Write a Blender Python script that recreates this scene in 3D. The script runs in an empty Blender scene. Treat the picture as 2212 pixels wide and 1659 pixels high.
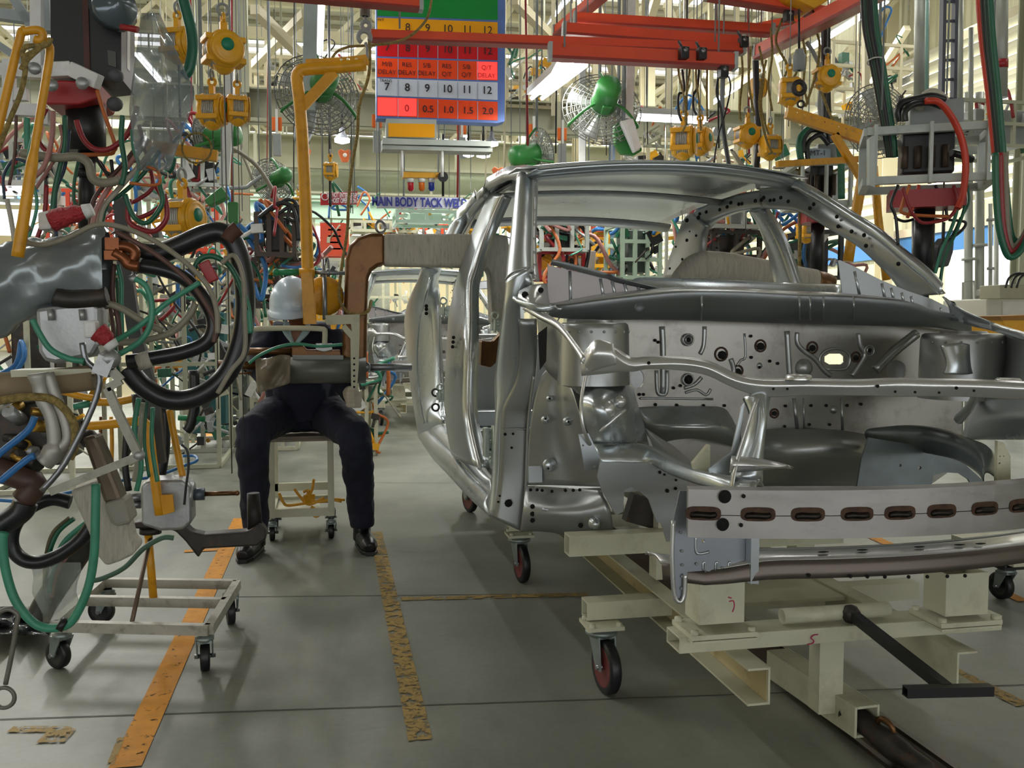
import bpy, bmesh, math, random
from mathutils import Vector as V, Matrix
from math import sin, cos, pi, tan, atan, radians as R
rnd = random.Random(7)
SC = bpy.context.scene
COL = SC.collection
# ---------------- camera ----------------
FPX = 2000.0
PITCH = math.atan(129.5/FPX)
YAW = math.atan(401*cos(PITCH)/FPX)
CAMZ = 1.2
FW = V((sin(YAW)*cos(PITCH), cos(YAW)*cos(PITCH), -sin(PITCH)))
RT = V((cos(YAW), -sin(YAW), 0))
UP = RT.cross(FW)
cd = bpy.data.cameras.new('camera'); cam = bpy.data.objects.new('camera', cd); COL.objects.link(cam)
cd.sensor_width = 36; cd.lens = FPX/2212*36; cd.clip_start = .02; cd.clip_end = 300
m = Matrix((RT, UP, -FW)).transposed().to_4x4(); m.translation = V((0, 0, CAMZ)); cam.matrix_world = m
SC.camera = cam
# ---------------- view + world ----------------
SC.view_settings.view_transform = 'Standard'; SC.view_settings.look = 'None'
SC.view_settings.gamma = 1; SC.view_settings.use_curve_mapping = False
SC.view_settings.exposure = -0.6
SC.cycles.use_adaptive_sampling = True; SC.cycles.adaptive_threshold = .03; SC.cycles.max_bounces = 5; SC.cycles.diffuse_bounces = 3; SC.cycles.glossy_bounces = 4; SC.cycles.transparent_max_bounces = 12
SC.cycles.sample_clamp_indirect = 4; SC.cycles.use_denoising = True
w = bpy.data.worlds.new('world'); SC.world = w; w.use_nodes = True
bg = w.node_tree.nodes['Background']; bg.inputs[0].default_value = (.95, .97, 1, 1); bg.inputs[1].default_value = 5.5

# ---------------- pixel helpers: a measured image point on a known plane of the place ----------------
def ray(px, py): return (FW*FPX + RT*(px-1106) - UP*(py-829.5)).normalized()
O0 = V((0, 0, CAMZ))
def PY(px, py, y): d = ray(px, py); return O0 + d*(y/d.y)
def PX(px, py, x): d = ray(px, py); return O0 + d*(x/d.x)
def PZ(px, py, z): d = ray(px, py); return O0 + d*((z-CAMZ)/d.z)
def PYs(pts, y): return [PY(p[0], p[1], p[2] if len(p) > 2 else y) for p in pts]
def PXs(pts, x): return [PX(p[0], p[1], p[2] if len(p) > 2 else x) for p in pts]

# ---------------- materials ----------------
def lin(h):
    if isinstance(h, str):
        h = [int(h[i:i+2], 16)/255 for i in (0, 2, 4)]
    return tuple(c/12.92 if c <= .04045 else ((c+.055)/1.055)**2.4 for c in h) + (1,)
MATS = {}
def mat(name, col, rough=.5, metal=0, var=.12, scale=6, bump=0, dirt=None, dirt_amt=.5, emit=0, trans=0, alpha=1, coat=0, bscale=None, stretch=None):
    if name in MATS: return MATS[name]
    m = bpy.data.materials.new(name); m.use_nodes = True; MATS[name] = m
    nt = m.node_tree; n = nt.nodes; l = nt.links; b = n['Principled BSDF']
    c = lin(col)
    b.inputs['Roughness'].default_value = rough; b.inputs['Metallic'].default_value = metal
    if coat: b.inputs['Coat Weight'].default_value = coat; b.inputs['Coat Roughness'].default_value = .15
    tc = n.new('ShaderNodeTexCoord'); src = tc.outputs['Object']
    if stretch:
        mp = n.new('ShaderNodeMapping'); mp.inputs['Scale'].default_value = stretch; l.new(src, mp.inputs[0]); src = mp.outputs[0]
    if var:
        t = n.new('ShaderNodeTexNoise'); t.inputs['Scale'].default_value = scale; t.inputs['Detail'].default_value = 5
        l.new(src, t.inputs['Vector'])
        cr_ = n.new('ShaderNodeValToRGB'); e = cr_.color_ramp.elements
        e[0].position = .3; e[1].position = .7
        e[0].color = tuple(x*(1-var) for x in c[:3]) + (1,); e[1].color = tuple(min(1, x*(1+var)) for x in c[:3]) + (1,)
        l.new(t.outputs[0], cr_.inputs[0]); out = cr_.outputs[0]
        if dirt:
            t2 = n.new('ShaderNodeTexNoise'); t2.inputs['Scale'].default_value = scale*1.7; t2.inputs['Detail'].default_value = 8; t2.inputs['Roughness'].default_value = .7
            l.new(src, t2.inputs['Vector'])
            r2 = n.new('ShaderNodeValToRGB'); r2.color_ramp.elements[0].position = .52; r2.color_ramp.elements[1].position = .68
            l.new(t2.outputs[0], r2.inputs[0])
            mu = n.new('ShaderNodeMath'); mu.operation = 'MULTIPLY'; mu.inputs[1].default_value = dirt_amt; l.new(r2.outputs[0], mu.inputs[0])
            mx = n.new('ShaderNodeMix'); mx.data_type = 'RGBA'; l.new(mu.outputs[0], mx.inputs[0]); l.new(out, mx.inputs[6]); mx.inputs[7].default_value = lin(dirt)
            out = mx.outputs[2]
        l.new(out, b.inputs['Base Color'])
        if metal:
            mr = n.new('ShaderNodeMapRange'); mr.inputs[3].default_value = rough*.75; mr.inputs[4].default_value = min(1, rough*1.3); l.new(t.outputs[0], mr.inputs[0]); l.new(mr.outputs[0], b.inputs['Roughness'])
    else: b.inputs['Base Color'].default_value = c
    if bump:
        t3 = n.new('ShaderNodeTexNoise'); t3.inputs['Scale'].default_value = bscale or scale*3; t3.inputs['Detail'].default_value = 4; l.new(src, t3.inputs['Vector'])
        bp = n.new('ShaderNodeBump'); bp.inputs['Strength'].default_value = bump; bp.inputs['Distance'].default_value = .01
        l.new(t3.outputs[0], bp.inputs['Height']); l.new(bp.outputs[0], b.inputs['Normal'])
    if emit: b.inputs['Emission Color'].default_value = c; b.inputs['Emission Strength'].default_value = emit
    if trans: b.inputs['Transmission Weight'].default_value = trans; b.inputs['IOR'].default_value = 1.15
    if alpha < 1: b.inputs['Alpha'].default_value = alpha
    return m
CREAM = mat('cream paint', 'c4c3aa', .5, 0, .08, 3, 0, '6b6146', .35)
STEELW = mat('cream structural steel', 'cfc6a6', .6, 0, .06, 1)
STEELG = mat('grey green structural steel', 'a9aa93', .6, 0, .08, 1)
GALV = mat('galvanised body steel', 'c1c8cb', .28, .86, .06, 3, 0)
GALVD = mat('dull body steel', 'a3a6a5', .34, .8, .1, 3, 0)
GALVL = mat('light body steel', 'd8d9d8', .3, .8, .06, 5)
STEEL = mat('bare steel', '8f9296', .35, .95, .15, 12)
DSTEEL = mat('dark worn steel', '3f3d3a', .5, .6, .3, 14, .1, '6b4a30', .4)
BLACKR = mat('black rubber', '15171a', .42, 0, .2, 20, .05)
BLACKP = mat('black painted metal', '17181a', .4, 0, .1)
HOSEB = mat('black hose', '1b1d1f', .33, 0, .2, 30)
HOLE_SHADE = mat('painted hole shade', '0b0b0b', .9, 0, 0)  # near black faces laid on solid metal for the shade inside holes
YEL = mat('yellow paint', 'd99a16', .4, 0, .12, 8, 0, '6d4a1c', .35)
YELH = mat('hoist yellow paint', 'e6a81c', .35, 0, .1, 9, 0, '8a5f1e', .3)
RED = mat('crane red paint', 'dd4c26', .4, 0, .08, 4)
DRED = mat('dark red paint', '9b1f22', .4, 0, .12, 8)
GREEN = mat('green paint', '2f7a36', .4, 0, .1, 8)
GREENH = mat('green hose rubber', '3d8a6e', .4, 0, .12, 30)
DGREENH = mat('dark green hose rubber', '1c5f44', .4, 0, .12, 30)
REDH = mat('red hose rubber', '8f2228', .4, 0, .12, 30)
PINKH = mat('faded pink hose', 'a8766e', .5, 0, .12, 30)
GREYH = mat('grey cable sheath', '85806f', .5, 0, .12, 30)
BLUEH = mat('blue air hose', '2d6fae', .4, 0, .1, 30)
ORANGEH = mat('orange conduit', 'b8632a', .5, 0, .1, 20)
ROPE = mat('manila rope', '94804a', .85, 0, .4, 90, .8)
COPPER = mat('bronze copper alloy', '6b4b2b', .34, .6, .3, 7, .08, '2e2014', .6)
WRAP = mat('grey cotton tape wrap', 'b5b0a2', .75, 0, .1, 5, .5, '4e4b44', .35, bscale=20, stretch=(14, 2, 2))
WHITEP = mat('white paint', 'd9dad6', .45, 0, .05, 6, 0, '8a8878', .3)
GREYP = mat('grey paint', '8b908f', .5, 0, .1, 8)
ALU = mat('aluminium casting', 'a9abab', .42, .7, .15, 15, .15)
ORANGEP = mat('orange paint', 'e06a1c', .5, 0, .1)
MINT = mat('pale mint panel', 'b5cfbd', .55, 0, .06, 2)
BLUEP = mat('blue paint', '3b79b5', .5, 0, .08, 3)

# ---------------- mesh builder ----------------
def cr(pts, n=6, closed=False):
    pts = [V(p) for p in pts]
    if len(pts) < 3 or n < 2: return pts
    out = []; N = len(pts)
    for i in range(N if closed else N-1):
        if closed: p0, p1, p2, p3 = pts[i-1], pts[i], pts[(i+1) % N], pts[(i+2) % N]
        else: p0, p1, p2, p3 = pts[max(i-1, 0)], pts[i], pts[i+1], pts[min(i+2, N-1)]
        for k in range(n):
            t = k/n
            out.append(.5*((2*p1)+(p2-p0)*t+(2*p0-5*p1+4*p2-p3)*t*t+(3*p1-p0-3*p2+p3)*t**3))
    if not closed: out.append(pts[-1])
    return out
def frame(d, up=None):
    d = d.normalized(); a = up if up is not None else (V((0, 0, 1)) if abs(d.z) < .95 else V((0, 1, 0)))
    s = d.cross(a)
    if s.length < 1e-6: s = d.cross(V((1, 0, 0)))
    s.normalize(); return s, s.cross(d).normalized()
class MB:
    def __init__(s): s.v = []; s.f = []; s.sm = []
    def add(s, vs, fs, smooth=False):
        o = len(s.v); s.v += [V(x) for x in vs]
        for f in fs: s.f.append([i+o for i in f]); s.sm.append(smooth)
        return s
    def box(s, c, size, rz=0, rx=0, ry=0):
        c = V(c); hx, hy, hz = [q/2 for q in size]
        M = Matrix.Rotation(rz, 3, 'Z') @ Matrix.Rotation(ry, 3, 'Y') @ Matrix.Rotation(rx, 3, 'X')
        vs = [c + M @ V((x*hx, y*hy, z*hz)) for x in (-1, 1) for y in (-1, 1) for z in (-1, 1)]
        return s.add(vs, [(0, 1, 3, 2), (4, 6, 7, 5), (0, 4, 5, 1), (2, 3, 7, 6), (0, 2, 6, 4), (1, 5, 7, 3)])
    def bar(s, p, q, w, h=None, up=None):
        p = V(p); q = V(q); h = h or w; a, b = frame(q-p, up)
        vs = [e + a*(w/2*i) + b*(h/2*j) for e in (p, q) for i, j in ((-1, -1), (1, -1), (1, 1), (-1, 1))]
        return s.add(vs, [(3, 2, 1, 0), (4, 5, 6, 7), (0, 1, 5, 4), (1, 2, 6, 5), (2, 3, 7, 6), (3, 0, 4, 7)])
    def channel(s, p, q, w, h, t, kind='tube', up=None):
        """hollow square tube / I / C beams"""
        p = V(p); q = V(q); a, b = frame(q-p, up)
        def bx(ca, cb, wa, hb): s.bar(p+a*ca+b*cb, q+a*ca+b*cb, wa, hb, up)
        if kind == 'tube':
            bx(-(w-t)/2, 0, t, h); bx((w-t)/2, 0, t, h); bx(0, (h-t)/2, w-2*t, t); bx(0, -(h-t)/2, w-2*t, t)
        elif kind == 'I':
            bx(0, 0, t, h-2*t); bx(0, (h-t)/2, w, t); bx(0, -(h-t)/2, w, t)
        elif kind == 'C':
            bx(-(w-t)/2, 0, t, h-2*t); bx(0, (h-t)/2, w, t); bx(0, -(h-t)/2, w, t)
        return s
    def tube(s, pts, r, n=8, closed=False, caps=True):
        pts = [V(p) for p in pts]; N = len(pts)
        if N < 2: return s
        rs = r if isinstance(r, (list, tuple)) else [r]*N
        if len(rs) != N: rs = [rs[min(int(i*(len(rs)-1)/(N-1)+.5), len(rs)-1)] for i in range(N)]
        vs = []; prev = None
        for i, p in enumerate(pts):
            if closed: d = pts[(i+1) % N]-pts[i-1]
            else: d = pts[min(i+1, N-1)]-pts[max(i-1, 0)]
            if d.length < 1e-9: d = V((0, 0, 1))
            d.normalize()
            if prev is None: a, b = frame(d)
            else:
                a = prev - d*prev.dot(d)
                if a.length < 1e-6: a, b = frame(d)
                a.normalize(); b = a.cross(d)
            prev = a
            for k in range(n):
                t = 2*pi*k/n; vs.append(p+(a*cos(t)+b*sin(t))*rs[i])
        fs = []
        for i in range(N if closed else N-1):
            j = (i+1) % N
            for k in range(n):
                fs.append((i*n+k, i*n+(k+1) % n, j*n+(k+1) % n, j*n+k))
        s.add(vs, fs, True)
        if caps and not closed:
            o = len(s.v)-len(vs); s.f.append([o+k for k in range(n)][::-1]); s.sm.append(False)
            s.f.append([o+(N-1)*n+k for k in range(n)]); s.sm.append(False)
        return s
    def cyl(s, p, q, r, n=14, r2=None): return s.tube([p, q], [r, r if r2 is None else r2], n)
    def pipe(s, p, q, r, t=.004, n=16):
        p = V(p); q = V(q); a, b = frame(q-p); vs = []
        for e in (p, q):
            for rr in (r, r-t):
                for k in range(n): vs.append(e+(a*cos(2*pi*k/n)+b*sin(2*pi*k/n))*rr)
        fs = []
        for k in range(n):
            k2 = (k+1) % n
            fs += [(k, k2, 2*n+k2, 2*n+k), (n+k, 3*n+k, 3*n+k2, n+k2), (k, n+k, n+k2, k2), (2*n+k, 2*n+k2, 3*n+k2, 3*n+k)]
        return s.add(vs, fs, True)
    def lathe(s, c, ax, prof, n=20):
        """prof: list of (dist along axis, radius)"""
        c = V(c); ax = V(ax).normalized(); a, b = frame(ax); vs = []
        for z, r in prof:
            for k in range(n): vs.append(c+ax*z+(a*cos(2*pi*k/n)+b*sin(2*pi*k/n))*max(r, 1e-5))
        fs = []
        for i in range(len(prof)-1):
            for k in range(n): fs.append((i*n+k, i*n+(k+1) % n, (i+1)*n+(k+1) % n, (i+1)*n+k))
        return s.add(vs, fs, True)
    def ball(s, c, r, n=12, sc=(1, 1, 1)):
        c = V(c); vs = []; fs = []; h = n//2
        for i in range(h+1):
            for k in range(n):
                t = pi*i/h; p = 2*pi*k/n; vs.append(c+V((sin(t)*cos(p)*sc[0], sin(t)*sin(p)*sc[1], cos(t)*sc[2]))*r)
        for i in range(h):
            for k in range(n): fs.append((i*n+k, (i+1)*n+k, (i+1)*n+(k+1) % n, i*n+(k+1) % n))
        return s.add(vs, fs, True)
    def torus(s, c, ax, r, t, n=24, m=8, a0=0, a1=2*pi):
        c = V(c); a, b = frame(V(ax)); full = abs(a1-a0-2*pi) < 1e-6
        pts = [c+(a*cos(a0+(a1-a0)*k/n)+b*sin(a0+(a1-a0)*k/n))*r for k in range(n if full else n+1)]
        return s.tube(pts, t, m, full)
    def prism(s, poly, d):
        """poly: planar list of 3D points (convex or mild concave), extruded by vector d"""
        d = V(d); n = len(poly); poly = [V(p) for p in poly]
        nn = V((0, 0, 0))
        for i in range(n): nn += poly[i].cross(poly[(i+1) % n])
        flip = nn.dot(d) > 0
        vs = poly+[p+d for p in poly]
        fs = [list(range(n))[::-1], [n+i for i in range(n)]] + [(i, (i+1) % n, n+(i+1) % n, n+i) for i in range(n)]
        if not flip: fs = [list(f)[::-1] for f in fs]
        return s.add(vs, fs)
    def band(s, A, B, bulge=0, th=.01, seg=6, out=None, n=4, power=2):
        """sheet beam between edge polylines A and B, bulged outwards, with thickness"""
        if n > 1: A = cr(A, n); B = cr(B, n)
        A = [V(p) for p in A]; B = [V(p) for p in B]; N = min(len(A), len(B)); vs = []
        bl = bulge if isinstance(bulge, (list, tuple)) else [bulge]*N
        for i in range(N):
            d = A[min(i+1, N-1)]-A[max(i-1, 0)] + B[min(i+1, N-1)]-B[max(i-1, 0)]
            nn = d.cross(B[i]-A[i]).normalized()
            if out is not None and nn.dot(V(out)) < 0: nn = -nn
            bb = bl[min(int(i*(len(bl)-1)/max(1, N-1)+.5), len(bl)-1)]
            for lay in (0, 1):
                for k in range(seg+1):
                    t = k/seg; u = abs(2*t-1)**power
                    vs.append(A[i].lerp(B[i], t)+nn*(bb*(1-u)-lay*th))
        W = 2*(seg+1); fs = []
        for i in range(N-1):
            for k in range(seg):
                fs.append((i*W+k, i*W+k+1, (i+1)*W+k+1, (i+1)*W+k))
                o = seg+1; fs.append((i*W+o+k+1, i*W+o+k, (i+1)*W+o+k, (i+1)*W+o+k+1))
            fs.append((i*W, (i+1)*W, (i+1)*W+seg+1, i*W+seg+1))
            fs.append((i*W+seg, i*W+2*seg+1, (i+1)*W+2*seg+1, (i+1)*W+seg))
        for i in (0, N-1):
            f = [(i*W+k, i*W+seg+1+k, i*W+seg+2+k, i*W+k+1) for k in range(seg)]
            fs += f
        return s.add(vs, fs, True)
    def grid(s, rows, th=0, out=None, n=1, cl=False):
        """rows of 3D points -> sheet (optional thickness along out)"""
        rows = [[V(p) for p in r] for r in rows]
        if n > 1:
            rows = [cr(r, n) for r in rows]; cols = [cr([r[j] for r in rows], n) for j in range(len(rows[0]))]
            rows = [[cols[j][i] for j in range(len(cols))] for i in range(len(cols[0]))]
        a = len(rows); b = len(rows[0]); vs = [p for r in rows for p in r]
        fs = [(i*b+j, i*b+j+1, (i+1)*b+j+1, (i+1)*b+j) for i in range(a-1) for j in range(b-1)]
        if th:
            o = V(out)*th; k = a*b; vs += [p+o for p in vs[:k]]
            fs += [tuple(k+i for i in f[::-1]) for f in fs[:]]
            rim = [j for j in range(b)]+[i*b+b-1 for i in range(1, a)]+[(a-1)*b+j for j in range(b-2, -1, -1)]+[i*b for i in range(a-2, 0, -1)]
            fs += [(rim[i], rim[(i+1) % len(rim)], k+rim[(i+1) % len(rim)], k+rim[i]) for i in range(len(rim))]
        return s.add(vs, fs, True)
    def build(s, name, m, parent=None, fix=True, bevel=0, sub=0, **kw):
        me = bpy.data.meshes.new(name); off = V(parent['_o']) if parent is not None and '_o' in parent else V((0, 0, 0))
        me.from_pydata([v-off for v in s.v], [], s.f); me.update()
        for i, p in enumerate(me.polygons): p.use_smooth = s.sm[i]
        if fix:
            bm = bmesh.new(); bm.from_mesh(me); bmesh.ops.recalc_face_normals(bm, faces=bm.faces); bm.to_mesh(me); bm.free()
        me.materials.append(m)
        o = bpy.data.objects.new(name, me); COL.objects.link(o)
        o['_o'] = (0, 0, 0)
        if parent is not None: o.parent = parent; o['_o'] = parent['_o']
        if bevel:
            b = o.modifiers.new('bevel', 'BEVEL'); b.width = bevel; b.segments = 2 if bevel < .015 else 5;
            if bevel >= .015:
                for p in me.polygons: p.use_smooth = True
                b.harden_normals = True
            pass; b.limit_method = 'ANGLE'
        if sub:
            b = o.modifiers.new('sub', 'SUBSURF'); b.levels = sub; b.render_levels = sub
        return tag(o, **kw)
def tag(o, label=None, cat=None, group=None, kind=None):
    if label: o['label'] = label
    if cat: o['category'] = cat
    if group: o['group'] = group
    if kind: o['kind'] = kind
    return o
def thing(name, label, cat, loc=(0, 0, 0), group=None):
    o = bpy.data.objects.new(name, None); COL.objects.link(o); o.location = loc; o['_o'] = tuple(loc)
    o.empty_display_size = .1
    return tag(o, label, cat, group)
def copy_tree(o, parent=None):
    c = o.copy(); COL.objects.link(c)
    if parent is not None: c.parent = parent
    for ch in KIDS(o): copy_tree(ch, c)
    return c
def KIDS(o): return [x for x in bpy.data.objects if x.parent == o]
def place(o, loc, rz=0, s=1, label=None, group=None, new=True, rx=0, ry=0):
    c = copy_tree(o) if new else o
    c.location = loc; c.rotation_euler = (rx, ry, rz)
    c.scale = (s, s, s)
    if label: c['label'] = label
    if group: c['group'] = group
    return c
def curve_mesh(splines, th, res=1):
    cu = bpy.data.curves.new('tmp', 'CURVE'); cu.dimensions = '2D'; cu.fill_mode = 'BOTH'; cu.extrude = th/2
    for sp in splines:
        s = cu.splines.new('POLY'); s.points.add(len(sp)-1); s.use_cyclic_u = True
        for i, p in enumerate(sp): s.points[i].co = (p[0], p[1], 0, 1)
    ob = bpy.data.objects.new('tmp', cu); COL.objects.link(ob); dg = bpy.context.evaluated_depsgraph_get()
    me = bpy.data.meshes.new_from_object(ob.evaluated_get(dg)); bpy.data.objects.remove(ob); bpy.data.curves.remove(cu)
    return me
def circ(x, y, r, n=14, ry=None): return [(x+r*cos(2*pi*k/n), y+(ry or r)*sin(2*pi*k/n)) for k in range(n)]
def addmesh(mb, me, M, smooth=False):
    mb.add([M @ v.co for v in me.vertices], [list(p.vertices) for p in me.polygons], smooth); bpy.data.meshes.remove(me)
def plateY(mb, outer, holes, y, th):
    """sheet facing -Y, outline and holes (px,py,r px) measured at plane y"""
    def q(p): a = PY(p[0], p[1], y); return (a.x, a.z)
    sp = [[q(p) for p in outer]]
    for h in holes:
        if isinstance(h[0], (list, tuple)): sp.append([q(p) for p in h])
        else: sp.append([q(p) for p in circ(h[0], h[1], h[2], 12, h[3] if len(h) > 3 else None)])
    me = curve_mesh(sp, th)
    addmesh(mb, me, Matrix(((1, 0, 0, 0), (0, 0, -1, y), (0, 1, 0, 0), (0, 0, 0, 1))))
    return mb
def text(s, size, loc, m, parent, name='lettering', th=.002, sx=1, align='CENTER', rz=0, bold=0, kind=None):
    cu = bpy.data.curves.new('t', 'FONT'); cu.body = s; cu.size = size; cu.extrude = th; cu.align_x = align; cu.align_y = 'CENTER'; cu.offset = bold
    ob = bpy.data.objects.new('t', cu); COL.objects.link(ob); dg = bpy.context.evaluated_depsgraph_get()
    me = bpy.data.meshes.new_from_object(ob.evaluated_get(dg)); bpy.data.objects.remove(ob); bpy.data.curves.remove(cu)
    me.materials.clear(); me.materials.append(m)
    o = bpy.data.objects.new(name, me); COL.objects.link(o)
    M = Matrix.Translation(V(loc)) @ Matrix.Rotation(rz, 4, 'Z') @ Matrix.Rotation(pi/2, 4, 'X') @ Matrix.Diagonal((sx, 1, 1, 1))
    off = V(parent['_o']) if parent is not None else V((0, 0, 0))
    me.transform(Matrix.Translation(-off) @ M)
    if parent is not None: o.parent = parent; o['_o'] = parent['_o']
    return o
def hose(name, label, pts, r, m, cat='hose', group=None, n=8, sm=7, parent=None):
    return MB().tube(cr(pts, sm), r, n).build(name, m, parent, fix=False, label=label, cat=cat, group=group)
# ================= setting =================
def struct(mb, name, m, **k): return mb.build(name, m, None, kind='structure', **k)
def floor_mat():
    m = bpy.data.materials.new('worn concrete'); m.use_nodes = True; nt = m.node_tree; n = nt.nodes; l = nt.links; b = n['Principled BSDF']
    tc = n.new('ShaderNodeTexCoord'); P = tc.outputs['Object']
    def noise(s, d, r=.55, vec=None, st=None):
        t = n.new('ShaderNodeTexNoise'); t.inputs['Scale'].default_value = s; t.inputs['Detail'].default_value = d; t.inputs['Roughness'].default_value = r
        v = P
        if st: mp = n.new('ShaderNodeMapping'); mp.inputs['Scale'].default_value = st; l.new(P, mp.inputs[0]); v = mp.outputs[0]
        l.new(v, t.inputs['Vector']); return t.outputs[0]
    def ramp(i, a, b_, ca, cb):
        r = n.new('ShaderNodeValToRGB'); e = r.color_ramp.elements; e[0].position = a; e[1].position = b_; e[0].color = ca; e[1].color = cb; l.new(i, r.inputs[0]); return r.outputs[0]
    def mix(f, a, c, mode='MIX'):
        x = n.new('ShaderNodeMix'); x.data_type = 'RGBA'; x.blend_type = mode
        if isinstance(f, float): x.inputs[0].default_value = f
        else: l.new(f, x.inputs[0])
        l.new(a, x.inputs[6])
        if isinstance(c, tuple): x.inputs[7].default_value = c
        else: l.new(c, x.inputs[7])
        return x.outputs[2]
    base = ramp(noise(1.1, 8), .3, .7, lin('6f7368'), lin('929487'))
    fine = ramp(noise(40, 6, .7), .3, .7, (.86, .86, .86, 1), (1, 1, 1, 1))
    c = mix(1.0, base, fine, 'MULTIPLY')
    st = ramp(noise(1.3, 6, .6, st=(1, .35, 1)), .5, .66, (0, 0, 0, 1), (.6, .6, .6, 1))
    c = mix(st, c, lin('4f5550'))
    sc = ramp(noise(3, 8, .7, st=(.6, 3, 1)), .6, .72, (0, 0, 0, 1), (.35, .35, .35, 1))
    c = mix(sc, c, lin('44493f'))
    l.new(c, b.inputs['Base Color'])
    r = n.new('ShaderNodeMapRange'); r.inputs[3].default_value = .38; r.inputs[4].default_value = .6; l.new(noise(2, 4), r.inputs[0]); l.new(r.outputs[0], b.inputs['Roughness'])
    bp = n.new('ShaderNodeBump'); bp.inputs['Strength'].default_value = .08; l.new(noise(60, 3), bp.inputs['Height']); l.new(bp.outputs[0], b.inputs['Normal'])
    return m
FLOORM = floor_mat()
XL, XR, YB, YF, ZC = -16, 11.5, -8, 46, 8.2
struct(MB().box(((XL+XR)/2, (YB+YF)/2, -.1), (XR-XL+.6, YF-YB+.6, .2)), 'floor', FLOORM)
# worn yellow lane paint
def paint_mat(name, col, lo):
    m = mat(name, col, .75, 0, .12, 20); nt = m.node_tree; n = nt.nodes; l = nt.links
    t = n.new('ShaderNodeTexNoise'); t.inputs['Scale'].default_value = 26; t.inputs['Detail'].default_value = 10; t.inputs['Roughness'].default_value = .75
    tc = n.new('ShaderNodeTexCoord'); l.new(tc.outputs['Object'], t.inputs['Vector'])
    r = n.new('ShaderNodeValToRGB'); r.color_ramp.elements[0].position = lo; r.color_ramp.elements[1].position = lo+.07
    l.new(t.outputs[0], r.inputs[0]); l.new(r.outputs[0], n['Principled BSDF'].inputs['Alpha']); return m
PAINT = paint_mat('worn yellow floor paint', 'd08a10', .35); PAINTF = paint_mat('faded yellow floor paint', 'a68a4c', .43)
def line(name, a, b, w_, m, z=.003):
    p, q = PZ(*a, 0), PZ(*b, 0); p.z = q.z = z; d = (q-p).normalized(); s = V((d.y, -d.x, 0))*w_/2
    return struct(MB().add([p-s, p+s, q+s, q-s], [(0, 1, 2, 3)]), name, m)
line('trim_1', (270, 1659), (520, 1120), .085, PAINT)
line('trim_2', (908, 1600), (812, 1150), .07, PAINTF)
line('trim_3', (440, 955), (500, 880), .1, PAINT)
line('trim_4', (860, 1295), (1270, 1285), .05, PAINTF, .0035)
line('trim_5', (1790, 1120), (1945, 1187), .07, PAINT)
line('trim_6', (2040, 1440), (2212, 1525), .06, PAINTF)
line('trim_7', (330, 955), (445, 955), .06, PAINT, .0035)
line('trim_8', (22, 1577), (150, 1577), .04, PAINTF, .0035)
line('trim_9', (136, 1577), (108, 1606), .08, PAINTF, .004)
line('trim_10', (398, 1192), (470, 1188), .05, PAINT, .0035)
line('trim_11', (238, 1655), (262, 1595), .02, PAINTF, .0035)
line('trim_12', (2110, 1255), (2212, 1300), .06, PAINT, .0035)
# expansion joints cut in the slab
JM = mat('floor joint', '4c4f47', .9, 0, .4, 30)
def joint(n_, a, b): line(n_, a, b, .006, JM, .002)
joint('trim_13', (0, 1555), (2212, 1480)); joint('trim_14', (480, 1290), (1250, 1283)); joint('trim_15', (500, 1040), (1060, 1045))
# floor conveyor slot
RAILM = mat('worn rail steel', '54504a', .4, .7, .3, 10, 0, '6b3b26', .6)
for k, x in enumerate((1.48, 1.56, 1.645)):
    struct(MB().box((x, 16, .006 if k != 1 else .002), (.018 if k != 1 else .12, 30, .012 if k != 1 else .003)), 'trim_%d' % (16+k), RAILM if k != 1 else mat('rust slot bed', '4a2c20', .7, .2, .3, 8))
# walls
def siding(name, col):
    m = mat(name, col, .6, 0, .05, 1); n = m.node_tree.nodes; l = m.node_tree.links
    tc = n.new('ShaderNodeTexCoord'); w_ = n.new('ShaderNodeTexWave'); w_.wave_type = 'BANDS'; w_.bands_direction = 'Y' ; w_.inputs['Scale'].default_value = 1.6
    l.new(tc.outputs['Object'], w_.inputs['Vector']); b = n.new('ShaderNodeBump'); b.inputs['Strength'].default_value = .7; b.inputs['Distance'].default_value = .05
    l.new(w_.outputs['Fac'], b.inputs['Height']); l.new(b.outputs[0], n['Principled BSDF'].inputs['Normal']); return m
SID = siding('ribbed wall sheeting', 'd3cfae'); 
SIDX = mat('cream wall sheet', 'd8cba4', .65, 0, .05, .6)
mb = MB(); dY0, dY1 = 12.6, 15.6
mb.box((XR, (YB+dY0)/2, 1.3), (.12, dY0-YB, 2.6)); mb.box((XR, (YF+dY1)/2, 1.3), (.12, YF-dY1, 2.6))
mb.box((XR, (YB+YF)/2, 3.0), (.12, YF-YB, .8))
mb.box((XR, (YB+YF)/2, 7.3), (.12, YF-YB, 1.8))
struct(mb, 'wall_right', SID)
mb = MB()
for k in range(13): mb.box((XR-.06, (7.5+YF)/2, 3.52+k*.235), (.16, YF-7.5, .13), ry=.5)
mb.box((XR, (YB+7.5)/2, 4.9), (.12, 7.5-YB, 3.2))  # unseen stretch kept solid, without louvres, to darken the near floor
struct(mb, 'window_1', mat('louvre blade', 'dcd8c0', .5, 0, .05, 1))
struct(MB().box((XR-.1, 14, 2.75), (.08, 12, .38)), 'trim_20', BLUEP)
struct(MB().box((XR-.16, 14, 3.0), (.05, 9, .16)), 'trim_21', mat('pale canopy sheet', 'c9b9a2', .6))
mb = MB(); mb.box((XL, (YB+YF)/2, ZC/2), (.12, YF-YB, ZC)); struct(mb, 'wall_left', SIDX)
mb = MB(); mb.box(((XL+XR)/2, YF, 2.6), (XR-XL, .12, 5.2)); mb.box(((XL+XR)/2, YF, 7.6), (XR-XL, .12, 1.3)); struct(mb, 'wall_back', SIDX)
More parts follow.
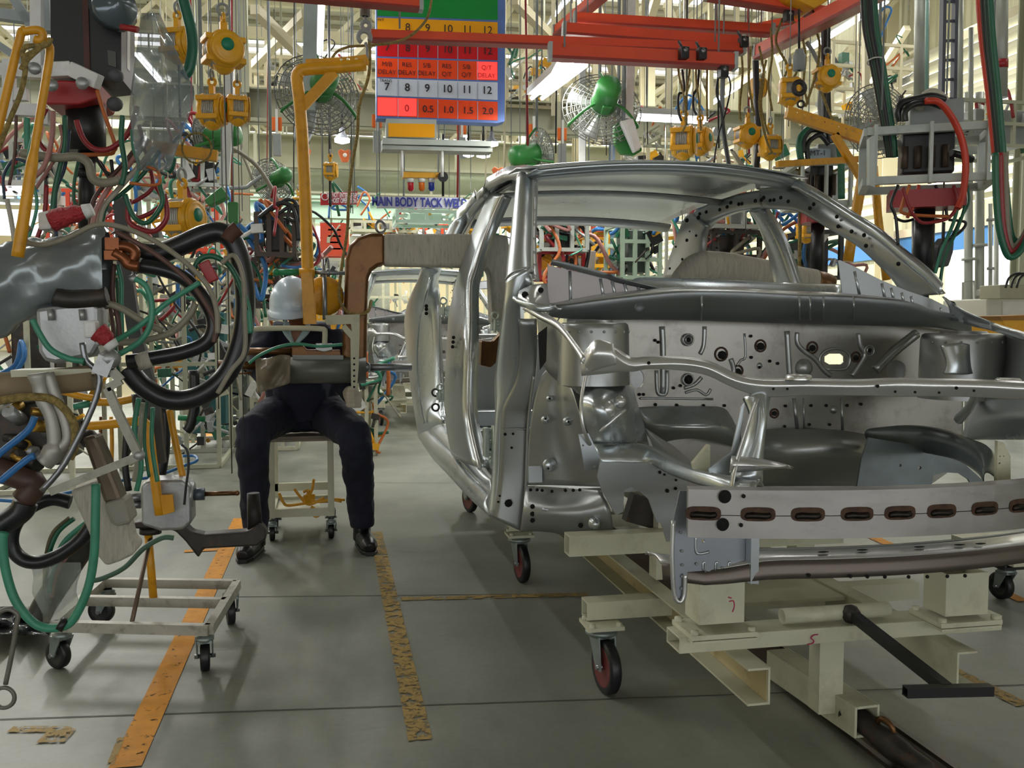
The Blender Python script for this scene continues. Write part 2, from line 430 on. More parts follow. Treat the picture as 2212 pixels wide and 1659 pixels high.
mb = MB(); mb.box(((XL+XR)/2, YB, .3), (XR-XL, .12, .6)); mb.box(((XL+XR)/2, YB, 5.5), (XR-XL, .12, 5.4)); struct(mb, 'wall_front', SIDX)  # opening added in the unseen wall to light metal facing the camera
mb = MB()
for k in range(14): mb.box((XL+k*2.1, YB, 1.7), (.15, .1, 2.3))
for z in (1.2, 2.1): mb.box(((XL+XR)/2, YB, z), (XR-XL, .06, .06))
struct(mb, 'added_opening', mat('grey added opening bars', '8f918a', .5))
CEILM = mat('ribbed roof sheet', 'a9a493', .6, 0, .06, .8)
mb = MB(); y = YB
for k in range(10):
    y0 = YB+k*5.6; y1 = min(y0+(4.3 if k > 2 else 5.6), YF+.5)
    mb.box(((XL+XR)/2, (y0+y1)/2, ZC+.1), (XR-XL, y1-y0, .06))
    for j in range(8): mb.box(((XL+XR)/2, y0+.35+j*.62, ZC+.02), (XR-XL, .05, .09))
struct(mb, 'ceiling', CEILM)
# daylight is the world background, entering by roof gaps and wall openings
# roof trusses, each one a thing
def truss(x0, x1, y, z0, z1, label, step=1.6, wd=.13, m=STEELW):
    t = thing('roof_truss', label, 'roof truss', (x0, y, z0), 'roof trusses')
    mb = MB(); mb.bar((x0, y, z0), (x1, y, z0), wd, wd*1.3); mb.build('bottom_chord', m, t)
    mb = MB(); mb.bar((x0, y, z1), (x1, y, z1), wd, wd*1.3); mb.build('top_chord', m, t)
    mb = MB(); n = int((x1-x0)/step)
    for k in range(n):
        a = x0+(x1-x0)*k/n; b = x0+(x1-x0)*(k+1)/n
        if k % 2: mb.bar((a, y, z0), (b, y, z1), wd*.7)
        else: mb.bar((a, y, z1), (b, y, z0), wd*.7)
        mb.bar((a, y, z0), (a, y, z1), wd*.6)
    mb.build('web', m, t); return t
for k, (y, z0, w) in enumerate([(12.5, 6.3, 'nearest'), (16.5, 6.1, 'second nearest'), (21, 6.0, 'third'), (26.5, 5.9, 'fourth'), (33, 5.8, 'fifth'), (40, 5.8, 'farthest')]):
    truss(XL, XR, y, z0, ZC-.1, 'cream welded roof truss spanning the hall, %s from the front' % w, 1.8+.1*k)
# columns
def column(x, y, h, w_, label, m=STEELW):
    t = thing('steel_column', label, 'column', (x, y, 0), 'steel columns')
    MB().channel((x, y, 0), (x, y, h), w_, w_, .02, 'I', up=V((0, 1, 0))).build('shaft', m, t)
    MB().box((x, y, .015), (w_*1.5, w_*1.5, .03)).build('base_plate', m, t)
    MB().box((x, y-w_/2-.01, h*.52), (w_*1.3, .02, .5)).build('splice_plate', m, t)
for (px, y, w_, lb) in [(527, 12, .19, 'grey cream column behind the left green fan'), (1135, 20, .25, 'cream column left of the large green fan'), (1245, 13, .12, 'cream column behind the large green fan'),
                        (1395, 16, .2, 'cream column right of the large green fan'), (1905, 17, .25, 'cream column in front of the louvred wall'), (1600, 24, .25, 'cream column behind the red crane beams'),
                        (930, 30, .35, 'far cream column beneath the production board'), (275, 16, .25, 'cream column behind the left hanging transformer'), (2200, 9.5, .16, 'cream column beside the right doorway pipes')]:
    p = PY(px, 700, y); column(p.x, p.y, ZC, w_, lb, STEELG if px in (527, 2200) else STEELW)
# long girders running across under the trusses
def girder(y, z, x0, x1, h, lb, m=STEELG, w_=.2, nm='crane_girder'):
    t = thing(nm, lb, 'girder', (x0, y, z)); MB().channel((x0, y, z), (x1, y, z), w_, h, .02, 'C').build('beam', m, t)
    MB().bar((x0, y-.12, z-h/2+.02), (x1, y-.12, z-h/2+.02), .1, .04).build('lower_flange', m, t)
    for k in range(int((x1-x0)/1.5)): MB().box((x0+.5+k*1.5, y-.11, z), (.05, .02, h*.9)).build('stiffener', m, t)
def zat(py, y, px=900): return PY(px, py, y).z
girder(12, zat(245, 12), -8, 10.5, .42, 'long grey steel girder right below the production board')
girder(14.5, zat(338, 14.5), -6, 6, .5, 'grey steel girder behind the small bell lamp', STEELG)
girder(18, zat(395, 18), -6, 9, .55, 'grey steel girder above the main body tack weld sign', STEELG)
girder(17.6, zat(362, 17.6), -5, 6, .22, 'slim pale mint girder over the yellow lamp bar', MINT)
girder(20, zat(418, 20), -5, 5, .35, 'pale mint girder directly above the blue lettered sign', MINT)
girder(22, zat(458, 22), -4, 4.4, .4, 'pale mint girder just behind the blue lettered sign', MINT)
girder(26.2, zat(475, 26.2), -4, 4.6, .35, 'pale mint girder low behind the wrapped welding arm', MINT)
# ---------------- lamps: fluorescent fittings that light the hall ----------------
TUBE = mat('lit fluorescent tube', 'f4f7ff', .5, 0, 0, emit=14)
HOUS = mat('white lamp housing', 'c9cbc6', .5, 0, .04)
def lamp(p, q, lb, power, lightsize=None, w_=.16, dy=0):
    p = V(p); q = V(q); c = (p+q)/2
    t = thing('fluorescent_light', lb, 'ceiling light', c, 'fluorescent lights')
    up = V((0, 0, .05)); MB().bar(p+up, q+up, w_, .05).build('housing', HOUS, t)
    for s in (-1, 1):
        a, _ = frame(q-p); MB().cyl(p+a*s*.04, q+a*s*.04, .016, 8).build('tube', TUBE, t)
    for e in (p.lerp(q, .15), p.lerp(q, .85)): MB().cyl(e+up, (e.x, e.y, ZC), .006, 5).build('hanger_rod', GREYP, t)
    ld = bpy.data.lights.new('tube_glow', 'AREA'); ld.shape = 'RECTANGLE'; ld.size = w_*1.2; ld.size_y = (q-p).length; ld.energy = power; ld.color = (1, .985, .93)
    lo = bpy.data.objects.new('tube_glow', ld); COL.objects.link(lo); lo.parent = t; lo.location = (0, 0, -.03)
    d = (q-p).normalized(); lo.rotation_euler = (0, 0, math.atan2(d.y, d.x)-pi/2)
    return t
# fittings seen in the photograph
lamp(PY(1160, 212, 7.2), PY(1250, 140, 5.3), 'long bright fluorescent light slanting up toward the red beams', 70)
lamp(PY(1375, 255, 8.0), PY(1525, 262, 8.0), 'level fluorescent light right of the large green fan', 60)
lamp(PY(684, 5, 6.5), PY(683, 158, 9.6), 'tall upright looking fluorescent light above the yellow hanger arm', 60, w_=.06)
lamp(PY(-60, 412, 9), PY(60, 410, 9), 'fluorescent light at the far left edge', 40)
# rows of fittings added over the line to supply the hall light
rows = [(x, y) for y in (5.5, 9.5, 14, 19, 25, 32, 40) for x in (-9, -3.2, 3.6, 8.3)]
for k, (x, y) in enumerate(rows):
    lamp((x-.05, y-1.2, 6.0), (x+.05, y+1.2, 6.0), 'added fluorescent light in the overhead row %s of the hall, fitting over bay %s' % ({-9: 'far left', -3.2: 'left', 3.6: 'middle', 8.3: 'right'}[x], {5.5: 'one', 9.5: 'two', 14: 'three', 19: 'four', 25: 'five', 32: 'six', 40: 'seven'}[y]), (20 if x > 3 else 80) if y < 7 else (110 if x > 3 else 190) if y < 12 else 560)
for (x, y, e) in ((-2.5, -4, 12), (4, -4, 12), (-6, 2, 15), (7, 1.5, 8)):  # unseen fittings added for light around the camera
    lamp((x, y-1.2, 5.6), (x, y+1.2, 5.6), 'added unseen fluorescent light of the nearest row, fitting %s' % {-2.5: 'left', 4: 'right', -6: 'outer left', 7: 'outer right'}[x], e)
# ================= car body shell =================
XC = 1.5
def mir(p): return V((2*XC-p.x, p.y, p.z))
def P3(l, kind): return [(PX if kind == 'x' else PY if kind == 'y' else PZ)(*p) for p in l]
BS = None
def bump(mb, px, py, y, r, h=.012, n=12):
    """pressed dome facing -Y"""
    c = PY(px, py, y); rr = r*c.y/FPX*1.05; mb.lathe(c, (0, -1, 0), [(-.002, rr), (h*.6, rr*.8), (h, rr*.35), (h, 0)], n)
def ringh(mb, mh, px, py, y, r, dk=.6):
    c = PY(px, py, y); rr = r*c.y/FPX*1.05; mb.torus(c, (0, -1, 0), rr, rr*.16, 16, 6)
    mh.lathe(c, (0, -1, 0), [(.003, rr*dk), (.004, 0)], 12)
def dot(mh, p, ax, r): mh.lathe(V(p), ax, [(.0, r), (.003, r), (.003, 0)], 8)

car = thing('car_body', 'bare silver car body shell with open engine bay on the cream dolly', 'car body', (XC, 4.2, .45))
C = lambda mb, n, m=GALV, **k: mb.build(n, m, car, **k)
# --- left side frame: A pillar
LX = (-1, 0, 0)
A = P3([(1116, 380, 4.05), (1109, 441, 3.82), (1103, 502, 3.56), (1096, 560, 3.34), (1092, 608, 3.2)], 'y')
B = P3([(1149, 383, 3.98), (1147, 441, 3.76), (1146, 502, 3.5), (1145, 560, 3.28), (1146, 604, 3.14)], 'y')
C(MB().band(A, B, .025, .05, 8, LX), 'front_pillar')
A2 = [p+V((.004, -.02, 0)) for p in B]; B2 = P3([(1163, 392, 3.98), (1161, 441, 3.76), (1159, 502, 3.5), (1160, 560, 3.28), (1166, 606, 3.14)], 'y')
fl = C(MB().band(A2, B2, .002, .006, 3, (0, -1, 0)), 'windscreen_flange', GALVL)
mh = MB(); a = cr(A2, 4); b = cr(B2, 4)
for i in range(1, len(a)-1):
    if i % 2: mh.lathe(a[i].lerp(b[i], .35)+V((0, -.003, 0)), (0, -1, 0), [(0, .006), (.003, .004), (.003, 0)], 7)
mh.build('spot_weld', GALVD, fl)
# hinge pillar (lower front pillar) outer skin and cover at the cowl joint
A = P3([(1092, 606, 3.2), (1088, 656, 3.22), (1083, 694, 3.26), (1073, 768, 3.34), (1068, 829, 3.4), (1070, 904, 3.43), (1068, 1009, 3.45), (1064, 1060, 3.46), (1056, 1112, 3.46)], 'y')
B = P3([(1142, 580, 3.14), (1121, 640, 3.16), (1118, 690, 3.2), (1121, 768, 3.26), (1112, 824, 3.3), (1090, 871, 3.34), (1082, 904, 3.36), (1078, 1009, 3.38), (1075, 1060, 3.38), (1071, 1112, 3.38)], 'y')
B = B[:3]+B[3:9]; B[-1] = PY(1071, 1118, 3.38)
C(MB().band(A, B, .015, .04, 6, LX), 'hinge_pillar')
jm = MB().tube(cr(P3([(1092, 604, 3.17), (1103, 592, 3.12), (1120, 583, 3.1), (1143, 577, 3.1)], 'y'), 4), .004, 6); C(jm, 'panel_seam', GALVD)
# front face of the hinge pillar, dull
A = P3([(1121, 690, 3.2), (1121, 768, 3.26), (1112, 824, 3.3), (1090, 871, 3.34), (1082, 904, 3.36), (1078, 1009, 3.38), (1071, 1084, 3.38), (1066, 1118, 3.38)], 'y')
B = P3([(1160, 690, 3.2), (1160, 768, 3.24), (1154, 824, 3.26), (1146, 871, 3.29), (1141, 904, 3.31), (1137, 1009, 3.33), (1134, 1084, 3.34), (1127, 1148, 3.35)], 'y')
fp = C(MB().band(A, B, .006, .012, 5, (0, -1, 0)), 'fender_mount_panel', GALVD)
mh = MB()
for q in ((1098, 1087, 3.345, 9), (1091, 938, 3.31, 3.5), (1108, 937, 3.31, 3), (1105, 967, 3.31, 3), (1079, 1071, 3.37, 2.5), (1076, 1084, 3.37, 2.5)):
    c = PY(*q[:3]); dot(mh, c, (0, -1, 0), q[3]*c.y/FPX)
mh.build('painted_bolt_hole', HOLE_SHADE, fp)
mb = MB(); mb.band(P3([(1082, 925, 3.335), (1079, 925, 3.335)], 'y'), P3([(1141, 925, 3.3), (1141, 930, 3.3)], 'y'), .004, .01, 3, (0, -1, 0))
mb.tube(cr(P3([(1154, 812, 3.24), (1146, 871, 3.27), (1140, 937, 3.29), (1136, 1059, 3.31), (1127, 1148, 3.33)], 'y'), 5), .006, 6)
C(mb, 'seam_flange', GALVD)
# roof arch / cant rail of the left side, outer skin
A = P3([(1150, 370, .87), (1123, 367, .85), (1103, 372, .84), (1083, 381, .82), (1063, 392, .81), (1037, 412, .79), (1012, 438, .77), (987, 468, .72), (964, 501, .67), (945, 538, .63)], 'x')
B = P3([(1126, 400, .88), (1113, 391, .87), (1103, 388, .86), (1088, 391, .85), (1070, 401, .84), (1052, 413, .83), (1032, 434, .81), (1012, 456, .78), (992, 488, .73), (972, 525, .68)], 'x')
C(MB().band(A, B, .02, .04, 6, LX), 'roof_side_rail')
# inner edge of the side frame seen through the door openings
A = [p+V((.03, 0, -.01)) for p in B]; Bi = P3([(1128, 425, .95), (1112, 414, .95), (1098, 412, .95), (1083, 418, .94), (1066, 428, .93), (1050, 442, .92), (1035, 458, .9), (1016, 485, .87), (1000, 520, .82), (988, 560, .77)], 'x')
C(MB().band(A, Bi, .004, .012, 4, LX), 'roof_rail_inner', GALVD)
# quarter panel / rear pillar
A = P3([(944, 535, .63), (926, 573, .6), (911, 593, .575), (893, 624, .565), (880, 656, .56), (873, 700, .56), (879, 770, .57), (886, 830, .575), (896, 899, .58), (904, 942, .6)], 'x')
B = P3([(972, 522, .7), (957, 560, .7), (948, 600, .7), (944, 640, .7), (944, 690, .7), (946, 760, .7), (950, 830, .7), (955, 880, .7), (960, 915, .7), (952, 950, .7)], 'x')
qp = C(MB().band(A, B, .045, .03, 10, (-.4, -1, 0)), 'quarter_panel')
mb = MB(); mb.tube(cr(P3([(930, 600, .58), (917, 650, .55), (905, 700, .55), (901, 770, .56), (905, 850, .575), (916, 915, .6)], 'x'), 6), .007, 6); mb.build('pressed_crease', GALV, qp)
mh = MB()
for q in ((921, 661), (921, 668), (921, 677)): dot(mh, PX(q[0], q[1], .575), (-.3, -1, 0), .011)
mh.build('painted_bolt_hole', HOLE_SHADE, qp)
# B pillar
A = P3([(1060, 420, .86), (1037, 467, .82), (1012, 527, .77), (992, 588, .71), (979, 644, .67), (969, 682, .645), (964, 760, .62), (960, 850, .61), (963, 920, .61), (974, 978, .61)], 'x')
B = P3([(1086, 420, .87), (1063, 472, .83), (1042, 522, .78), (1025, 578, .73), (1014, 619, .69), (1013, 694, .66), (1011, 760, .64), (1008, 850, .63), (1012, 915, .63), (1034, 1010, .63)], 'x')
bp = C(MB().band(A, B, .03, .05, 8, (-.5, -1, 0)), 'middle_pillar')
mh = MB()
for q in ((980, 729), (979, 739), (978, 749)): dot(mh, PX(q[0], q[1], .60), (-.5, -1, 0), .009)
for q in ((991, 976), (995, 985)): dot(mh, PX(q[0], q[1], .605), (-.5, -.6, 1), .012)
mh.build('painted_bolt_hole', HOLE_SHADE, bp)
mb = MB(); mb.tube(cr([p+V((0, -.03, 0)) for p in B], 4), .009, 6); mb.build('door_seal_flange', GALVL, bp)
# rocker / sill, two stepped faces
A = P3([(1056, 1113, .6), (1026, 1088, .6), (995, 1056, .6), (965, 1023, .6), (930, 985, .6), (904, 945, .6)], 'x')
B = P3([(1060, 1070, .625), (1040, 1052, .625), (1008, 1018, .625), (976, 981, .625), (943, 950, .625), (912, 915, .625)], 'x')
C(MB().band(A, B, .02, .03, 6, LX), 'rocker_panel')
A = [p+V((.005, 0, 0)) for p in B]; B3 = P3([(1062, 1035, .69), (1045, 1020, .69), (1020, 990, .69), (992, 958, .69), (962, 922, .69), (930, 890, .69)], 'x')
C(MB().band(A, B3, .008, .02, 4, (-.3, 0, 1)), 'sill_step')
A = B3; B4 = P3([(1080, 1020, .8), (1060, 985, .8), (1040, 960, .8), (1010, 930, .8), (985, 900, .8), (955, 865, .8)], 'x')
sl = C(MB().band(A, B4, .004, .012, 4, (0, 0, 1)), 'inner_sill', GALVL)
# door hinges and check brackets on the pillars
def hinge(px, py, x, sz, lb='door_hinge'):
    c = PX(px, py, x); mb = MB()
    mb.box(c, (sz*.5, sz*.35, sz*.55)); mb.box(c+V((sz*.45, 0, -.0)), (sz*.5, sz*.12, sz*.75)); mb.cyl(c+V((0, -sz*.2, -sz*.4)), c+V((0, -sz*.2, sz*.4)), sz*.11, 10)
    mb.torus(c+V((0, -sz*.2, sz*.68)), (0, 1, 0), sz*.22, sz*.07, 14, 6); mb.cyl(c+V((0, -sz*.2, sz*.3)), c+V((0, -sz*.2, sz*.5)), sz*.08, 8)
    mb.lathe(c+V((sz*.2, -sz*.2, .1*sz)), (0, -1, 0), [(0, sz*.1), (sz*.08, sz*.1), (sz*.08, 0)], 6)
    return mb.build(lb, mat('zinc hinge', 'b9c4ba', .4, .8, .15, 30), car, bevel=.002)
hinge(1068, 705, .74, .07); hinge(957, 672, .7, .09); hinge(950, 856, .68, .085)
for q in ((941, 848), (941, 880)): 
    c = PX(q[0], q[1], .655); MB().torus(c, (-.3, -1, 0), .022, .007, 14, 6).build('striker_loop', DSTEEL, car)
mb = MB(); c = PY(1050, 955, 3.75)
mb.box(c+V((0, 0, 0)), (.02, .05, .12)); mb.box(c+V((.06, 0, .0)), (.09, .02, .015)); mb.box(c+V((.06, 0, .05)), (.1, .02, .015)); mb.box(c+V((.06, 0, -.05)), (.1, .03, .015)); mb.cyl(c+V((.03, -.02, -.07)), c+V((.03, -.02, .07)), .012, 10); mb.cyl(c+V((.03, -.03, -.08)), c+V((.03, .02, -.08)), .02, 12)
mb.build('lower_door_hinge', mat('zinc hinge', 'b9c4ba'), car, bevel=.002)
# --- roof
def roofz(x, y):
    u = (x-XC)/.66; v = (y-4.6)/1.3; return 1.895+.035*(1-u*u)-.05*v*v-(.02 if y < 4.05 else 0)
rows = []
for j in range(15):
    y = 3.93+2.0*j/14; rows.append([V((XC+.665*u, y-.11*(1-u*u)*(1 if j < 3 else .6), roofz(XC+.665*u, y))) for u in [k/10-1 for k in range(21)]])
C(MB().grid(rows, .006, (0, 0, 1)), 'roof_panel')
hz = lambda u, dy=0, dz=0: V((XC+.64*u, 3.95-.11*(1-u*u)+dy, roofz(XC+.66*u, 3.93)+dz))
hd = [hz(k/8-1, 0, -.004) for k in range(17)]; hd2 = [hz(k/8-1, .02, -.028) for k in range(17)]; hd3 = [hz(k/8-1, .13, -.034) for k in range(17)]
C(MB().band(hd, hd2, .004, .006, 3, (0, -1, 0), n=1), 'windscreen_header', GALV)
C(MB().band(hd2, hd3, .008, .006, 4, (0, 0, -1), n=1), 'roof_header_inner', GALVD)
for yy, nm in ((4.75, 'roof_bow'), (5.55, 'rear_header')):
    a = [V((XC+.63*u, yy, roofz(XC+.63*u, yy)-.035-(.02 if yy > 5 else 0))) for u in [k/6-1 for k in range(13)]]
    b = [p+V((0, .1, -.004-(.03 if yy > 5 else 0))) for p in a]
    o = C(MB().band(a, b, .012, .01, 4, (0, 0, -1), n=1), nm, GALVD)
# --- right side of the shell, seen from the inside
A = P3([(1640, 410, 2.13), (1708, 405, 2.14), (1752, 423, 2.15), (1802, 453, 2.17), (1853, 486, 2.2), (1904, 519, 2.23), (1955, 562, 2.27), (2005, 603, 2.31), (2036, 636, 2.34)], 'x')
B = P3([(1650, 448, 2.1), (1716, 455, 2.12), (1754, 473, 2.13), (1792, 496, 2.15), (1820, 512, 2.17), (1857, 536, 2.2), (1906, 582, 2.24), (1931, 610, 2.27), (1950, 640, 2.29)], 'x')
rp = C(MB().band(A, B, .01, .02, 6, (-1, -.4, 0)), 'front_pillar_inner', GALVD)
mb = MB(); o = [p+V((-.012, -.02, .012)) for p in A]; mb.band([p+V((0, 0, .03)) for p in o], [p+V((-.02, -.01, -.012)) for p in o], .012, .012, 5, (-.5, -1, .4)); C(mb, 'front_pillar', GALV)
mh = MB()
for q in ((1664, 433), (1672, 432), (1687, 427), (1703, 435), (1758, 441), (1750, 450), (1808, 468), (1811, 489), (1840, 500), (1867, 508), (1871, 531), (1941, 570)): dot(mh, PX(q[0], q[1], 2.1+max(0, (q[0]-1720))*.0006), (-1, -.5, 0), .009)
mh.build('painted_bolt_hole', HOLE_SHADE, rp)
A = P3([(1645, 410, 2.13), (1600, 418, 2.12), (1560, 430, 2.12), (1525, 443, 2.11), (1494, 462, 2.1)], 'x')
B = P3([(1650, 450, 2.12), (1615, 453, 2.12), (1577, 461, 2.12), (1542, 476, 2.11), (1522, 495, 2.1)], 'x')
rr = C(MB().band(A, B, .01, .03, 5, (-1, -.3, 0)), 'roof_rail_inner', GALVD)
mh = MB()
for q in ((1512, 462), (1526, 458), (1555, 453), (1571, 447), (1596, 441), (1603, 440), (1632, 434), (1645, 432), (1650, 427), (1579, 438)): dot(mh, PX(q[0], q[1], 2.09), (-1, -.5, 0), .01)
mh.build('painted_bolt_hole', HOLE_SHADE, rr)
A = P3([(1496, 461, 2.1), (1476, 475, 2.1), (1455, 530, 2.1), (1428, 604, 2.1)], 'x')
B = P3([(1524, 486, 2.08), (1518, 510, 2.08), (1514, 549, 2.08), (1500, 606, 2.08)], 'x')
rc = C(MB().band(A, B, .02, .03, 6, (-1, -.7, 0)), 'rear_pillar_inner', GALVD)
mh = MB()
for q in ((1484, 476, 5), (1509, 470, 5), (1484, 519, 4), (1460, 533, 2.5), (1504, 509, 3), (1490, 500, 2), (1447, 580, 3), (1474, 560, 3)):
    c = PX(q[0], q[1], 2.04); dot(mh, c, (-1, -.7, 0), q[2]*c.y/FPX)
mh.build('painted_access_hole', HOLE_SHADE, rc)
A = P3([(1618, 455, 2.12), (1635, 484, 2.15), (1653, 532, 2.18), (1668, 592, 2.21), (1674, 622, 2.22)], 'x')
B = P3([(1642, 450, 2.12), (1668, 489, 2.15), (1693, 542, 2.18), (1716, 610, 2.21), (1720, 625, 2.22)], 'x')
C(MB().band(A, B, .02, .04, 6, (-1, -.6, 0)), 'middle_pillar', GALV)
# quarter and floor inside, seat cross members, rear bulkhead
C(MB().box((XC, 4.9, .56), (1.56, 3.0, .02)), 'floor_pan', GALV)
mb = MB()
for yy in (3.95, 4.6, 5.6): mb.box((XC, yy, .62), (1.5, .1, .1))
C(mb, 'floor_cross_member', GALV, bevel=.01)
C(MB().band([V((XC-.16, 3.4, .58)), V((XC-.14, 4.5, .58)), V((XC-.12, 6, .58))], [V((XC+.16, 3.4, .58)), V((XC+.14, 4.5, .58)), V((XC+.12, 6, .58))], .2, .01, 10, (0, 0, 1), power=3), 'transmission_tunnel', GALV)
C(MB().band([V((2.34, 3.5, .5)), V((2.36, 5, .5)), V((2.34, 6.4, .5))], [V((2.24, 3.5, .72)), V((2.26, 5, .72)), V((2.24, 6.4, .72))], .02, .03, 5, (1, 0, 0)), 'rocker_panel', GALV)
C(MB().band([V((2.38, 3.3, .7)), V((2.38, 3.35, 1.0)), V((2.32, 3.3, 1.2))], [V((2.26, 3.42, .7)), V((2.24, 3.45, 1.0)), V((2.2, 3.4, 1.2))], .02, .03, 5, (0, -1, 0)), 'hinge_pillar', GALVD)
# rear parcel shelf and back panel
C(MB().box((XC, 6.25, 1.12), (1.34, .5, .02)), 'parcel_shelf', GALVD)
C(MB().box((XC, 6.0, .85), (1.34, .03, .5)), 'seat_back_panel', GALVD, bevel=.01)
mb = MB(); c = PY(1036, 680, 4.6)
for (a, b) in (((1016, 618), (1070, 614)), ((1013, 745), (1068, 738))): C(MB().bar(PY(*a, 5.7), PY(*b, 5.7), .03, .05), 'inner_brace', GALVL, bevel=.004)
# --- cowl and dash
YC = 3.12
lip = [(1189, 663, 3.16), (1227, 661, 3.12), (1303, 650, 3.08), (1420, 637, 3.05), (1496, 632, 3.03), (1603, 633, 3.03), (1729, 640, 3.03), (1830, 643, 3.04), (1960, 654, 3.06), (2006, 669, 3.08), (2056, 682, 3.1), (2097, 692, 3.14)]
low = [(1180, 676, 3.2), (1230, 684, 3.2), (1303, 690, 3.19), (1425, 691, 3.18), (1516, 693, 3.17), (1603, 696, 3.17), (1727, 699, 3.17), (1830, 702, 3.18), (1929, 705, 3.19), (2006, 706, 3.2), (2050, 710, 3.22), (2095, 716, 3.24)]
cw = C(MB().band(P3(lip, 'y'), P3(low, 'y'), .025, .008, 8, (0, -1, -.3), n=3), 'cowl_panel', mat('dull grey pressed steel', '8b9091', .42, .75, .1, 3))
mb = MB()
for x in (1516, 1727, 1750, 1779, 1844): mb.tube(cr(P3([(x, 640, 3.0), (x, 668, 2.99), (x, 692, 3.13)], 'y'), 3), .004, 5)
mb.build('pressed_rib', GALVD, cw)
mh = MB(); c = PY(1382, 664, 3.015); dot(mh, c, (0, -1, .2), 13*c.y/FPX)
mh.build('blanked_hole', mat('cowl patch', '6f7477', .5, .7), cw)
lip2 = [p+V((0, .005, .004)) for p in P3(lip, 'y')]; back = [p+V((0, .12, .02)) for p in lip2]
C(MB().band(lip2, back, .003, .006, 3, (0, 0, 1), n=2), 'cowl_top', GALVL)
# dash cross member behind the cowl
a = P3([(1400, 604, 3.7), (1500, 606, 3.7), (1620, 612, 3.7), (1700, 616, 3.7), (1815, 618, 3.7)], 'y'); b = P3([(1340, 628, 3.6), (1500, 633, 3.55), (1620, 636, 3.55), (1700, 640, 3.55), (1822, 645, 3.55)], 'y')
dc = C(MB().band(a, b, .03, .012, 6, (0, -1, .3)), 'dash_cross_member', GALV)
mh = MB()
for x, y in ((1461, 626), (1654, 630)): mh.box(PY(x, y, 3.55), (.028, .01, .012))
mh.build('slot', HOLE_SHADE, dc)  # dark blocks put on for the shade of slots
# tapered side sheets standing on the cowl (ribbed)
def sheet(nm, poly, y, top=None, ribs=(), m=GALVL):
    o = C(plateY(MB(), poly, [], y, .005), nm, m if m is not GALVL else mat('satin side sheet', 'aaa5a4', .5, .5, .05, 5))
    mb = MB()
    for (a, b) in ribs: mb.cyl(PY(*a, y-.003), PY(*b, y-.003), .006, 6)
    mb.build('pressed_rib', GALV, o)
    if top: MB().band(PYs(top[0], y-.002), PYs(top[1], y-.03), .006, .005, 3, (0, -1, .5)).build('folded_flange', mat('dull grey pressed steel', '5e6365'), o)
    return o
s1 = sheet('cowl_side_sheet', [(1183, 568), (1186, 574), (1460, 634), (1420, 638), (1303, 650), (1215, 662), (1182, 662)], 3.2,
      ([(1188, 572), (1260, 590), (1350, 612), (1458, 634)], [(1192, 562), (1262, 579), (1352, 603), (1450, 627)]),
      [((1231, 585), (1233, 660)), ((1297, 602), (1305, 650)), ((1322, 607), (1331, 646)), ((1349, 613), (1357, 643)), ((1378, 620), (1385, 640))])
s2 = sheet('cowl_side_sheet', [(1810, 563), (1814, 562), (1850, 578), (1900, 604), (1958, 628), (2010, 645), (2072, 676), (2068, 690), (2040, 678), (1960, 656), (1830, 645), (1820, 642)], 3.2, None,
      [((1846, 586), (1858, 643)), ((1905, 612), (1912, 648)), ((1925, 622), (1931, 650)), ((1948, 632), (1952, 654)), ((1968, 640), (1972, 660)), ((2032, 664), (2034, 676))], mat('grey side sheet', 'a6abad', .45, .6, .06, 5))
# dash corner reinforcement at left pillar base
mb = MB(); mb.grid([P3([(1122, 628, 3.14), (1150, 615, 3.12), (1182, 612, 3.15)], 'y'), P3([(1119, 645, 3.08), (1150, 640, 3.0), (1185, 640, 3.1)], 'y'), P3([(1125, 662, 3.08), (1150, 668, 2.98), (1190, 664, 3.1)], 'y')], .008, (0, 1, 0), n=3)
dk = C(mb, 'cowl_corner', GALVL)
mh = MB(); c = PY(1134, 637, 3.03); dot(mh, c, (0, -1, .2), .012); c = PY(1168, 627, 3.05); dot(mh, c, (0, -1, 0), .01); mh.build('painted_bolt_hole', HOLE_SHADE, dk)
mb = MB(); mb.band(P3([(1108, 640, 3.1), (1150, 652, 3.0), (1200, 662, 2.95)], 'y'), P3([(1122, 658, 3.06), (1160, 670, 2.96), (1215, 668, 2.95)], 'y'), .01, .008, 4, (0, -1, .5)); C(mb, 'cowl_corner_flange', GALV)
